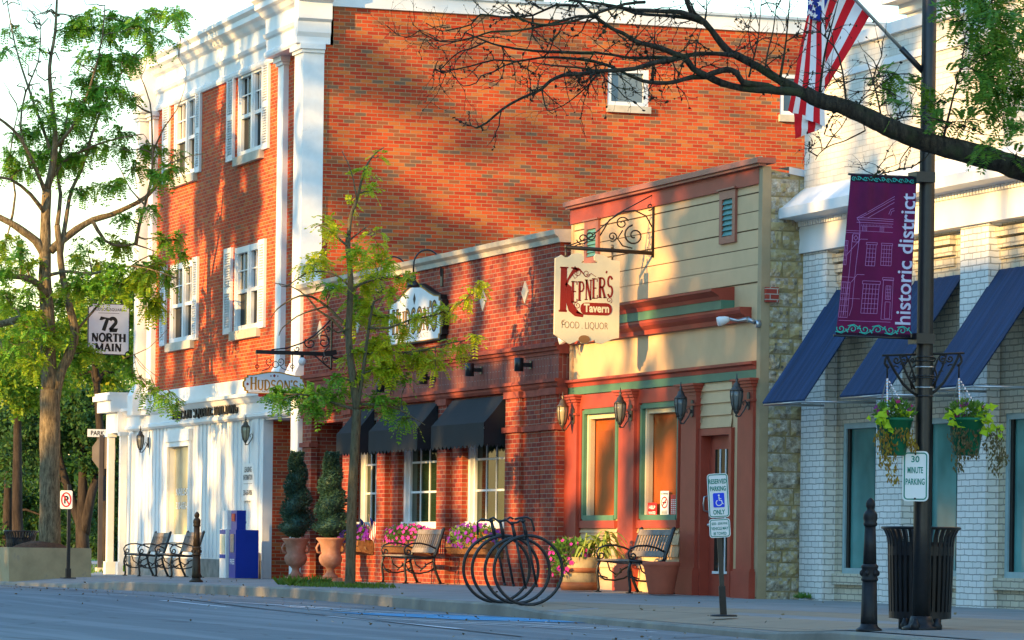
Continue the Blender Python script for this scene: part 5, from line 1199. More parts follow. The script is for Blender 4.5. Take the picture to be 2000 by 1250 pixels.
mb = MB(); of = o + Vector((0, -.1095, 0)); serif(mb, "HUDSON'S", of + Vector((w_ * .10, 0, h_ * .26)), X_, Z_, w_ * .80, h_ * .50, weight=.32, sl=.17, heights=[1.15, 1, 1, 1, 1, 1, 1.25, 1.15]); mb.build('sign_lettering', M['sign_black'], brd)
mb = MB(); serif(mb, "HUDSON'S", of + Vector((w_ * .10, -.001, h_ * .26)), X_, Z_, w_ * .80, h_ * .50, weight=.12, sl=.06, heights=[1.15, 1, 1, 1, 1, 1, 1.25, 1.15]); mb.build('sign_lettering', M['gold'], brd)
mb = MB(); serif(mb, 'RESTAURANT', of + Vector((w_ * .24, 0, h_ * .10)), X_, Z_, w_ * .52, h_ * .10, weight=.14)
mb.build('sign_lettering', M['sign_black'], brd)
for cx, cz in ((.5, 1.0), (.08, .5)):
    mb = MB(); mb.poly([of + Vector((w_ * cx + dx, -.001, h_ * cz + dz)) for dx, dz in ((-.07, 0), (0, -.1), (.07, 0), (0, .1))])
    mb.build('sign_diamond', M['sign_black'], brd)
# address sign on the far corner
XA = XU - .1; o = onX(170, 692, XA); k_ = 1 / scale_at(o); w_, h_ = 83 * k_, 100 * k_; c = 7 * k_
t = thing('address_sign', 'white notched address sign hanging from the far corner of the brick building', 'sign', (XA, YB, o.z))
cut = arc(0, 0, c, c, 90, 0, 5)
def notched(w_, h_, c): return [(p[0], p[1]) for p in arc(0, 0, c, c, 90, 0, 5)] + [(w_ + p[0], p[1]) for p in arc(0, 0, c, c, 180, 90, 5)] + [(w_ + p[0], h_ + p[1]) for p in arc(0, 0, c, c, 270, 180, 5)] + [(p[0], h_ + p[1]) for p in arc(0, 0, c, c, 360, 270, 5)]
mb = MB(); mb.prism(notched(w_, h_, c), o, Y_, Z_, (1, 0, 0), .05); brd = mb.build('sign_board', M['sign_black'], t)
mb = MB(); e = 1.6 * k_; mb.prism([(p[0] + e, p[1] + e) for p in notched(w_ - 2 * e, h_ - 2 * e, c)], o + Vector((.05, 0, 0)), Y_, Z_, (1, 0, 0), .004); mb.build('sign_panel', M['sign_grey'], brd)
mb = MB(); oz = lambda a, b: o + Vector((.056, a * k_, b * k_)); serif(mb, '72', oz(24, 47), Y_, Z_, 34 * k_, 25 * k_, weight=.34); serif(mb, 'NORTH', oz(7, 25.5), Y_, Z_, 69 * k_, 16 * k_, weight=.30); serif(mb, 'MAIN', oz(14, 7), Y_, Z_, 54 * k_, 15 * k_, weight=.30); serif(mb, 'HUDSON SQUARE', oz(10, 86), Y_, Z_, 62 * k_, 5 * k_, weight=.2); mb.box(XA + .054, XA + .056, o.y + 20 * k_, o.y + 62 * k_, o.z + 81 * k_, o.z + 81.7 * k_); mb.build('sign_lettering', M['sign_black'], brd)
mb = MB(); zz = o.z + h_ + .07; mb.tube([(XA + .02, o.y + .02, zz), (XA + .02, YB + .02, zz)], .016, 6); mb.tube([(XA + .02, o.y + .15, zz), (XA + .02, o.y + .15, zz - .09)], .01, 6); mb.tube([(XA + .02, o.y + w_ - .15, zz), (XA + .02, o.y + w_ - .15, zz - .09)], .01, 6); mb.build('bracket', M['black'], t)
# leasing notice on the shopfront
ls0, ls1 = fx(479, 950, YG), fx(500, 950, YG); lz0, lz1 = fz(490, 978, YG), fz(490, 905, YG); w_, h_ = ls1 - ls0, lz1 - lz0
t = thing('notice_board', 'white leasing information notice on the white shopfront beside the entry', 'sign', (ls0, YG, lz0)); mb = MB(); mb.box(ls0, ls1, YG - .055, YG - .02, lz0, lz1); brd = mb.build('sign_board', M['sign_white'], t)
mb = MB()
for tx, zz, hh, ww in (('LEASING', .76, .15, .66), ('INFORMATION', .55, .15, .84), ('330-650-9806', .14, .15, .84)): sans(mb, tx, (ls0 + w_ * (1 - ww) / 2, YG - .057, lz0 + h_ * zz), X_, Z_, w_ * ww, h_ * hh, .02)
mb.box(ls0 + .1 * w_, ls1 - .1 * w_, YG - .0575, YG - .0555, lz0 + h_ * .45, lz0 + h_ * .46); mb.build('sign_lettering', M['sign_black'], brd)

# ------------------------------------------------------------------ street furniture
def onground(x, y): return walk_z(x, y)
def make_bench(label):
    """slatted bench facing -y, origin under the middle of its front"""
    t = local_thing('park_bench', label, 'bench', 'slatted benches along the shopfronts'); L_ = 1.22
    mb = MB()
    for k in range(5): y = -.02 + .085 * k; mb.box(-L_ / 2, L_ / 2, y, y + .07, .43 - .012 * k, .455 - .012 * k)
    mb.build('seat', M['wood_grey'], t)
    mb = MB(); a = Vector((0, .12, .36)).normalized(); b0 = Vector((0, .44, .47)); nrm = Vector((0, -a.z, a.y))
    for h in (.03, .34): mb.obox(b0 + a * (h + .03), (L_ / 2, 0, 0), nrm * .015, a * .04)
    n = 11
    for k in range(n): x = -L_ / 2 + .08 + (L_ - .16) * k / (n - 1); mb.obox(b0 + a * .215 + Vector((x, 0, 0)), (.023, 0, 0), nrm * .009, a * .12)
    mb.build('backrest', M['wood_grey'], t)
    for x in (-L_ / 2, L_ / 2):
        mb = MB(); T = lambda pts, r: mb.tube([(x, p[0], p[1]) for p in pts], r, 7)
        T([(-.04, .0), (-.03, .06), (-.045, .18), (-.06, .28), (-.045, .36), (-.02, .42)], .020); T([(.55, .0), (.50, .10), (.45, .22), (.42, .34), (.43, .44)], .022)
        T([(-.06, .435), (.10, .425), (.28, .405), (.43, .42)], .022); b1 = b0 + a * .42; T([(.43, .42), (b0.y + .02, .48), (b1.y + .01, b1.z), (b1.y + .03, b1.z + .01)], .028)
        T([(.02, .43), (-.05, .47), (-.07, .54), (-.03, .60), (.06, .635), (.2, .64), (.34, .61), (.45, .56)], .014); T([(x2, z2) for x2, z2 in spiral(.0, .50, .05, 200, 1.1, .4, 14)], .012)
        T([(-.03, .22), (.06, .17), (.2, .16), (.34, .19), (.44, .25)], .013); T([(-.04, .30), (.0, .22), (.1, .19)], .011); T([(.42, .36), (.3, .3), (.2, .2)], .012); T([(.09, .42), (.13, .30), (.22, .24), (.30, .27), (.28, .33)], .011)
        mb.box(x - .03, x + .03, -.085, .0, -.002, .014); mb.box(x - .03, x + .03, .51, .60, -.002, .014)
        mb.build('end_frame', M['black'], t)
    return t
bench0 = make_bench('slatted bench with black scroll ends in front of the restaurant windows')
def place(o, x, y, rz=0, dz=0): o.location = (x, y, onground(x, y) + dz); o.rotation_euler = (0, 0, rz)
YBn = 18.38
xm = (fx(746, 1136, YBn) + fx(803, 1138, YBn)) / 2; place(bench0, xm, YBn)
for (pa, pb, Y, lab) in ((1172, 1237, 18.42, 'slatted bench with black scroll ends by the tavern wall, beside the big red pot'),
                         (247, 276, 17.95, 'slatted bench at the far end of the white shopfront, yellow tag on its leg'), (309, 338, 17.95, 'slatted bench on the white shopfront partly behind the brown bollard')):
    b = copy_tree(bench0); b['label'] = lab; place(b, (fx(pa, 1130, Y) + fx(pb, 1130, Y)) / 2, Y)
    if pa == 247:
        mb = MB(); mb.box(-.64, -.60, -.075, -.02, .08, .20); o = mb.build('leg_tag', M['leaf_lime'], None); o.parent = b
def make_bollard(label, m):
    K = lambda pr: [(r_ * .70, z) for r_, z in pr]
    t = local_thing('bollard', label, 'bollard', 'cast iron bollards on the kerb')
    mb = MB(); mb.lathe(K([(.165, 0), (.165, .02), (.15, .03), (.115, .045), (.105, .07)]), n=24); mb.build('base_flange', M['black_rust'] if m == 'bollard_black' else M[m], t)
    mb = MB(); mb.lathe(K([(.105, .07), (.102, .14), (.092, .44)]), n=32, flute=.07); mb.lathe(K([(.094, .44), (.108, .45), (.108, .46), (.098, .47), (.100, .55), (.108, .56), (.108, .575), (.09, .585), (.086, .59)]), n=24); mb.lathe(K([(.084, .585), (.068, .92)]), n=32, flute=.08)
    for k in range(6): a = k * math.pi / 3 + .3; mb.lathe([(.0, -.03), (.018, -.015), (.021, 0), (.018, .015), (0, .03)], (.07 * math.cos(a), .07 * math.sin(a), .51), 8)
    mb.build('shaft', M[m], t)
    mb = MB(); mb.lathe(K([(.07, .915), (.085, .925), (.088, .945), (.078, .955), (.09, .985), (.088, 1.02), (.07, 1.045), (.05, 1.055), (.044, 1.07), (.058, 1.09), (.06, 1.115), (.048, 1.14), (.02, 1.16), (.012, 1.165)]), n=20); mb.build('finial', M[m], t)
    return t
bo = make_bollard('brown cast iron bollard in front of the benches on the white shopfront', 'bollard_brown')
p = onG(383, 1137); place(bo, p.x, p.y)
bo2 = make_bollard('black cast iron bollard left of the slatted litter bin', 'bollard_black')
p = onG(1697, 1234, .0); place(bo2, p.x, p.y)
def make_bin(label, m):
    """slatted steel litter bin with flared rim"""
    t = local_thing('litter_bin', label, 'litter bin', 'slatted steel litter bins'); n = 34; r = .27
    mb = MB()
    for k in range(n):
        a = 2 * math.pi * k / n; c, s = math.cos(a), math.sin(a); tv_ = Vector((-s, c, 0)) * .015
        pr = [(r, .10), (r + .012, .45), (r + .02, .76), (r + .028, .82), (r + .055, .88), (r + .075, .905)]
        for (r0, z0), (r1, z1) in zip(pr, pr[1:]):
            A, B = Vector((c * r0, s * r0, z0)), Vector((c * r1, s * r1, z1)); d = Vector((c, s, 0)) * .006
            mb.quad(A - tv_ + d, A + tv_ + d, B + tv_ + d, B - tv_ + d); mb.quad(A + tv_ - d, A - tv_ - d, B - tv_ - d, B + tv_ - d); mb.quad(A - tv_ - d, A - tv_ + d, B - tv_ + d, B - tv_ - d); mb.quad(A + tv_ + d, A + tv_ - d, B + tv_ - d, B + tv_ + d)
    mb.build('slats', m, t)
    def ring(r0, z0, r1, z1, nm):
        mb = MB(); mb.lathe([(r0, z0), (r1, z1), (r1 - .012, z1), (r0 - .012, z0)], n=40); o = mb.build(nm, m, t)
    mb = MB(); i0 = 0
    mb.tube([(math.cos(2 * math.pi * k / 40) * (r + .075), math.sin(2 * math.pi * k / 40) * (r + .075), .905) for k in range(41)], .013, 8, cap=False); mb.build('rim', m, t)
    for z0, z1, e in ((.66, .74, .022), (.10, .16, .008)):
        mb = MB(); R1 = r + e; 
        for k in range(40):
            a0, a1 = 2 * math.pi * k / 40, 2 * math.pi * (k + 1) / 40; mb.quad((math.cos(a0) * R1, math.sin(a0) * R1, z0), (math.cos(a1) * R1, math.sin(a1) * R1, z0), (math.cos(a1) * R1, math.sin(a1) * R1, z1), (math.cos(a0) * R1, math.sin(a0) * R1, z1), True)
        mb.build('band', m, t)
    mb = MB(); mb.lathe([(.18, .11), (.225, .12), (.235, .78), (.22, .78), (.2, .2)], n=28); mb.build('liner', M['sign_black'], t)
    mb = MB(); mb.lathe([(.19, -.01), (.19, .09), (r, .10), (r, .11)], n=28); mb.build('base', m, t)
    return t
bi = make_bin('black slatted litter bin behind the lamp post on the right', M['metal_dark']); p = onG(1797, 1229); place(bi, p.x - .05, p.y + .02)
bi2 = make_bin('slatted litter bin behind the concrete tree planter', M['metal_dark']); p = onG(40, 1119); place(bi2, -76.9, 16.05)
# lamp post
XLP, YLP = None, None
p = onG(1799, 1232); lamp = thing('street_lamp', 'tall black fluted lamp post carrying banner, flag and flower baskets', 'lamp post', (p.x, p.y, onground(p.x, p.y))); LP = Vector(lamp.location)
mb = MB()
for k in range(1):
    mb.lathe([(.082, .10), (.076, .9), (.073, 2.2), (.066, 4.6), (.058, 7.4)], LP, 32, flute=.10)
mb.build('post', M['black'], lamp)
mb = MB(); mb.lathe([(.17, 0), (.17, .03), (.12, .05), (.105, .09), (.09, .13)], LP, 16)
for k in range(4):
    a = math.pi / 4 + k * math.pi / 2; q = LP + Vector((math.cos(a) * .15, math.sin(a) * .15, 0)); mb.lathe([(.04, 0), (.045, .05), (.03, .07), (.018, .11)], q, 8)
mb.build('base', M['black_rust'], lamp)
mb = MB(); mb.lathe([(.06, 7.4), (.14, 7.5), (.2, 7.9), (.16, 8.1), (.05, 8.3)], LP, 16); mb.build('lamp_head', M['black'], lamp)
def lp_r(z): return .0815 - .0034 * z
for pz in (697, 705, 717, 734, 738, 757, 774):
    z = onX(1800, pz, LP.x).z - LP.z; mb = MB(); r_ = lp_r(z) + .006; mb.lathe([(r_, z - .006), (r_ + .003, z), (r_, z + .006)], LP, 24); mb.build('clamp_band', M['steel'] if pz in (717, 757) else M['black'], lamp)
XB = LP.x
# basket bracket, a fan of scrolls to either side
for sgn_ in (-1, 1):
    mb = MB(); P_ = lambda pts, r, n=6: mb.tube([onX(1803 + sgn_ * a, b - (sgn_ * a) * .028, XB) for a, b in pts], r, n)
    P_([(14, 692), (80, 692)], .010); P_([(12, 772), (24, 764), (40, 748), (54, 726), (64, 708), (70, 694)], .013); P_([(16, 760), (30, 735), (40, 712), (46, 694)], .010); P_([(15, 745), (22, 720), (28, 704), (34, 694), (42, 696)], .009)
    P_([(22, 760), (27, 735), (22, 718), (14, 712)], .008); P_([(a + 22, 740 - b) for a, b in spiral(0, 0, 8, 90, 1.5)], .009); P_([(a + 52, 702 - b) for a, b in spiral(0, 0, 7, 200, 1.2)], .008); P_([(a + 38, 703 - b) for a, b in spiral(0, 0, 6, 150, 1.2)], .008); P_([(a + 20, 702 - b) for a, b in spiral(0, 0, 6, 150, 1.2)], .008)
    P_([(70, 694), (74, 700), (75, 708), (71, 714), (67, 716)], .012)
    for a, b in ((30, 728), (48, 716), (36, 712)): P_([(a, b), (a + 5, b - 3), (a + 9, b - 2)], .006, 4)
    mb.build('basket_bracket', M['iron'], lamp)
# parking sign on the post
D_ = (LP - O).dot(_f) - .12; RT = Vector((math.sin(YAW + R(6)), math.cos(YAW + R(6)), 0)); FN = Vector((RT.y, -RT.x, 0)); UPV = Vector((0, 0, 1))
def plate(name, label, cat, c, w_, h_, th=.006, group=None, parent=None, rt=RT, up=UPV, face=None, rim='sign_green', corner=.04, inset=.018, rw=.011):
    """sheet metal sign: white plate with a coloured rim line; returns thing and front frame"""
    n = rt.cross(up); o = c - rt * w_ / 2 - up * h_ / 2
    mb = MB(); mb.prism(rrect(w_, h_, corner), o, rt, up, n, th); mb.cur = 1
    rr = [(p[0] + inset, p[1] + inset) for p in rrect(w_ - 2 * inset, h_ - 2 * inset, corner * .7, 6)]
    mb.ribbon(rr, rw, o + n * (th + .002), rt, up, closed=True)
    return mb, o + n * (th + .0035)
c = onD(1788, 930, D_); k_ = D_ / FOC
t = thing('parking_sign', 'white and green thirty minute parking sign on the lamp post', 'sign', tuple(c)); w_, h_ = 51 * k_, 98 * k_
mb, o = plate('p', '', '', c, w_, h_); mb.build('sign_plate', [M['sign_white'], M['sign_green']], t)
mb = MB()
for tx, x0, zz, ww, hh in (('30', 17, 76, 16, 12.5), ('MINUTE', 10, 54.5, 30, 12.5), ('PARKING', 6.5, 32, 37, 12.5)): sans(mb, tx, o + RT * x0 * k_ + UPV * zz * k_, RT, UPV, ww * k_, hh * k_, .02)
mb.build('sign_lettering', M['sign_green'], t)
mb = MB(); [mb.disc(o + RT * 25 * k_ + UPV * q * k_ + FN * .001, RT, UPV, .009, 10) for q in (92, 5)]; mb.build('bolt', M['sign_black'], t)
mb = MB(); mb.box(LP.x - .10, LP.x + .02, LP.y - .03, LP.y + .03, c.z - .04, c.z + .04); mb.build('sign_clamp', M['black'], t)
# banner
XBN = LP.x + .02; cor = dict(tl=(1661, 340), tr=(1787, 347), br=(1781, 660), bl=(1632, 655))
t = thing('street_banner', 'purple historic district banner with a pale line drawing of a house', 'banner', tuple(onX(1787, 500, XBN)))
TL, TR, BR, BL = [onX(*cor[k], XBN) for k in ('tl', 'tr', 'br', 'bl')]
def bp(u, v, off=0):
    q = TL.lerp(TR, u).lerp(BL.lerp(BR, u), v); fold = .012 * math.sin(u * 26 + 1) * max(0, 1 - v * 2.2) + .02 * math.sin(v * 3.4 + u * 2) + .008 * math.sin(u * 9 - v * 5)
    return q + Vector((fold + off, 0, 0))
mb = MB(); n, mm = 40, 44
for i in range(n):
    for j in range(mm):
        mb.cur = 1 if (j < 2 or j == mm - 1) else 0; mb.quad(bp(i / n, (j + 1) / mm), bp((i + 1) / n, (j + 1) / mm), bp((i + 1) / n, j / mm), bp(i / n, j / mm), True)
bn = mb.build('banner_cloth', [M['banner'], M['banner_dark']], t)
AR = 320.0 / 140
def bline(pts, w_, m, off=.004, sub=6):
    """stroke on the cloth in banner pixel coordinates of the drawing (0-140, 0-320)"""
    P = []
    for a, b in zip(pts, pts[1:]): P += [(a[0] + (b[0] - a[0]) * k / sub, a[1] + (b[1] - a[1]) * k / sub) for k in range(sub)]
    P.append(pts[-1]); K = len(P)
    for i in range(K - 1):
        a, b = Vector(P[i]), Vector(P[i + 1]); d = b - a
        if d.length < 1e-6: continue
        d.normalize(); nn = Vector((-d.y, d.x)) * w_ / 2
        mb.quad(*[bp(q.x / 140, q.y / 320, off) for q in (a - nn, b - nn, b + nn, a + nn)])
mb = MB(); W1 = .9
def rect_(x0, y0, x1, y1, nx=0, ny=0):
    bline([(x0, y0), (x1, y0), (x1, y1), (x0, y1), (x0, y0)], W1, 0)
    for k in range(1, nx + 1): x = x0 + (x1 - x0) * k / (nx + 1); bline([(x, y0), (x, y1)], .7, 0)
    for k in range(1, ny + 1): y = y0 + (y1 - y0) * k / (ny + 1); bline([(x0, y), (x1, y)], .7, 0)
for a, b in (((20, 86), (96, 40)), ((24, 87), (96, 45)), ((40, 86), (96, 52))): bline([a, b], W1, 0)
for y in (86, 90, 95): bline([(20, y), (96, y)], W1, 0)
for k in range(22): x = 30 + k * 3; bline([(x, 98), (x, 101)], .6, 0, sub=1)
bline([(28, 102), (96, 102)], .7, 0); bline([(20, 86), (26, 95), (28, 120), (26, 180), (26, 262), (22, 280)], W1, 0); bline([(14, 120), (14, 200), (10, 280)], W1, 0); bline([(0, 112), (96, 112)], .7, 0); bline([(0, 116), (30, 116)], .7, 0)
for x0 in (32, 68): rect_(x0, 102, x0 + 8, 112, 2, 0)
rect_(44, 138, 62, 180, 2, 4); rect_(42, 134, 64, 138); rect_(74, 138, 96, 178, 3, 4); rect_(73, 134, 97, 138); rect_(-0, 132, 6, 180, 1, 4)
rect_(44, 216, 74, 274, 4, 5); rect_(42, 210, 76, 216); rect_(82, 206, 102, 285, 0, 0); rect_(80, 202, 103, 207); rect_(88, 218, 98, 245, 2, 3); rect_(88, 250, 98, 283); rect_(1, 214, 18, 284, 3, 5); rect_(15, 118, 27, 134); bline([(21, 121), (25, 126), (21, 131), (17, 126), (21, 121)], W1, 0)
bline([(6, 160), (30, 128), (44, 128)], W1, 0); bline([(20, 214), (30, 198), (44, 198)], W1, 0); bline([(2, 290), (100, 290)], W1, 0); bline([(0, 204), (26, 204)], .7, 0); bline([(0, 246), (40, 246)], .7, 0); bline([(86, 76), (90, 66), (96, 64)], W1, 0); bline([(90, 78), (92, 70), (97, 68)], .7, 0)
mb.build('line_drawing', M['banner_line'], bn)
mb = MB()
for k in range(6):
    x0 = 8 + k * 23; fl_ = 1 if k % 2 else -1
    bline([(x0 + a, 306 + fl_ * b) for a, b in spiral(0, 0, 8.5, 160, 1.25, .2, 18)], 1.8, 0, sub=1); bline([(x0 - 10, 306 - fl_ * 6), (x0 + 2, 306 - fl_ * 9), (x0 + 13, 306 - fl_ * 2), (x0 + 18, 306 + fl_ * 5)], 1.6, 0, sub=3); bline([(x0 + 9, 306), (x0 + 14, 306 - fl_ * 7)], 2.4, 0, sub=2)
mb.build('scroll_border', M['banner_teal'], bn); mb = MB()
for k in range(11): x0 = 6 + k * 12.5; bline([(x0 + a, 8 + b) for a, b in spiral(0, 0, 4.5, 40 + 180 * (k % 2), 1.2, .2, 14)], 1.3, 0, sub=1); bline([(x0 + 3, 5), (x0 + 9, 11)], 1.2, 0, sub=2)
mb.build('scroll_border', M['banner_teal'], bn)
mb = MB(); tmp = MB(); sans(tmp, 'historic district', (0, 0, 0), (1, 0, 0), (0, 1, 0), 262, 30, .012)
pts = []
for x, y, z in tmp.v: pts.append(tuple(bp((137 - y) / 140 if False else (109 + (30 - y)) / 140, (294 - x) / 320, .005)))
# writing runs upward: letters' tops face left
i0 = len(mb.v); mb.v += pts
for f in tmp.f: mb.f.append(tuple(i0 + q for q in f)); mb.mi.append(0); mb.sm.append(False)
mb.build('banner_lettering', M['banner_text'], bn)
for pz, px_ in ((346, 1661), (659, 1632)):
    mb = MB(); a = onX(px_ - 4, pz - (6 if pz < 400 else 4), XBN); b = onX(1800, pz + (1 if pz < 400 else 3), XBN); mb.tube([a, b], .011, 6); mb.obox(b, (.09, 0, 0), (0, .09, 0), (0, 0, .045)); mb.build('banner_arm', M['black'], t)
# flag on an angled staff
XFG = LP.x - .02; t = thing('flag', 'large striped national flag drooping from an angled staff on the lamp post', 'flag', tuple(onX(1803, 138, XFG)))
s0, s1 = onX(1803, 140, XFG), onX(1560, -118, XFG)
mb = MB(); mb.tube([s0, s0.lerp(s1, .18)], .026, 10); mb.build('staff_socket', M['black'], t); mb = MB(); mb.tube([s0.lerp(s1, .12), s1], .016, 10); mb.build('staff', M['staff'], t)
FP = lambda a, b, dx=0: onX(a, b, XFG) + Vector((dx, 0, 0))
mb = MB()
def flag_patch(A, B, C, D, nstr, first, canton=None, n=12, amp=.02, ph=0, mirror=False):
    """quad patch A-B across the stripes at the top, D-C at the bottom; stripes run from A-B to D-C"""
    nu = nstr * 3
    def P(u, v):
        q = A.lerp(B, u).lerp(D.lerp(C, u), v); return q + Vector((amp * math.sin(u * 7 + ph + v * 1.5) + .35 * amp * math.sin(v * 9 + u * 4), 0, 0))
    for i in range(nu):
        for j in range(n):
            st = i // 3 + first; mb.cur = 0 if st % 2 == 0 else 1
            if canton and canton(i / nu, (j + .5) / n): mb.cur = 2
            mb.quad(P(i / nu, (j + 1) / n), P((i + 1) / nu, (j + 1) / n), P((i + 1) / nu, j / n), P(i / nu, j / n), True)
    return P
# right part, hanging from the staff, stripes slanting down to the fold; then the fold in front
Pr = flag_patch(FP(1606, -62, -.06), FP(1706, 26, -.06), FP(1606, 185, -.01), FP(1592, 50, -.01), 7, 0, canton=lambda u, v: u < .50 and v > .34 and False, amp=.015)
Pl = flag_patch(FP(1576, -20, .08), FP(1604, -30, .04), FP(1609, 250, .03), FP(1529, 218, .09), 6, 0, amp=.03, ph=1, n=20)
mb.cur = 2; Pc = flag_patch(FP(1571, -60, .10), FP(1640, -70, .0), FP(1596, 44, .05), FP(1564, 34, .11), 6, 0, canton=lambda u, v: True, amp=.02)
flag_patch(FP(1546, 222, .05), FP(1608, 236, .02), FP(1604, 252, .0), FP(1549, 272, .03), 4, 0, amp=.015, n=6)
fc = mb.build('flag_cloth', [M['flag_red'], M['flag_white'], M['flag_blue']], t)
mb = MB()
for u, v in ((.12, .72), (.42, .80), (.70, .70), (.25, .50), (.55, .58), (.82, .45), (.3, .93), (.62, .93), (.12, .93)):
    c = Pc(u, v) + Vector((.008, 0, 0)); mb.poly([c + Vector((0, math.cos(R(90 + 36 * k)) * (.034 if k % 2 == 0 else .014), math.sin(R(90 + 36 * k)) * (.034 if k % 2 == 0 else .014))) for k in range(10)])
mb.build('flag_stars', M['flag_white'], fc)
# reserved parking sign on its own post
p = onG(1413, 1204); t = thing('parking_sign', 'reserved parking sign with blue wheelchair symbol on a leaning black post', 'sign', tuple(p)); D_ = (p - O).dot(_f); k_ = D_ / FOC
top = onD(1399, 930, D_); ax = (top - p).normalized(); rt = _r - ax * _r.dot(ax); rt.normalize(); nn = rt.cross(ax)
mb = MB(); q = p + ax * .30; mb.obox((q + top) / 2, rt * .024, nn * .024, (top - q) / 2); mb.build('post', M['black'], t)
mb = MB(); mb.obox(p + ax * .16, rt * .034, nn * .034, ax * .15); mb.lathe([(.14, 0), (.14, .012), (.12, .02)], p, 20); mb.build('base', M['metal_dark'], t)
c1 = onD(1402.5, 968, D_) + nn * .035; w_, h_ = 41 * k_, 86 * k_
mb, o = plate('', '', '', c1, w_, h_, rt=rt, up=ax, corner=.035, inset=.012, rw=.009); mb.build('sign_plate', [M['sign_white'], M['sign_green']], t)
mb = MB()
for tx, x0, zz, ww, hh in (('RESERVED', 3.2, 66, 34.5, 9.5), ('PARKING', 5, 52, 31, 9.5), ('ONLY', 9, 6, 23, 9.5)): sans(mb, tx, o + rt * x0 * k_ + ax * zz * k_, rt, ax, ww * k_, hh * k_, .025)
mb.build('sign_lettering', M['sign_green'], t)
mb = MB(); mb.prism([(a + 10 * k_, b + 20 * k_) for a, b in rrect(22 * k_, 28 * k_, 2 * k_)], o, rt, ax, nn, .001); sy = mb.build('symbol_panel', M['sign_blue'], t)
mb = MB(); oo = o + nn * .003 + rt * 10 * k_ + ax * 20 * k_; sc_ = 22 * k_
rb = lambda pts, w_: mb.ribbon([(a * sc_, b * sc_) for a, b in pts], w_ * sc_, oo, rt, ax)
mb.disc(oo + rt * .52 * sc_ + ax * 1.06 * sc_, rt, ax, .085 * sc_, 12); rb([(.52, .95), (.54, .62), (.74, .60), (.80, .34), (.90, .30)], .09); rb([(.54, .78), (.72, .76)], .07); rb(arc(.50, .40, .25, .25, 120, 340, 14), .08)
mb.build('wheelchair_symbol', M['sign_white'], sy)
c2 = onD(1405.5, 1031.5, D_) + nn * .035; w_, h_ = 41 * k_, 37 * k_
mb, o = plate('', '', '', c2, w_, h_, rt=rt, up=ax, corner=.03, inset=.012, rw=.008); mb.build('sign_plate', [M['sign_white'], M['sign_green']], t)
mb = MB()
for tx, x0, zz, ww, hh in (('$250 - $500 FINE', 5, 24.5, 31, 5.5), ('VEHICLE MAY', 4, 15, 33, 6), ('BE TOWED', 8, 5, 25, 6)): sans(mb, tx, o + rt * x0 * k_ + ax * zz * k_, rt, ax, ww * k_, hh * k_, .015)
mb.build('sign_lettering', M['sign_green'], t)
# no parking sign by the planter
p = onG(133, 1129); t = thing('no_parking_sign', 'small no parking sign on a short black post before the tree planter', 'sign', tuple(p)); D_ = (p - O).dot(_f); k_ = D_ / FOC; rt = _r; nn = rt.cross(UPV)
mb = MB(); mb.box(p.x - .03, p.x + .03, p.y - .03, p.y + .03, p.z, p.z + 1.75); mb.build('post', M['black'], t); mb = MB(); mb.box(p.x - .045, p.x + .045, p.y - .045, p.y + .045, p.z, p.z + .18); mb.box(p.x - .14, p.x + .14, p.y - .12, p.y + .12, p.z - .01, p.z + .012); mb.build('base', M['black'], t)
c = onD(130, 976, D_) + nn * .05; w_, h_ = 24 * k_, 36 * k_; mb, o = plate('', '', '', c, w_, h_, rt=rt, corner=.03, rim='', inset=.02, rw=.006); mb.build('sign_plate', [M['sign_cream'] if False else M['sign_white'], M['sign_white']], t)
mb = MB(); cc = o + rt * w_ / 2 + UPV * h_ / 2; mb.ribbon([(a, b) for a, b in arc(0, 0, w_ * .37, h_ * .37, 0, 350, 30)], .025, cc, rt, UPV, closed=True); mb.ribbon([(-w_ * .25, h_ * .26), (w_ * .25, -h_ * .26)], .025, cc + nn * .001, rt, UPV); mb.build('prohibition_ring', M['sign_red'], t)
mb = MB(); sans(mb, 'P', cc - rt * w_ * .17 - UPV * h_ * .21, rt, UPV, w_ * .36, h_ * .42, .03); mb.build('sign_lettering', M['sign_black'], t)
# street name and the back of a stop sign beyond the portico
X_s = -90.0; q = onX(198, 860, X_s); p = Vector((q.x, q.y, zf(X_s) - .05)); t = thing('stop_sign', 'stop sign seen from behind on a brown post under a street name plate', 'sign', tuple(p)); zt_ = onX(198, 850, X_s).z
mb = MB(); mb.box(p.x - .03, p.x + .03, p.y - .05, p.y + .05, p.z, zt_); mb.build('post', M['back_of_sign'], t); mb = MB(); mb.box(p.x - .09, p.x + .09, p.y - .09, p.y + .09, p.z, p.z + .12); mb.build('base', M['sign_cream'], t)
cz_ = onX(203, 911, X_s); mb = MB(); r_ = .40
mb.prism([(math.cos(R(22.5 + 45 * k)) * r_, math.sin(R(22.5 + 45 * k)) * r_) for k in range(8)], (p.x + .0, p.y + .06, onX(203, 885, X_s).z), (math.sin(R(55)), math.cos(R(55)), 0), (0, 0, 1), (math.cos(R(55)), -math.sin(R(55)), 0), -.01); mb.build('octagon_plate', M['back_of_sign'], t)
mb = MB(); z0, z1 = onX(203, 978, X_s).z, onX(203, 930, X_s).z; mb.box(p.x - .06, p.x - .05, p.y - .02, p.y + .24, z0, z1); mb.build('lower_plate', M['back_of_sign'], t)
mb = MB(); a, b = onX(171, 853, X_s), onX(222, 839, X_s); mb.box(p.x - .01, p.x + .01, a.y, b.y, a.z, b.z); nb = mb.build('name_plate', M['sign_white'], t); mb = MB(); sans(mb, 'PARK', (p.x + .012, a.y + (b.y - a.y) * .12, a.z + (b.z - a.z) * .2), Y_, Z_, (b.y - a.y) * .52, (b.z - a.z) * .6, .02); mb.build('sign_lettering', M['sign_black'], nb)
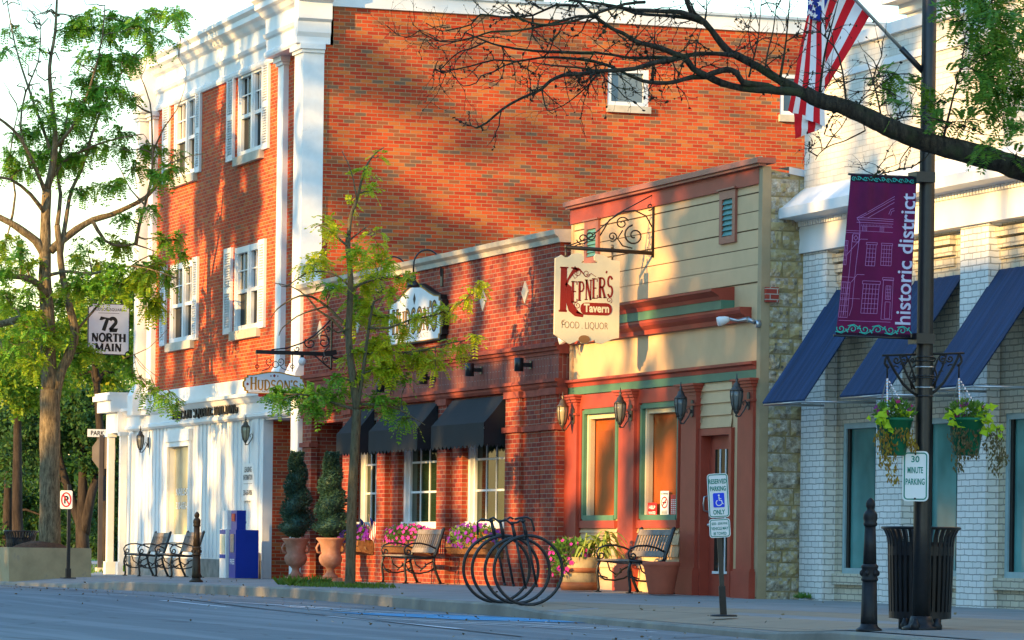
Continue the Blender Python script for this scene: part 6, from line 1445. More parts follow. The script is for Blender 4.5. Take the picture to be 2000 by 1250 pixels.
# bicycle rack: four hoops with bicycle handlebars and forks on one rail
cs = [(1031, 1181), (1009, 1178), (986, 1176), (968.5, 1173.5)]; lp = [(965.7, 1096), (947.8, 1071), (923, 1049), (906, 1032)]
P0 = onG(1031, 1181); P3 = onG(969, 1173.5)
d_ = Vector((-1, .03, 0)); step = .62
A_ = P0; XS_ = []
t = thing('bicycle_rack', 'black bicycle rack of four hoops topped with bicycle handlebars', 'bike rack', tuple(P0))
ax_r = Vector((math.sin(YAW - R(8)), math.cos(YAW - R(8)), 0)); dirn = None
for k, (cx, cy) in enumerate(cs):
    g = onG(1031, 1181) ; Dk = (g - O).dot(_f) + .33 * k
    cpt = onD((lp[k][0] + lp[k][1]) / 2, cy, Dk); zb = onground(cpt.x, cpt.y); rad = (lp[k][1] - lp[k][0]) / 2 * Dk / FOC * 1.035; cen = Vector((cpt.x, cpt.y, zb + rad + .012))
    mb = MB(); mb.tube([cen + ax_r * math.cos(2 * math.pi * q / 48) * rad + UPV * math.sin(2 * math.pi * q / 48) * rad for q in range(49)], .019, 10, cap=False); hp = mb.build('hoop', M['black'], t)
    mb = MB(); fo = Vector((ax_r.y, -ax_r.x, 0)); tp = cen + UPV * rad; st = tp - ax_r * .07 + UPV * .0
    sx = ax_r * (.0 + 0.0)
    h0 = tp - ax_r * .02; h1 = tp - ax_r * .07 + UPV * .17; mb.tube([h0 - UPV * .04, h1], [.024, .018], 8)
    fk = tp + ax_r * .10 - UPV * .58
    for s_ in (-.035, .035): mb.tube([h0 + fo * s_ - UPV * .02, fk + fo * s_], .010, 8); mb.tube([fk + fo * s_ - ax_r * .01 - UPV * .01, fk + fo * s_ + ax_r * .012], .016, 8)
    mb.build('fork', M['black'], hp)
    mb = MB()
    if k == 3: pts = [h1 - ax_r * .16 - UPV * .17, h1 - ax_r * .17 - UPV * .02, h1 - ax_r * .12 + UPV * .02, h1, h1 + fo * .1]
    elif k == 0: pts = [h1 - ax_r * .10 + UPV * .02, h1 - ax_r * .02 + UPV * .04, h1 + ax_r * .05 + UPV * .045, h1 + ax_r * .10 + UPV * .02, h1 + ax_r * .13 - UPV * .08, h1 + ax_r * .135 - UPV * .12]
    else: pts = [h1 - ax_r * .13 + UPV * .02, h1 - ax_r * .08 + UPV * .045, h1 - ax_r * .02, h1 + ax_r * .06 + UPV * .01, h1 + ax_r * .12 + UPV * .05, h1 + ax_r * .16 + UPV * .03]
    mb.tube(pts, .013, 8); mb.lathe([(.02, -.02), (.026, 0), (.02, .02)], h1, 10); mb.build('handlebar', M['black'], hp)
    XS_.append(Vector((cen.x, cen.y, zb)))
mb = MB(); dd = (XS_[0] - XS_[-1]); mid = (XS_[0] + XS_[-1]) / 2; u_ = dd.normalized(); mb.obox(mid + UPV * .008, dd / 2 + u_ * .12, Vector((-u_.y, u_.x, 0)) * .05, UPV * .008); mb.build('ground_rail', M['black'], t)
# newspaper boxes
def news_box(pl, pr, ptop, Y, label, body, head, w_, d_, name='newspaper_box', logo=None):
    x1 = fx(pl, 1130, Y); g = onground(x1, Y); t = thing(name, label, 'newspaper box', (x1, Y, g), 'newspaper boxes by the entry')
    return t, x1, g
YN = 18.35; xn = fx(449, 1130, YN); gN = onground(xn, YN); kx = 1 / scale_at(Vector((xn, YN, gN)))
t = thing('newspaper_box', 'tall blue newspaper vending box beside the brick entry', 'newspaper box', (xn, YN, gN), 'newspaper boxes by the entry'); yb0 = onX(461, 1000, xn).y; yb1 = onX(506, 1000, xn).y; xb0 = xn - .46
zb1 = onX(480, 1035, xn).z; zb2 = onX(480, 997, xn).z; yh1 = onX(481, 1010, xn).y
mb = MB(); mb.box(xb0, xn, yb0, yb1, gN, zb1); mb.build('box_body', M['news_blue'], t)
mb = MB(); mb.box(xb0 + .05, xn - .02, yb0 + .02, yh1, zb1 + .001, zb2); mb.box(xb0 + .1, xn - .1, yh1, yh1 + .03, zb1 + .12, zb1 + .16); mb.build('coin_head', M['news_blue'], t)
mb = MB(); mb.box(xb0 + .10, xn - .10, yb0 - .012, yb0 - .001, zb1 - .42, zb1 - .08); mb.build('display_window', M['glass_grey'], t)
mb = MB(); sans(mb, 'FREE', (xb0 + .08, yb0 - .003, zb1 - .64), X_, Z_, .30, .10, .02); mb.build('box_lettering', M['news_white'], t); mb = MB(); mb.box(xb0 + .12, xn - .12, yb0 + .005, yb0 + .019, zb2 - .2, zb2 - .06); mb.build('price_plate', M['sign_red'], t)
x2 = xb0 - .12; t = thing('newspaper_box', 'white newspaper box with blue trim left of the blue one', 'newspaper box', (x2, YN, onground(x2, YN)), 'newspaper boxes by the entry'); xa = x2 - .46; g2 = onground(x2, YN)
mb = MB(); mb.box(xa, x2, yb0 - .03, yb0 + .36, g2, zb1 + .01); mb.build('box_body', M['news_white'], t); mb = MB(); mb.box(xa + .08, x2 - .04, yb0, yb0 + .22, zb1 + .011, zb2); mb.build('coin_head', M['news_white'], t)
mb = MB(); mb.box(xa + .08, x2 - .08, yb0 - .045, yb0 - .0305, zb1 - .44, zb1 - .10); mb.build('display_window', M['sign_cream'], t)
mb = MB(); mb.box(xa + .04, x2 - .04, yb0 - .042, yb0 - .0302, zb1 - .53, zb1 - .46); mb.box(xa + .04, x2 - .04, yb0 - .042, yb0 - .0302, zb1 - .08, zb1 + .0); mb.build('trim_band', M['news_blue'], t)
# corner plinth stone at the entry
c = onX(522, 1095, XSIDE - 1.2); mb = MB()
mb.box(rx0 - .7, rx0 - .05, YG - .22, YG - .06, -.1, .42); o = mb.build('planter_trough', M['grey_plinth']); tag(o, 'low grey stone block against the shopfront right of the newspaper boxes', 'stone block')
# concrete tree planter
px1 = -72.8; a, b = onX(17, 1128, px1), onX(178, 1127, px1); zt_ = onX(100, 1070, px1).z
tp_ = thing('tree_planter', 'square concrete tree planter filled with reddish mulch', 'planter', (px1, (a.y + b.y) / 2, zf(px1) - .08)); mb = MB(); W_ = b.y - a.y; th = .16; zq = zf(px1) - .25
for (x0, x1, y0, y1) in ((px1 - W_, px1, a.y, a.y + th), (px1 - W_, px1, b.y - th, b.y), (px1 - W_, px1 - W_ + th, a.y + th, b.y - th), (px1 - th, px1, a.y + th, b.y - th)): mb.box(x0, x1, y0, y1, zq, zt_)
mb.build('planter_wall', M['concrete_box'], tp_)
mb = MB(); n = 14
sz = lambda u, v: zt_ - .03 + .17 * max(0, 1 - ((u - .5) ** 2 + (v - .5) ** 2) * 4.4) + random.uniform(-.012, .012)
grid = {(i, j): (px1 - W_ + th + (W_ - 2 * th) * i / n, a.y + th + (W_ - 2 * th) * j / n, sz(i / n, j / n)) for i in range(n + 1) for j in range(n + 1)}
for i in range(n):
    for j in range(n): mb.quad(grid[i, j], grid[i + 1, j], grid[i + 1, j + 1], grid[i, j + 1])
mb.build('mulch', M['soil'], tp_); PLANT_C = Vector((px1 - W_ / 2, (a.y + b.y) / 2, zt_ + .08))

# ------------------------------------------------------------------ plants: leaves and flowers as many small faces
U = random.uniform
def rv():
    while True:
        v = Vector((U(-1, 1), U(-1, 1), U(-1, 1)))
        if .05 < v.length < 1: return v.normalized()
def leaf(mb, p, d, ln, wd, nrm=None):
    """one pointed leaf from p along d"""
    d = d.normalized(); n = nrm or rv(); s_ = d.cross(n)
    if s_.length < 1e-4: s_ = d.orthogonal()
    s_.normalize(); q = p + d * ln * .45
    mb.quad(p, q + s_ * wd * .5, p + d * ln, q - s_ * wd * .5)
def frond(mb, p, d, ln, pairs, lw, droop=.5):
    """feathery compound leaf: paired leaflets along a drooping stalk"""
    d = d.normalized(); side = d.cross(Vector((0, 0, 1)))
    if side.length < .05: side = d.orthogonal()
    side.normalize(); side = (side + rv() * .35).normalized()
    for k in range(pairs):
        t = (k + 1) / pairs; q = p + d * ln * t - Vector((0, 0, 1)) * droop * ln * t * t; dd = (d - Vector((0, 0, 1)) * droop * 2 * t).normalized(); l_ = ln * .30 * (1.15 - .5 * abs(t - .45))
        for s_ in (1, -1): leaf(mb, q, dd * .55 + side * s_, l_, lw, (side.cross(dd) + rv() * .5))
    leaf(mb, p + d * ln - Vector((0, 0, 1)) * droop * ln, d - Vector((0, 0, droop)), ln * .25, lw)
def blossom(mb, p, r_, n=None):
    n = (n or (Vector((.6, -.6, .4)) + rv() * .7)).normalized(); a = n.orthogonal().normalized(); b = n.cross(a)
    mb.poly([p + (a * math.cos(2 * math.pi * k / 10) + b * math.sin(2 * math.pi * k / 10)) * (r_ if k % 2 else r_ * .72) + n * (.25 * r_ if k % 2 else 0) for k in range(10)])
def flower_mound(t, c, lx, ly, h, nl, nf, petal, leafm='leaf_flower', ls=.05, fs=.03, hang=.15, fname='blossoms'):
    mb = MB(); F = MB()
    for k in range(nl):
        v = rv(); q = c + Vector((v.x * lx, v.y * ly, v.z * h if v.z > 0 else v.z * hang)) * U(.55, 1.0)
        leaf(mb, q, v + Vector((0, 0, .4)) + rv() * .6, ls * U(.7, 1.3), ls * .55)
    mb.build('foliage', M[leafm], t)
    for k in range(nf):
        v = rv(); q = c + Vector((v.x * lx, v.y * ly, v.z * h if v.z > -.3 else v.z * hang)) * U(.95, 1.12); blossom(F, q, fs * U(.75, 1.2), v + Vector((.5, -.6, .2)))
    F.build(fname, [M[p] for p in petal] if isinstance(petal, list) else M[petal], t)
    return mb
# window boxes with petunias
for i, ((pl, pr), py, pet, lab) in enumerate((((672, 700), 1062, ['petal_purple'], 'coir window box of purple petunias with two small flags'), ((745, 792), 1066, ['petal_pink'], 'coir window box of bright pink petunias behind the bench'), ((875, 950), 1064, ['petal_purple'], 'coir window box of purple petunias behind the bicycle rack'))):
    a, b = wx[i]; Yb = YW_ - .16; zc = fz(800, 1056, YW_ - .1); t = thing('window_box', lab, 'window box', ((a + b) / 2, Yb, zc), 'coir window boxes below the restaurant windows')
    x0, x1 = (a + .05, b - .1); x1 = max(x1, x0 + .9) if i else x1
    mb = MB(); n = 16
    for k in range(n):
        u0, u1 = x0 + (x1 - x0) * k / n, x0 + (x1 - x0) * (k + 1) / n; pr_ = [(YW_ - .012, zc), (Yb - .12 + U(-.006, .006), zc - .01), (Yb - .13, zc - .10), (Yb - .07, zc - .20), (YW_ - .012, zc - .25)]
        for (y0, z0), (y1, z1) in zip(pr_, pr_[1:]): mb.quad((u0, y0, z0), (u1, y0, z0), (u1, y1, z1), (u0, y1, z1))
    for u in (x0, x1): mb.poly([(u, YW_ - .012, zc), (u, Yb - .12, zc - .01), (u, Yb - .13, zc - .10), (u, Yb - .07, zc - .20), (u, YW_ - .012, zc - .25)])
    mb.build('coir_trough', M['coir'], t)
    mb = MB()
    for yy, zz in ((Yb - .125, zc), (Yb - .14, zc - .1)): mb.tube([(x0 - .01, yy, zz), (x1 + .01, yy, zz)], .006, 5)
    mb.build('wire_rail', M['black'], t)
    flower_mound(t, Vector(((x0 + x1) / 2, Yb, zc + .06)), (x1 - x0) / 2 + .05, .22, .21, 900, 150, pet[0], ls=.055, fs=.036, hang=.18)
    if i == 0:
        for (fa, fb, fc_, lab2) in (((704, 1012), (714, 1062), 1, 'small hand flag on the left in the purple flower box'), ((723, 1010), (733, 1062), -1, 'small hand flag on the right in the purple flower box')):
            p0, p1 = onY(fb[0], fb[1], Yb), onY(fa[0] - 2, fa[1] - 2, Yb); ft = thing('hand_flag', lab2, 'flag', tuple(p0), 'small hand flags in the flower box'); mb = MB(); mb.tube([p0 - Vector((0, 0, .1)), p1 + (p1 - p0) * .06], .006, 6); mb.build('stick', M['barrel'], ft)
            mb = MB(); w_, h_ = .30, .34; o_ = p1; r_ = (Vector((.35, .94, 0)) * 1).normalized(); d_ = (p0 - p1).normalized()
            for k in range(13):
                for j in range(8):
                    P = lambda a_, b_: o_ + r_ * (w_ * .62 * a_ * (1 - .2 * b_)) + Vector((0, 0, -1)) * (.16 * a_ + h_ * b_) + d_ * .02 + Vector((.02 * math.sin(a_ * 9 + b_ * 4), 0, 0))
                    mb.cur = 2 if (k < 5 and j < 4) else (0 if k % 2 == 0 else 1); mb.quad(P(k / 13, (j + 1) / 8), P((k + 1) / 13, (j + 1) / 8), P((k + 1) / 13, j / 8), P(k / 13, j / 8))
            mb.build('flag_cloth', [M['flag_red'], M['flag_white'], M['flag_blue']], ft)
# urns with clipped spiral evergreens
def urn_tree(px_, pyb, Y, lab_u, lab_t, H):
    x = fx(px_, pyb, Y); g = onground(x, Y); c = Vector((x, Y, g)); t = thing('urn', lab_u, 'urn', tuple(c), 'terracotta urns at the restaurant corner'); s_ = .72 / .80
    mb = MB(); mb.box(x - .17, x + .17, Y - .17, Y + .17, g - .01, g + .05); mb.build('plinth', M['terracotta_old'], t)
    mb = MB(); mb.lathe([(r_ * s_, z * s_) for r_, z in ((.15, .055), (.145, .09), (.10, .12), (.075, .17), (.07, .21), (.10, .25), (.17, .29), (.215, .36), (.225, .43), (.205, .48), (.185, .50), (.195, .62), (.235, .74), (.275, .78), (.285, .80), (.27, .815), (.24, .80), (.2, .72))], c, 32); mb.build('bowl', M['terracotta_old'], t)
    for sg in (-1, 1):
        mb = MB(); mb.tube([c + Vector((0, sg * a, b)) * s_ for a, b in ((.18, .52), (.26, .54), (.28, .62), (.24, .70), (.2, .68))], .02, 7); mb.build('handle', M['terracotta_old'], t)
    tt = thing('topiary', lab_t, 'topiary', (x, Y, g + .56), 'clipped spiral evergreens in urns'); z0 = g + .57
    mb = MB(); mb.tube([(x, Y, z0), (x + .01, Y, z0 + .3), (x, Y, z0 + H * .9)], [.03, .025, .012], 8); mb.build('trunk', M['bark_far'], tt)
    mb = MB(); random.seed(int(px_))
    def rad(f, a):   # f 0 bottom..1 top; spiral groove
        env = .30 * min(1, f / .12) ** .6 * (1 - .72 * max(0, f - .12) / .88); ph = (f * 3.6 - a / (2 * math.pi)) % 1; return env * (.58 + .50 * abs(math.sin(math.pi * ph)) ** .8 + .06 * math.sin(a * 3 + f * 11))
    for k in range(5200):
        f = U(0, 1) ** .9; a = U(0, 2 * math.pi); r_ = rad(f, a) * U(.78, 1.04) + .01; q = Vector((x + r_ * math.cos(a), Y + r_ * math.sin(a), z0 + .16 + (H - .16) * f))
        leaf(mb, q, Vector((math.cos(a), math.sin(a), .5)) + rv() * .7, U(.035, .065), .022)
    n = 24
    for k in range(44):
        for j in range(n):
            def P(kk, jj): f = kk / 44; a = 2 * math.pi * jj / n; r_ = rad(f, a) * .84; return (x + r_ * math.cos(a), Y + r_ * math.sin(a), z0 + .16 + (H - .16) * f)
            mb.quad(P(k, j), P(k, j + 1), P(k + 1, j + 1), P(k + 1, j))
    mb.build('crown', M['leaf_topiary'], tt)
urn_tree(577, 1131, 18.62, 'terracotta urn at the left, beside the brick entry of the white shopfront', 'spiral clipped evergreen in the left urn', 1.68)
urn_tree(645, 1133, 18.62, 'terracotta urn just left of the young tree trunk', 'spiral clipped evergreen in the urn nearer the young tree', 1.62)
# big red plastic pot
x = fx(1291, 1160, 18.62); g = onground(x, 18.62); kx = scale_at(Vector((x, 18.62, 0))); t = thing('flower_pot', 'large empty red clay flower pot beside the tavern bench', 'pot', (x, 18.62, g)); rr = 37 / kx
mb = MB(); mb.lathe([(rr * .64, 0), (rr * .68, .02), (rr * .93, .36), (rr * .95, .37), (rr, .385), (rr, .43), (rr * .97, .435), (rr * .92, .43), (rr * .85, .25), (rr * .6, .22)], (x, 18.62, g), 36); mb.build('pot_body', M['terracotta'], t)
mb = MB(); mb.lathe([(rr * .86, .30), (rr * .3, .32), (0.01, .33)], (x, 18.62, g), 24); mb.build('soil', M['soil'], t)
# half barrel of flowers
x = fx(1131, 1154, 18.45); g = onground(x, 18.45); kx = scale_at(Vector((x, 18.45, 0))); t = thing('barrel_planter', 'half barrel planter with corn stalks and pink flowers by the tavern wall', 'planter', (x, 18.45, g)); rb_ = 39 / kx
mb = MB(); mb.lathe([(rb_ * .86, 0), (rb_ * .97, .16), (rb_, .30), (rb_ * .98, .46), (rb_ * .92, .46), (rb_ * .9, .38)], (x, 18.45, g), 48, flute=.012); mb.build('staves', M['barrel'], t)
for z0, z1, r0, r1 in ((.0, .11, .885, .955), (.245, .31, 1.0, 1.005)):
    mb = MB(); mb.lathe([(rb_ * r0 + .006, z0), (rb_ * r1 + .006, z1), (rb_ * r1 - .004, z1 + .001), (rb_ * r0 - .004, z0)], (x, 18.45, g), 48); mb.build('hoop', M['barrel_band'], t)
mb = MB(); mb.lathe([(rb_ * .9, .40), (rb_ * .3, .43), (.01, .43)], (x, 18.45, g), 24); mb.build('soil', M['soil'], t)
c = Vector((x - .02, 18.40, g + .52)); mb = flower_mound(t, c + Vector((0, -.06, .02)), rb_ * .9, rb_ * 1.05, .17, 900, 40, 'petal_pink', ls=.06, fs=.034, hang=.30)
mb = MB()   # trailing side towards the hoops
for k in range(420):
    q = Vector((x + U(-.2, .2), 18.45 - rb_ * U(.75, 1.35), g + .50 - U(0, .36) * U(.2, 1))); leaf(mb, q, rv() + Vector((0, -.3, .2)), U(.04, .07), .032)
mb.build('trailing_foliage', M['leaf_flower'], t)
mb = MB()
for k in range(16): blossom(mb, Vector((x + U(-.1, .25), 18.45 - rb_ * U(.8, 1.4), g + .5 - U(0, .35))), U(.025, .04))
mb.build('blossoms', M['petal_pink'], t)
mb = MB()   # corn-like stalks with arching blades
for s_ in range(7):
    b0 = Vector((x + U(-.12, .3), 18.45 + U(-.06, .36), g + .44)); hgt = U(.28, .48); tp = b0 + Vector((U(-.05, .05), U(-.05, .05), hgt)); mb.tube([b0, tp], .012, 5)
    for k in range(9):
        q = b0.lerp(tp, U(.25, 1)); a = U(0, 2 * math.pi); d = Vector((math.cos(a), math.sin(a), 0)); ln = U(.25, .42); pts = [q + d * ln * f + Vector((0, 0, .22 * f - .42 * f * f)) for f in (0, .2, .4, .6, .8, 1)]; sd = Vector((-d.y, d.x, 0))
        for i in range(5):
            w0, w1 = .030 * (1 - (i / 5) ** 2), .030 * (1 - ((i + 1) / 5) ** 2); mb.quad(pts[i] - sd * w0, pts[i] + sd * w0, pts[i + 1] + sd * w1, pts[i + 1] - sd * w1)
mb.build('corn_stalks', M['leaf_corn'], t)
# hanging baskets on the lamp post
for sg, px_, pt, pb, lab, dead in ((-1, 1746, 818, 890, 'green hanging basket left of the lamp post with golden dried trailing plants', 'leaf_dead'), (1, 1888, 818, 890, 'green hanging basket right of the lamp post with dull brown trailing plants', 'leaf_dead_dark')):
    ct = onX(px_, pt, XB); cb = onX(px_, pb, XB); hgt = ct.z - cb.z; kx = scale_at(ct); c = Vector((XB, ct.y, cb.z)); hook = onX(1803 + sg * 70, 716, XB); rt_ = 38 / kx; rb_ = 23 / kx
    t = thing('hanging_basket', lab, 'hanging basket', (c.x, c.y, ct.z), 'green flower baskets on the lamp post'); mb = MB(); mb.lathe([(rb_, 0), (rb_ * 1.05, .01), (rt_ * .93, hgt - .02), (rt_, hgt - .018), (rt_, hgt + .008), (rt_ * .92, hgt), (rt_ * .8, hgt * .6)], c, 30); mb.build('pot', M['pot_green'], t)
    mb = MB()
    for k, (a, f) in enumerate(((-20, .30), (-55, .62), (-75, .75), (-40, .15), (-95, .35), (10, .55), (-120, .6))):
        a = R(a); f_ = f; r_ = rb_ + (rt_ * .93 - rb_) * f_; n = Vector((math.cos(a), math.sin(a), 0)); q = c + n * (r_ + .003) + Vector((0, 0, hgt * f_)); tt_ = Vector((-n.y, n.x, 0)); mb.disc(q, tt_, Vector((0, 0, 1)), .020, 12)
    mb.build('planting_hole', M['rust_spot'], t)
    jn = hook - Vector((0, 0, .10)); 
    for k in range(4):
        a = math.pi / 4 + k * math.pi / 2; e = c + Vector((math.cos(a) * rt_ * .95, math.sin(a) * rt_ * .95, hgt)); mb = MB(); m_ = 26
        P = [jn.lerp(e, i / m_) for i in range(m_ + 1)]
        for i in range(m_): 
            w_ = (P[i + 1] - P[i]).cross(Vector((0, 0, 1)) if i % 2 else Vector((1, .3, 0))).normalized() * .007; mb.quad(P[i] - w_, P[i] + w_, P[i + 1] + w_, P[i + 1] - w_)
        mb.build('chain', M['chain'], t)
    mb = MB(); mb.tube([hook + Vector((0, 0, .02)), jn], .008, 6); mb.build('hook', M['iron'], t)
    cc = c + Vector((0, 0, hgt + .05)); flower_mound(t, cc, rt_ * 1.0, rt_ * 1.0, .11, 700, 26, 'petal_magenta', ls=.045, fs=.028, hang=.05)
    mb = MB(); random.seed(5 if sg < 0 else 9)
    lob = [(-rt_ * 1.15, -.02), (-rt_ * .95, -.10), (rt_ * .1, .03)] if sg < 0 else [(-rt_ * 1.0, -.04), (rt_ * .55, .0), (rt_ * .7, -.09), (rt_ * 1.2, -.16)]
    for ly, lz in lob:
        for k in range(13):
            q = cc + Vector((rt_ * U(.4, .95), ly + U(-.07, .07), lz + U(-.07, .06))); d = Vector((U(.2, .8), U(-1, 1), U(-.9, .3))).normalized(); ln = U(.06, .10); s_ = d.cross(Vector((1, 0, .3)) + rv() * .3).normalized(); e1, e2 = q + d * ln * .25 + s_ * ln * .42, q + d * ln * .25 - s_ * ln * .42
            mb.poly([q, e1, q + d * ln * .5 + s_ * ln * .2, q + d * ln, q + d * ln * .5 - s_ * ln * .2, e2])
    mb.build('vine_leaves', M['leaf_lime'], t)
    mb = MB()
    spots = ((-rt_ * 1.05, .32, .34), (-rt_ * .60, .30, .48), (rt_ * .08, .05, .18)) if sg < 0 else ((-rt_ * .95, .2, .36), (-rt_ * .2, .12, .26), (rt_ * .75, .2, .42), (rt_ * 1.1, .15, .3))
    for y0, top, ln_ in spots:
        for k in range(150):
            f = U(0, 1); w_ = .075 * (1 - .6 * f) + .015; q = c + Vector((rt_ * U(.55, 1.0), y0 + U(-w_, w_) + .12 * f * (1 if y0 > 0 else .3), hgt * .75 - f * ln_ + U(-.02, .02))); leaf(mb, q, Vector((U(-.3, .3), U(-.5, .5), -1)), U(.025, .05), .018)
    mb.build('dry_foliage', M[dead], t)

# ------------------------------------------------------------------ trees
def smooth(pts, n=3):
    """Catmull-Rom through the traced points"""
    P = [Vector(p) for p in pts]; out_ = []
    for i in range(len(P) - 1):
        p0, p1, p2, p3 = P[max(i - 1, 0)], P[i], P[i + 1], P[min(i + 2, len(P) - 1)]
        for k in range(n):
            t = k / n; out_.append(.5 * ((2 * p1) + (-p0 + p2) * t + (2 * p0 - 5 * p1 + 4 * p2 - p3) * t * t + (-p0 + 3 * p1 - 3 * p2 + p3) * t ** 3))
    out_.append(P[-1]); return out_
def wander(a, b, n, amp, sag=0):
    pts = []
    for k in range(n + 1):
        t = k / n; w_ = math.sin(math.pi * t); pts.append(a.lerp(b, t) + rv() * amp * (w_ if k not in (0, n) else 0) - Vector((0, 0, sag * w_)))
    return pts
class Tree:
    def __init__(s, bark): s.mb = MB(); s.lf = MB(); s.nodes = []
    def limb(s, pts, r0, r1, n=8, jit=.06, sm=3):
        P = smooth(pts, sm); K = len(P); s.mb.tube(P, [r0 + (r1 - r0) * (i / (K - 1)) ** .85 for i in range(K)], n, True, True, jit)
        s.nodes += [(p, r0 + (r1 - r0) * i / (K - 1)) for i, p in enumerate(P)]; return P
    def nearest(s, c, up=.35):
        return min(s.nodes, key=lambda q: (q[0] - c).length + max(0, q[0].z - c.z) * up)
    def cluster(s, c, rad, nf, fl, pairs, lw, droop=.5, twigs=5, r=.012, bare=0, flat=.6):
        b, br = s.nearest(c); P = wander(b, c, 4, (c - b).length * .07); s.mb.tube(smooth(P, 2), [min(br * .7, r * 1.6) + (r * .45 - min(br * .7, r * 1.6)) * (i / (2 * 4)) for i in range(2 * 4 + 1)], 5, True, False)
        ends = []
        for k in range(twigs):
            v = rv(); e = c + Vector((v.x, v.y, v.z * flat)) * rad; st = P[random.choice((2, 3, 4))]; Q = wander(st, e, 3, rad * .08); s.mb.tube(Q, [r * .45, r * .38, r * .3, r * .15], 4, True, False); ends.append(Q)
        for k in range(nf):
            Q = random.choice(ends); t = U(.1, 1); i = min(2, int(t * 3)); q = Q[i].lerp(Q[i + 1], t * 3 - i); d = (rv() + Vector((0, 0, .1)) + (Q[i + 1] - Q[i]).normalized() * .4); frond(s.lf, q, d, fl * U(.7, 1.25), pairs, lw, droop)
    def build(s, t, bark, leafm, nm='crown'):
        s.mb.build('trunk', M[bark], t); 
        if s.lf.f: s.lf.build(nm, M[leafm], t)
# --- young honey locust at the kerb
random.seed(21)
p = onG(683, 1147, .0); D0 = (p - O).dot(_f); g0 = onground(p.x, p.y)
t = thing('young_tree', 'slender young tree with yellow green feathery leaves in the kerb verge', 'tree', (p.x, p.y, g0)); T = Tree('b'); kk = D0 / FOC
def Q(a, b, dd=0): return onD(a, b, D0 + dd)
T.limb([Q(683, 1152), Q(684, 1120), Q(686, 1050), Q(689, 950), Q(694, 860), Q(697, 800)], 11 * kk, 8.5 * kk, 12)
T.limb([Q(697, 800), Q(690, 745), Q(683, 690), Q(681, 640), Q(684, 580), Q(684, 530), Q(679, 480), Q(681, 460)], 8 * kk, 5 * kk, 10)
T.limb([Q(681, 460), Q(686, 420), Q(697, 390), Q(707, 350), Q(718, 320), Q(735, 298), Q(750, 288)], 4.5 * kk, 1 * kk, 7)
T.limb([Q(697, 800), Q(706, 750), Q(714, 690), Q(722, 630), Q(730, 590)], 5 * kk, 2 * kk, 7)
T.nodes_k = 1
for pts, r0 in (([(680, 640), (660, 620), (640, 600), (610, 580), (585, 578), (560, 590), (540, 605), (530, 620)], 4), ([(682, 660), (650, 625), (620, 605), (600, 580), (570, 560), (530, 552)], 3.5), ([(684, 560), (660, 540), (630, 530), (595, 535), (560, 560), (545, 555)], 2.5), ([(640, 598), (610, 606), (580, 618), (552, 640), (545, 655)], 2),
                ([(684, 570), (705, 555), (735, 545), (760, 540), (790, 545), (810, 552)], 3), ([(679, 480), (660, 465), (645, 448), (625, 440), (615, 445)], 3), ([(682, 470), (700, 455), (720, 440)], 2), ([(720, 640), (760, 640), (800, 625), (850, 615), (900, 590), (940, 550)], 3), ([(715, 690), (760, 690), (820, 685), (880, 670), (935, 660)], 3),
                ([(697, 800), (660, 790), (620, 775), (580, 770), (540, 770)], 4), ([(699, 790), (740, 790), (780, 800), (830, 830)], 3.5), ([(697, 390), (690, 350), (680, 320), (668, 295)], 1.5), ([(681, 640), (660, 650), (640, 640), (615, 660), (600, 665)], 2)):
    P = [Q(a, b, (hash((a, b)) % 100 - 50) / 50 * .15 + (i / len(pts)) * U(-.6, .6)) for i, (a, b) in enumerate(pts)]; T.limb(P, r0 * kk, .8 * kk, 6, .1, 2)
for a, b, r_, nf in ((635, 432, 25, 18), (650, 455, 20, 14), (625, 500, 34, 34), (600, 515, 20, 14), (690, 492, 34, 30), (735, 505, 34, 30), (758, 515, 22, 16), (700, 555, 36, 34), (650, 560, 24, 14), (735, 545, 20, 14), (720, 600, 36, 44), (745, 620, 34, 40), (690, 625, 28, 26),
                  (770, 575, 24, 20), (795, 545, 22, 16), (790, 640, 30, 28), (830, 625, 26, 26), (870, 612, 24, 26), (905, 590, 18, 18), (930, 562, 16, 16), (720, 665, 40, 60), (690, 690, 30, 36), (755, 680, 40, 56), (800, 690, 34, 46), (850, 685, 24, 26), (890, 675, 24, 24), (930, 662, 16, 14),
                  (740, 720, 40, 60), (780, 715, 40, 56), (820, 712, 30, 36), (700, 740, 30, 34), (850, 720, 20, 18), (725, 372, 18, 9), (712, 330, 16, 9), (690, 400, 16, 8), (740, 305, 12, 4), (735, 455, 16, 6), (740, 480, 20, 12)):
    T.cluster(Q(a, b, U(-.5, .5)), r_ * kk, int(nf * (1.5 if b < 560 else 1.1)), .17, 8, .026, .55, 4, .010)
T2 = Tree('b'); T2.nodes = T.nodes; T2.mb = T.mb
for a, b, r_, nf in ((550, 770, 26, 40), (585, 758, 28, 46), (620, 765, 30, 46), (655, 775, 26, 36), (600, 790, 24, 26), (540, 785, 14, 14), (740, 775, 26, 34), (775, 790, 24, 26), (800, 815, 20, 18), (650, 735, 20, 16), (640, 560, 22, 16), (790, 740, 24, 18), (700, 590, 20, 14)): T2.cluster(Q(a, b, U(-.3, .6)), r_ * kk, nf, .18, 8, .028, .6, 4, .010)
T.build(t, 'bark_young', 'leaf_young'); T2.lf.build('lower_crown', M['leaf_locust'], t)
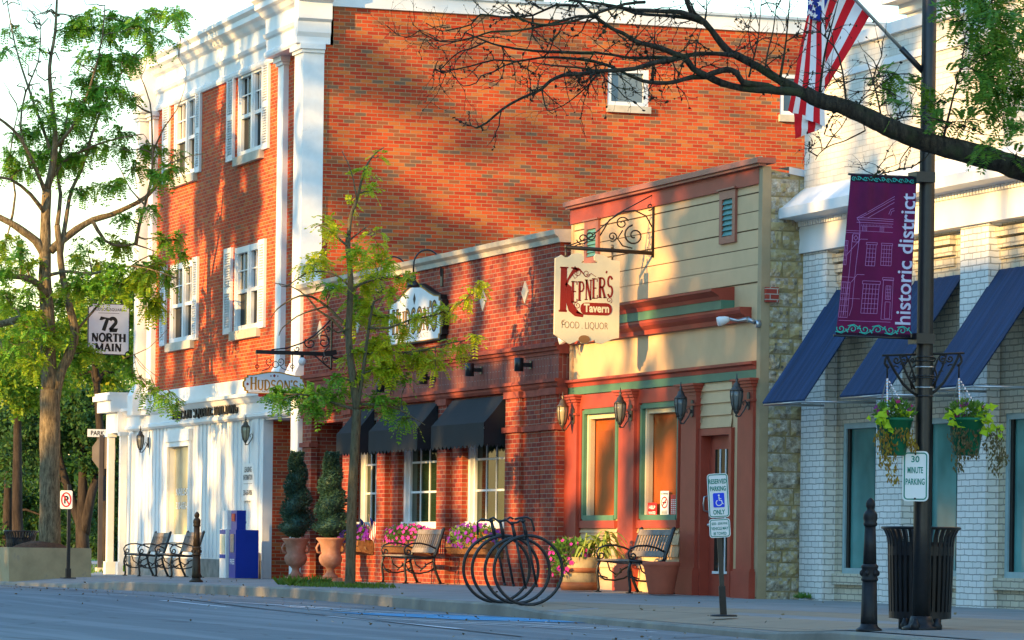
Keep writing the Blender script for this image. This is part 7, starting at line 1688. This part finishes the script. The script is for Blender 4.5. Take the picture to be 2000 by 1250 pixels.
# --- big honey locust in the concrete planter
random.seed(33)
D1 = (PLANT_C - O).dot(_f); kk = D1 / FOC
t = thing('street_tree', 'tall feathery street tree with ridged bark growing from the concrete planter', 'tree', tuple(PLANT_C)); T = Tree('b')
def Q1(a, b, dd=0): return onD(a, b, D1 + dd)
T.limb([Q1(97, 1085), Q1(97, 1062), Q1(97, 1000), Q1(97, 900), Q1(98, 800), Q1(97, 760)], 22 * kk, 19 * kk, 18, .05)
T.limb([Q1(97, 765), Q1(94, 690), Q1(93, 620), Q1(88, 560), Q1(88, 500), Q1(89, 430), Q1(92, 370)], 17 * kk, 9 * kk, 14, .05)
T.limb([Q1(92, 370), Q1(103, 320), Q1(108, 270), Q1(101, 200), Q1(97, 130), Q1(108, 60), Q1(112, -30)], 8 * kk, 2 * kk, 9)
T.limb([Q1(103, 800), Q1(116, 735), Q1(136, 690), Q1(146, 655), Q1(138, 610), Q1(126, 560), Q1(119, 510), Q1(112, 440)], 11 * kk, 6 * kk, 10, .1)
traces = [([(98, 490), (120, 470), (150, 448), (180, 430), (215, 420), (250, 405), (285, 385), (310, 356), (335, 330)], 9, 3), ([(89, 500), (70, 470), (45, 452), (20, 435), (-20, 415)], 9, 6), ([(92, 585), (75, 555), (40, 540), (-10, 540)], 8, 5), ([(95, 640), (60, 620), (20, 628), (-30, 640)], 8, 6),
          ([(90, 380), (70, 330), (40, 270), (10, 240), (-20, 220)], 5, 2), ([(104, 310), (80, 240), (55, 170), (30, 90), (15, 10)], 4, 1), ([(106, 290), (140, 250), (165, 200), (185, 140), (200, 70), (205, 10)], 4, 1), ([(118, 500), (130, 420), (140, 370), (160, 330), (180, 260), (215, 180), (260, 110), (320, 55), (352, 30)], 5, 1),
          ([(112, 440), (118, 380), (112, 330), (125, 260), (140, 180)], 5, 1.5), ([(180, 430), (205, 470), (235, 480), (265, 478), (300, 490)], 4, 1), ([(265, 478), (272, 440), (283, 400), (297, 340), (297, 260), (293, 200), (275, 150)], 4, 1), ([(297, 300), (320, 250), (345, 215), (360, 175)], 2, .6), ([(297, 340), (330, 320), (370, 305), (400, 300)], 2, .6), ([(293, 220), (260, 200), (240, 150), (225, 110)], 2, .6), ([(283, 400), (255, 370), (235, 330), (215, 300)], 2, .6),
          ([(145, 650), (180, 610), (220, 560), (255, 520), (290, 500)], 3, 1), ([(240, 700), (290, 680), (330, 640)], 1, .5), ([(88, 540), (130, 530), (180, 535), (240, 520), (290, 525), (350, 545)], 4, 1), ([(90, 420), (60, 380), (20, 350), (-20, 345)], 5, 2), ([(92, 370), (120, 320), (170, 290), (230, 270), (280, 262)], 4, 1), ([(60, 330), (40, 250), (50, 180), (75, 120), (80, 50)], 3, 1), ([(20, 440), (30, 380), (20, 300), (35, 220)], 3, 1)]
for pts, r0, r1 in traces:
    dd = U(-1.6, 1.6); P = [Q1(a, b, dd * i / len(pts)) for i, (a, b) in enumerate(pts)]; T.limb(P, r0 * kk, r1 * kk, 8, .1, 2)
for k in range(46):   # bare twigs of the thin upper crown
    a, b = U(0, 150), U(-20, 240); c = Q1(a, b, U(-1, 1)); bq, br = T.nearest(c); T.mb.tube(wander(bq, c, 5, .12), [min(br, .02), .014, .011, .008, .005, .003], 5, True, False)
random.seed(34)
def locust(cl, nmul=1.0, lm=None):
    for a, b, r_, nf in cl: 
        if 168 < a < 262 and 575 < b < 705: continue
        T.cluster(Q1(a, b, U(-1.4, 1.4)), r_ * 1.08 * kk, int(nf * nmul * 1.35), .21, 8, .034, .6, 6, .013)
locust([(150, 50, 34, 40), (175, 30, 34, 40), (205, 60, 34, 46), (240, 40, 34, 46), (275, 55, 32, 40), (310, 30, 28, 30), (340, 20, 22, 20), (350, 40, 14, 8), (190, 110, 36, 50), (225, 120, 36, 46), (170, 150, 34, 46), (205, 170, 34, 46), (155, 195, 34, 40), (240, 180, 28, 26), (265, 110, 28, 26), (300, 75, 24, 20), (190, 215, 34, 40), (150, 240, 34, 36), (60, 90, 24, 10), (20, 60, 22, 10), (10, 100, 18, 8),
        (50, 260, 34, 40), (20, 300, 30, 26), (75, 300, 34, 40), (40, 330, 30, 30), (120, 320, 40, 46), (150, 310, 34, 40), (180, 290, 30, 30), (110, 270, 30, 30), (210, 280, 24, 16), (80, 200, 30, 24), (100, 240, 28, 24), (230, 255, 26, 20), (250, 290, 24, 14), (300, 290, 28, 30), (330, 335, 26, 30), (300, 345, 24, 22), (275, 330, 22, 16), (345, 300, 16, 8), (235, 350, 24, 18), (200, 360, 28, 22), (160, 370, 28, 22),
        (250, 425, 24, 18), (290, 405, 20, 14), (330, 470, 24, 22), (350, 500, 20, 14), (300, 520, 30, 36), (340, 545, 22, 18), (270, 550, 30, 34), (230, 520, 30, 26), (200, 560, 32, 34), (240, 600, 34, 40), (290, 580, 24, 20), (180, 620, 34, 30), (220, 650, 30, 24), (120, 590, 30, 20), (60, 560, 30, 20), (20, 600, 34, 26), (60, 640, 34, 24), (10, 520, 30, 18), (170, 470, 28, 16), (40, 490, 28, 16), (150, 540, 24, 16), (290, 765, 18, 14), (320, 775, 20, 16), (350, 790, 14, 8), (260, 740, 16, 8), (20, 690, 34, 24), (150, 700, 28, 16), (250, 660, 26, 18)], 1.5)
T.lf.build('crown', M['leaf_locust'], t); T.lf = MB()
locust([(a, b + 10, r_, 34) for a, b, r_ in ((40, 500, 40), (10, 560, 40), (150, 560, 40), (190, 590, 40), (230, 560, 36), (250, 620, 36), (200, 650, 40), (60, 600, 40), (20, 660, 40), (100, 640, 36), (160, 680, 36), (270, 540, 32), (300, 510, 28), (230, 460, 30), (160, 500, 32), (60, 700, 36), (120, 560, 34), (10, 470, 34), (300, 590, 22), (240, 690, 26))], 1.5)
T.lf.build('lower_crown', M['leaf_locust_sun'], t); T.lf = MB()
T.build(t, 'bark', 'leaf_locust')
# --- bare-limbed street tree just outside the frame; its boughs reach in over the road
random.seed(51)
TB = Vector((-24.2, 13.9, 0)); TB.z = onground(TB.x, TB.y); D2 = 27.0; kk = D2 / FOC
t = thing('street_tree', 'old street tree with long bare lichened boughs reaching in from the right', 'tree', tuple(TB)); T = Tree('b')
def Q2(a, b, dd=0): return onD(a, b, D2 + dd)
TPT = Q2(2000, 332)
tr = [TB, TB + Vector((.03, 0, 1.2)), TB + Vector((-.02, .03, 2.3)), TB + Vector((.0, .05, 3.0))]; T.limb(tr, .26, .19, 16, .05)
T.limb([tr[-1] - Vector((0, 0, .25)), tr[-1] + Vector((-.25, -.3, .2)), Q2(2060, 350), Q2(2000, 332), Q2(1930, 308), Q2(1850, 288), Q2(1790, 270), Q2(1730, 246), Q2(1680, 222), Q2(1640, 206), Q2(1600, 196), Q2(1570, 180)], .098, 14 * kk, 14, .09)
T.limb([tr[-1] - Vector((0, 0, .1)), tr[-1] + Vector((0, .15, 1.2)), tr[-1] + Vector((-.3, -.2, 2.6)), tr[-1] + Vector((-.4, -.4, 4.5))], .17, .06, 12, .06)
DB = [([(1572, 182), (1545, 168), (1520, 155), (1480, 130), (1440, 109), (1418, 96), (1400, 72), (1376, 44), (1350, 22), (1339, -6)], 12, 5), ([(1590, 192), (1555, 180), (1520, 177), (1480, 174), (1450, 172), (1410, 162), (1380, 148), (1354, 134), (1338, 112), (1320, 106), (1290, 94), (1260, 86), (1240, 80), (1216, 64), (1199, 58), (1175, 42), (1157, 28), (1130, 3)], 10, 3),
      ([(1440, 109), (1416, 106), (1380, 104), (1340, 108), (1312, 114), (1280, 112), (1240, 114), (1200, 108), (1160, 102)], 6, 2.5), ([(1390, 150), (1350, 151), (1320, 160), (1286, 162), (1256, 158), (1230, 148), (1212, 138), (1190, 128)], 6, 2), ([(1330, 112), (1312, 116), (1280, 122), (1240, 134), (1199, 138), (1172, 139), (1136, 144), (1100, 147), (1075, 158), (1058, 174), (1040, 182), (1010, 196), (980, 214), (950, 240), (930, 250)], 6, 2.2),
      ([(1520, 177), (1500, 168), (1470, 164), (1450, 160), (1438, 142), (1420, 136), (1400, 140), (1380, 148)], 7, 6), ([(1200, 132), (1160, 120), (1115, 114), (1060, 112), (1010, 120), (965, 117), (920, 129), (862, 140), (850, 132), (856, 118)], 3.5, 1), ([(1172, 140), (1130, 132), (1080, 128), (1040, 122)], 3, 1), ([(1165, 34), (1130, 32), (1070, 48), (1010, 60), (960, 62), (935, 70), (895, 80), (860, 81), (835, 70), (818, 60)], 3.5, 1),
      ([(1160, 104), (1100, 102), (1040, 99), (980, 90), (950, 81), (908, 63)], 4, 1.5), ([(1260, 4), (1220, 8), (1160, 28), (1100, 46), (1055, 48), (1016, 36), (992, 9)], 3.5, 2), ([(1130, 12), (1085, 10), (1040, 30), (980, 33), (938, 28), (920, 48), (880, 58), (860, 60), (832, 45)], 3, 1), ([(1368, 38), (1330, 24), (1290, 22), (1240, 20), (1200, 12), (1150, 4), (1110, 0)], 6, 3), ([(1372, 44), (1340, 34), (1290, 30), (1240, 26), (1210, 12)], 5, 3),
      ([(950, 81), (920, 95), (900, 100), (880, 115), (868, 128), (858, 140), (870, 145)], 2, .8), ([(1058, 174), (1062, 195), (1068, 214), (1080, 222)], 2, .8), ([(1172, 142), (1150, 165), (1125, 188), (1100, 206), (1075, 216)], 2, .8), ([(1010, 120), (985, 128), (965, 140), (940, 148), (930, 162), (905, 168), (892, 155), (880, 140)], 2, .8), ([(880, 140), (862, 142), (850, 133), (846, 140)], 1.4, .7), ([(818, 60), (800, 72), (780, 70), (762, 70)], 1.2, .5), ([(835, 80), (850, 95), (880, 100)], 1, .5), ([(908, 63), (902, 75), (880, 78), (850, 80), (820, 77)], 1.6, .7)]
for pts, r0, r1 in DB:
    dd = U(-.5, .5); T.limb([Q2(a, b, dd * min(1, i / 4)) for i, (a, b) in enumerate(pts)], r0 * .9 * kk, r1 * .9 * kk, 8, .14, 2)
# upright shoots
for pts, r0 in (([(1524, 150), (1530, 115), (1535, 81), (1543, 0), (1548, -40)], 3.2), ([(1600, 190), (1611, 104), (1630, 28), (1645, -30)], 3), ([(1654, 210), (1639, 111), (1602, 63), (1570, 40)], 2.4), ([(1723, 240), (1714, 192), (1700, 140), (1688, 106)], 2.4), ([(1842, 272), (1861, 192), (1880, 112), (1886, 64)], 3), ([(1463, 150), (1470, 120), (1480, 80), (1484, 40), (1487, 0)], 2.2), ([(1495, 130), (1500, 100), (1510, 60), (1515, 20), (1520, -10)], 2), ([(1275, 160), (1275, 120), (1278, 80), (1280, 30)], 2), ([(1358, 130), (1360, 90), (1370, 55)], 2),
                ([(1376, 44), (1380, 20), (1380, 0)], 2.5), ([(1670, 215), (1690, 190), (1720, 180), (1760, 190)], 1.6), ([(1640, 170), (1670, 155), (1720, 150), (1745, 142)], 1.3), ([(1735, 248), (1760, 230), (1800, 228), (1850, 238), (1900, 260), (1960, 265)], 2), ([(1790, 270), (1760, 310), (1755, 330), (1720, 340), (1700, 350)], 1.4), ([(1690, 255), (1650, 275), (1620, 285), (1600, 300), (1593, 312)], 1.5), ([(1640, 270), (1615, 265), (1610, 262)], 1)):
    T.limb([Q2(a, b, U(-.1, .1)) for a, b in pts], r0 * kk, .7 * kk, 6, .1, 3)
nd0 = list(T.nodes)
def knobby(st, d, ln, r, depth=0):
    """short crooked spur twig with knobs, forking once or twice"""
    P = [st]; dd = d.normalized(); n = 5
    for k in range(n): dd = (dd + rv() * .45).normalized(); P.append(P[-1] + dd * ln / n)
    T.mb.tube(P, [r * (1 - .7 * k / n) for k in range(n + 1)], 5, True, False)
    for q in P[1:]:
        if random.random() < .5: s_ = r * 1.5; T.mb.obox(q, rv() * s_, rv() * s_ * .8, rv() * s_)
    if depth < 2:
        for k in range(random.choice((1, 1, 2, 2))): knobby(random.choice(P[1:4]), (dd + rv() * 1.1), ln * U(.4, .7), r * .65, depth + 1)
left = [q for q in nd0 if q[1] < 6.5 * kk and (q[0] - O).dot(_r) / (q[0] - O).dot(_f) * FOC + PX0 < 1420]
for k in range(190):
    p_, r_ = random.choice(left); v = rv(); v = Vector((v.x * .5, v.y, v.z)) + Vector((0, -.5, -.05)); knobby(p_, v, U(.10, .42), min(r_ * .7, U(.0030, .0065)))
mid_ = [q for q in nd0 if (q[0] - O).dot(_r) / (q[0] - O).dot(_f) * FOC + PX0 >= 1420 and q[1] < 16 * kk and (q[0] - O).dot(_f) > 26]
for k in range(70):
    p_, r_ = random.choice(mid_); v = rv(); knobby(p_, Vector((v.x * .4, v.y, abs(v.z) * .9)), U(.15, .5), U(.003, .006))
# leafy upper crown at the right edge
for a, b, r_, nf in ((1870, 30, 34, 26), (1905, 60, 36, 36), (1950, 40, 40, 50), (1990, 80, 40, 50), (1930, 110, 36, 40), (1960, 150, 40, 46), (1995, 180, 36, 36), (1920, 190, 34, 26), (1960, 215, 30, 24), (1990, 250, 34, 26), (1890, 230, 30, 16), (1940, 280, 30, 16), (1985, 300, 26, 14), (1870, 140, 24, 8), (1830, 200, 26, 16), (1790, 175, 26, 14), (1750, 150, 24, 14), (1725, 145, 16, 9), (1760, 205, 22, 10), (1840, 240, 22, 10), (1900, -10, 40, 40), (1960, -20, 40, 50), (2020, 40, 40, 40), (2030, 140, 40, 40), (1850, -20, 30, 20), (1950, 90, 34, 36), (1910, 140, 30, 20)):
    T.cluster(Q2(a, b, U(-.5, .7)), r_ * 1.2 * kk, int(nf * .75), .16, 10, .017, .4, 7, .006)
T.build(t, 'bark_dead', 'leaf_dark')

# ------------------------------------------------------------------ park trees beyond the corner
def park_tree(label, cpx, D, base_px, blobs, nleaf, lsz, leafm, r0, seed, forks=()):
    random.seed(seed); b = onD(base_px, 1100, D); b.z = zf(b.x) - .1; kk = D / FOC
    t = thing('park_tree', label, 'tree', tuple(b), 'leafy trees in the park beyond the corner'); T = Tree('b'); q = lambda a, c_, dd=0: onD(a, c_, D + dd)
    top = q(*cpx); T.limb([b - Vector((0, 0, .3)), b.lerp(top, .25) + Vector((U(-.1, .1), U(-.1, .1), 0)), b.lerp(top, .6), top], r0, r0 * .35, 10, .08)
    for f in forks: T.limb([b.lerp(top, .22)] + [q(x, y, U(-.8, .8)) for x, y in f], r0 * .7, r0 * .25, 8, .08)
    tot = sum(r * r for _, _, r in blobs)
    for x, y, r in blobs:
        c = q(x, y, U(-1.6, 1.6)); bq, br = T.nearest(c); T.mb.tube(wander(bq, c, 4, .2), [min(br, .07), .05, .04, .03, .015], 5, True, False)
        n = int(nleaf * r * r / tot); R3 = r * kk; cc = [c + rv() * R3 * U(.2, 1) for _ in range(max(3, n // 45))]
        for k in range(n):
            p_ = random.choice(cc) + rv() * U(0, .28) * (R3 / .9 + .4); leaf(T.lf, p_, rv() + Vector((0, 0, -.25)), lsz * U(.7, 1.3), lsz * .55)
    T.build(t, 'bark_far', leafm); return t
park_tree('sunlit yellow green park tree behind the address sign', (180, 620), 108, 215, [(180, 640, 60), (240, 600, 50), (225, 680, 55), (130, 650, 60), (150, 720, 55), (200, 740, 50), (250, 700, 40), (90, 690, 50), (245, 560, 34), (205, 560, 40), (150, 580, 40), (250, 640, 40)], 11000, .15, 'leaf_park', .20, 61)
park_tree('sunlit yellow green park tree at the left edge behind the planter tree', (30, 640), 104, 40, [(20, 660, 60), (60, 700, 60), (10, 740, 60), (70, 640, 50), (100, 740, 50), (-30, 700, 60), (40, 780, 50), (110, 690, 40), (0, 620, 40)], 10000, .15, 'leaf_park', .20, 62)
park_tree('dark green park tree with a forked trunk right of the planter tree', (160, 800), 116, 165, [(150, 800, 60), (200, 840, 60), (120, 850, 60), (240, 800, 50), (240, 880, 55), (180, 900, 40), (60, 860, 60), (100, 920, 40), (210, 950, 45), (60, 800, 50), (250, 960, 40), (140, 760, 50), (200, 770, 50)], 15000, .16, 'leaf_park_dark', .26, 63, forks=([(135, 960), (118, 900), (110, 840)], [(180, 960), (205, 890), (215, 820)]))
park_tree('dark green park tree low at the left edge behind the litter bin', (20, 820), 120, 10, [(20, 820, 60), (-20, 900, 60), (40, 900, 60), (10, 980, 60), (60, 980, 50), (100, 860, 45), (60, 1040, 45), (0, 1060, 50), (105, 1000, 40), (-30, 1020, 50), (20, 760, 40)], 14000, .16, 'leaf_park_dark', .22, 64)
park_tree('dense dark shrubby tree behind the white portico columns', (215, 960), 126, 225, [(215, 990, 50), (240, 1040, 40), (180, 1020, 40), (150, 1060, 36), (210, 1070, 36), (110, 1060, 36), (250, 930, 40), (190, 960, 40), (245, 1085, 30), (160, 1000, 40), (130, 1030, 36)], 12000, .15, 'leaf_park_dark', .16, 65)
random.seed(66); mb = MB(); D_w = 175; kw = D_w / FOC
for k in range(30000):
    a, b = U(-140, 330), 1110 - abs(random.gauss(0, 1)) * 200
    if b < 560 + 60 * math.sin(a * .03): continue
    q = onD(a, b, D_w + U(-4, 6)); leaf(mb, q + rv() * .3, rv(), U(.25, .5), .26)
for k in range(16000):
    a, b = U(-1500, -140), 1110 - abs(random.gauss(0, 1)) * 190
    if b < 640 + 90 * math.sin(a * .011) + 40 * math.sin(a * .043): continue
    q = onD(a, b, D_w + U(-6, 8)); leaf(mb, q + rv() * .3, rv(), U(.5, .9), .5)
tag(mb.build('distant_woods', M['leaf_park_dark']), 'dark green woodland filling the park behind the nearer trees', 'woodland', kind='stuff')
for i, (x, y, h_) in enumerate(((-130, -24, 20), (-152, -36, 22), (-180, -42, 24), (-215, -62, 27))):
    t = thing('street_tree', ['leafy tree opposite the park, nearest of the line along the far side', 'leafy tree second along the far side of the street', 'leafy tree third along the far side of the street', 'leafy tree farthest along the far side of the street'][i], 'tree', (x, y, -.3), 'trees along the far side of the street'); T = Tree('b')
    T.limb([Vector((x, y, -.4)), Vector((x + .2, y, h_ * .3)), Vector((x, y + .2, h_ * .8))], .35, .08, 10)
    for k in range(2600):
        v = rv() * U(.25, 1) ** .5; p_ = Vector((x + v.x * h_ * .42, y + v.y * h_ * .42, h_ * .56 + v.z * h_ * .46))
        for q in range(3): leaf(T.lf, p_ + rv() * .4, rv(), U(.5, .9), .55)
    T.build(t, 'bark_far', 'leaf_park_dark')
# weeds and grass
random.seed(71)
def grass_patch(name, label, x0, x1, y0, y1, n, h, m='grass'):
    mb = MB()
    for k in range(n):
        x, y = U(x0, x1), U(y0, y1); u_ = (x - x0) / (x1 - x0) * 2 - 1; v_ = (y - y0) / (y1 - y0) * 2 - 1
        if u_ * u_ + v_ * v_ > U(.3, 1): continue
        d = Vector((U(-.6, .6), U(-.6, .6), 1)); leaf(mb, Vector((x, y, walk_z(x, y) + .004)), d, h * U(.4, 1.3), .018)
    return mb
gp = onG(683, 1147); mb = grass_patch('', '', gp.x - 2.3, gp.x + 1.9, gp.y - .65, gp.y + .55, 2600, .075)
for k in range(40):
    for q in range(6): c = Vector((gp.x - 1.7 + .35 * math.sin(k * 3.1), gp.y - .2 + .3 * math.cos(k * 1.7), walk_z(gp.x, gp.y))); leaf(mb, c, rv() + Vector((0, 0, 1.1)), U(.08, .2), .05)
tag(mb.build('grass', M['grass']), 'tufts of grass and weeds round the foot of the young tree', 'grass', kind='stuff')
for i, (px_, py_, lab) in enumerate(((1568, 1166, 'small green weed at the foot of the white pier by the stone wall'), (1102, 1152, 'small weed at the wall foot left of the barrel planter'))):
    c = onY(px_, py_, 19.25 if i else 19.75); c.z = onground(c.x, c.y); mb = MB()
    for k in range(90): leaf(mb, c + Vector((U(-.1, .1), U(-.08, .08), 0)), rv() + Vector((0, 0, 1)), U(.04, .10), .03)
    tag(mb.build('weed', M['leaf_flower']), lab, 'weed')
mb = MB()   # lawn blades seen at the left edge
for k in range(5000):
    x, y = U(-112, -84), U(17.3, 27); leaf(mb, Vector((x, y, zf(x) - .05)), Vector((U(-.5, .5), U(-.5, .5), 1)), U(.06, .16), .03)
tag(mb.build('grass', M['grass']), 'lawn grass in the park beyond the corner', 'grass', kind='stuff')
mb = MB()   # dry leaves and litter along the kerb and in the road
for k in range(260):
    x = U(-75, -30); y = kerb_y(x) - abs(random.gauss(0, 1.6)) - .03; z = road_z(x) + .006; leaf(mb, Vector((x, y, z)), Vector((U(-1, 1), U(-1, 1), U(.02, .3))), U(.02, .055), .024)
for k in range(70):
    x = U(-70, -30); y = U(kerb_y(x) + .2, 18.8); leaf(mb, Vector((x, y, walk_z(x, y) + .006)), Vector((U(-1, 1), U(-1, 1), U(.05, .4))), U(.03, .06), .03)
tag(mb.build('fallen_leaves', M['litter']), 'dry leaves and scraps scattered along the kerb', 'leaves', kind='stuff')

# ------------------------------------------------------------------ out of frame: shops and trees added opposite, shaped to shade the scene
from mathutils import noise as mn
def proj(p):
    q = p - O; d = q.dot(_f); u = q.dot(_r) / d * FOC; v = -q.z / d * FOC; return PX0 + _c * u - _s * v, PY0 + _s * u + _c * v
ob = thing('brick_building', 'brick shop row on the opposite side of the street', 'building', (-40, -23, 0))
mb = MB(); mb.box(-72, -26.6, -36, -23, -.5, 9.0); mb.build('low_wall', M['brick_cafe'], ob); mb = MB(); mb.box(-72.2, -26.6, -23.2, -22.8, 9.0, 9.25); mb.build('coping', M['stone_cream'], ob)
mb = MB(); mb.box(-31.6, -26.51, -24.2, -23, -.5, 13.2); mb.build('middle_wall', M['brick_cafe'], ob); mb = MB(); mb.box(-26.5, 2, -29, -23, -.5, 14.9); mb.build('tall_wall', M['brick_front'], ob); mb = MB(); mb.box(-26.5, 2, -23.3, -22.8, 14.9, 15.2); mb.build('cornice', M['white'], ob)  # unseen walls, heights stepped by where their shade should fall
for k in range(9):
    x = -70 + k * 3.8; mb = MB(); mb.box(x, x + 2.6, -23.02, -22.97, .4, 3.2); mb.build('window', M['glass_dark'], ob)
for k in range(6):
    for zz in (.5, 5, 9.5): x = -25.5 + k * 4.2; mb = MB(); mb.box(x, x + 1.6, -23.02, -22.97, zz, zz + 2.1); mb.build('window', M['glass_dark'], ob)
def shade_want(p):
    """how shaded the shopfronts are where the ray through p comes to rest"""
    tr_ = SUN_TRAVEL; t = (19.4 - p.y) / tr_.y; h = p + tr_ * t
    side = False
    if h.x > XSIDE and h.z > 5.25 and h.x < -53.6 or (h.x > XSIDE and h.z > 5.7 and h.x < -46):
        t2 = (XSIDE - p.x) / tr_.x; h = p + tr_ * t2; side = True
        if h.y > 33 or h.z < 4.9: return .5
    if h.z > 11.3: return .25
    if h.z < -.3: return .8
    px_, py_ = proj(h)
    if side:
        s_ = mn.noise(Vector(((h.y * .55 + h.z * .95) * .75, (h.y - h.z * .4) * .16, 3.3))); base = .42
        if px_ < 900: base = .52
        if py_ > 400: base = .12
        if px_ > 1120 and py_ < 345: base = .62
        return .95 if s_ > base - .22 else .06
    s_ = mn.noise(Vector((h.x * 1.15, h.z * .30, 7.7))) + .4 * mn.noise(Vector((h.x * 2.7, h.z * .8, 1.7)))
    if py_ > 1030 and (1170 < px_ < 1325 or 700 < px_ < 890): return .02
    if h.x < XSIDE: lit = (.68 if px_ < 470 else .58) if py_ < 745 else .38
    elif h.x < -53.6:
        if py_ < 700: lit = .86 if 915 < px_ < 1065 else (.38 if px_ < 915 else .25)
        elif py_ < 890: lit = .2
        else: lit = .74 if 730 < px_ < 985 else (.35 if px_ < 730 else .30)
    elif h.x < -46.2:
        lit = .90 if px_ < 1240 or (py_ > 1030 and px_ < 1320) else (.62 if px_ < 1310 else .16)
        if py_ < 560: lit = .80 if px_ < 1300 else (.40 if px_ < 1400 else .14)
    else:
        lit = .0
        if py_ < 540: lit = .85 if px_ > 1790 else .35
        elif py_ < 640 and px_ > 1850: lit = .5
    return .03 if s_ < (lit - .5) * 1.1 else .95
random.seed(81)
tx = [-60, -53, -46, -38, -31, -24]; crown = {i: MB() for i in range(6)}; wood = {i: [] for i in range(6)}
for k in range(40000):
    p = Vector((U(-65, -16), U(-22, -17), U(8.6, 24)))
    if random.random() > shade_want(p): continue  # clumps stay only where the crown should throw shade
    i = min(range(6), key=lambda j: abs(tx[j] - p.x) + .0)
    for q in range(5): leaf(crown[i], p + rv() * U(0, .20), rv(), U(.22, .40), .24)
    if random.random() < .004: wood[i].append(p)
for i in range(6):
    lab = ['first', 'second', 'third', 'fourth', 'fifth', 'sixth'][i]
    t = thing('street_tree', f'tall leafy tree on the opposite pavement, {lab} in the row from the park end', 'tree', (tx[i], -19.5, -.1), 'street trees on the opposite pavement'); T = Tree('b')
    T.limb([Vector((tx[i], -19.5, -.2)), Vector((tx[i] + .1, -19.5, 5)), Vector((tx[i] - .1, -19.6, 12)), Vector((tx[i], -19.5, 20))], .36, .06, 10)
    for c in wood[i]: 
        bq, br = T.nearest(c, .8); T.mb.tube(wander(bq, c, 5, .3), [min(br * .6, .08), .05, .04, .03, .02, .01], 5, True, False)
    T.mb.build('trunk', M['bark'], t); crown[i].build('crown', M['leaf_park'], t)
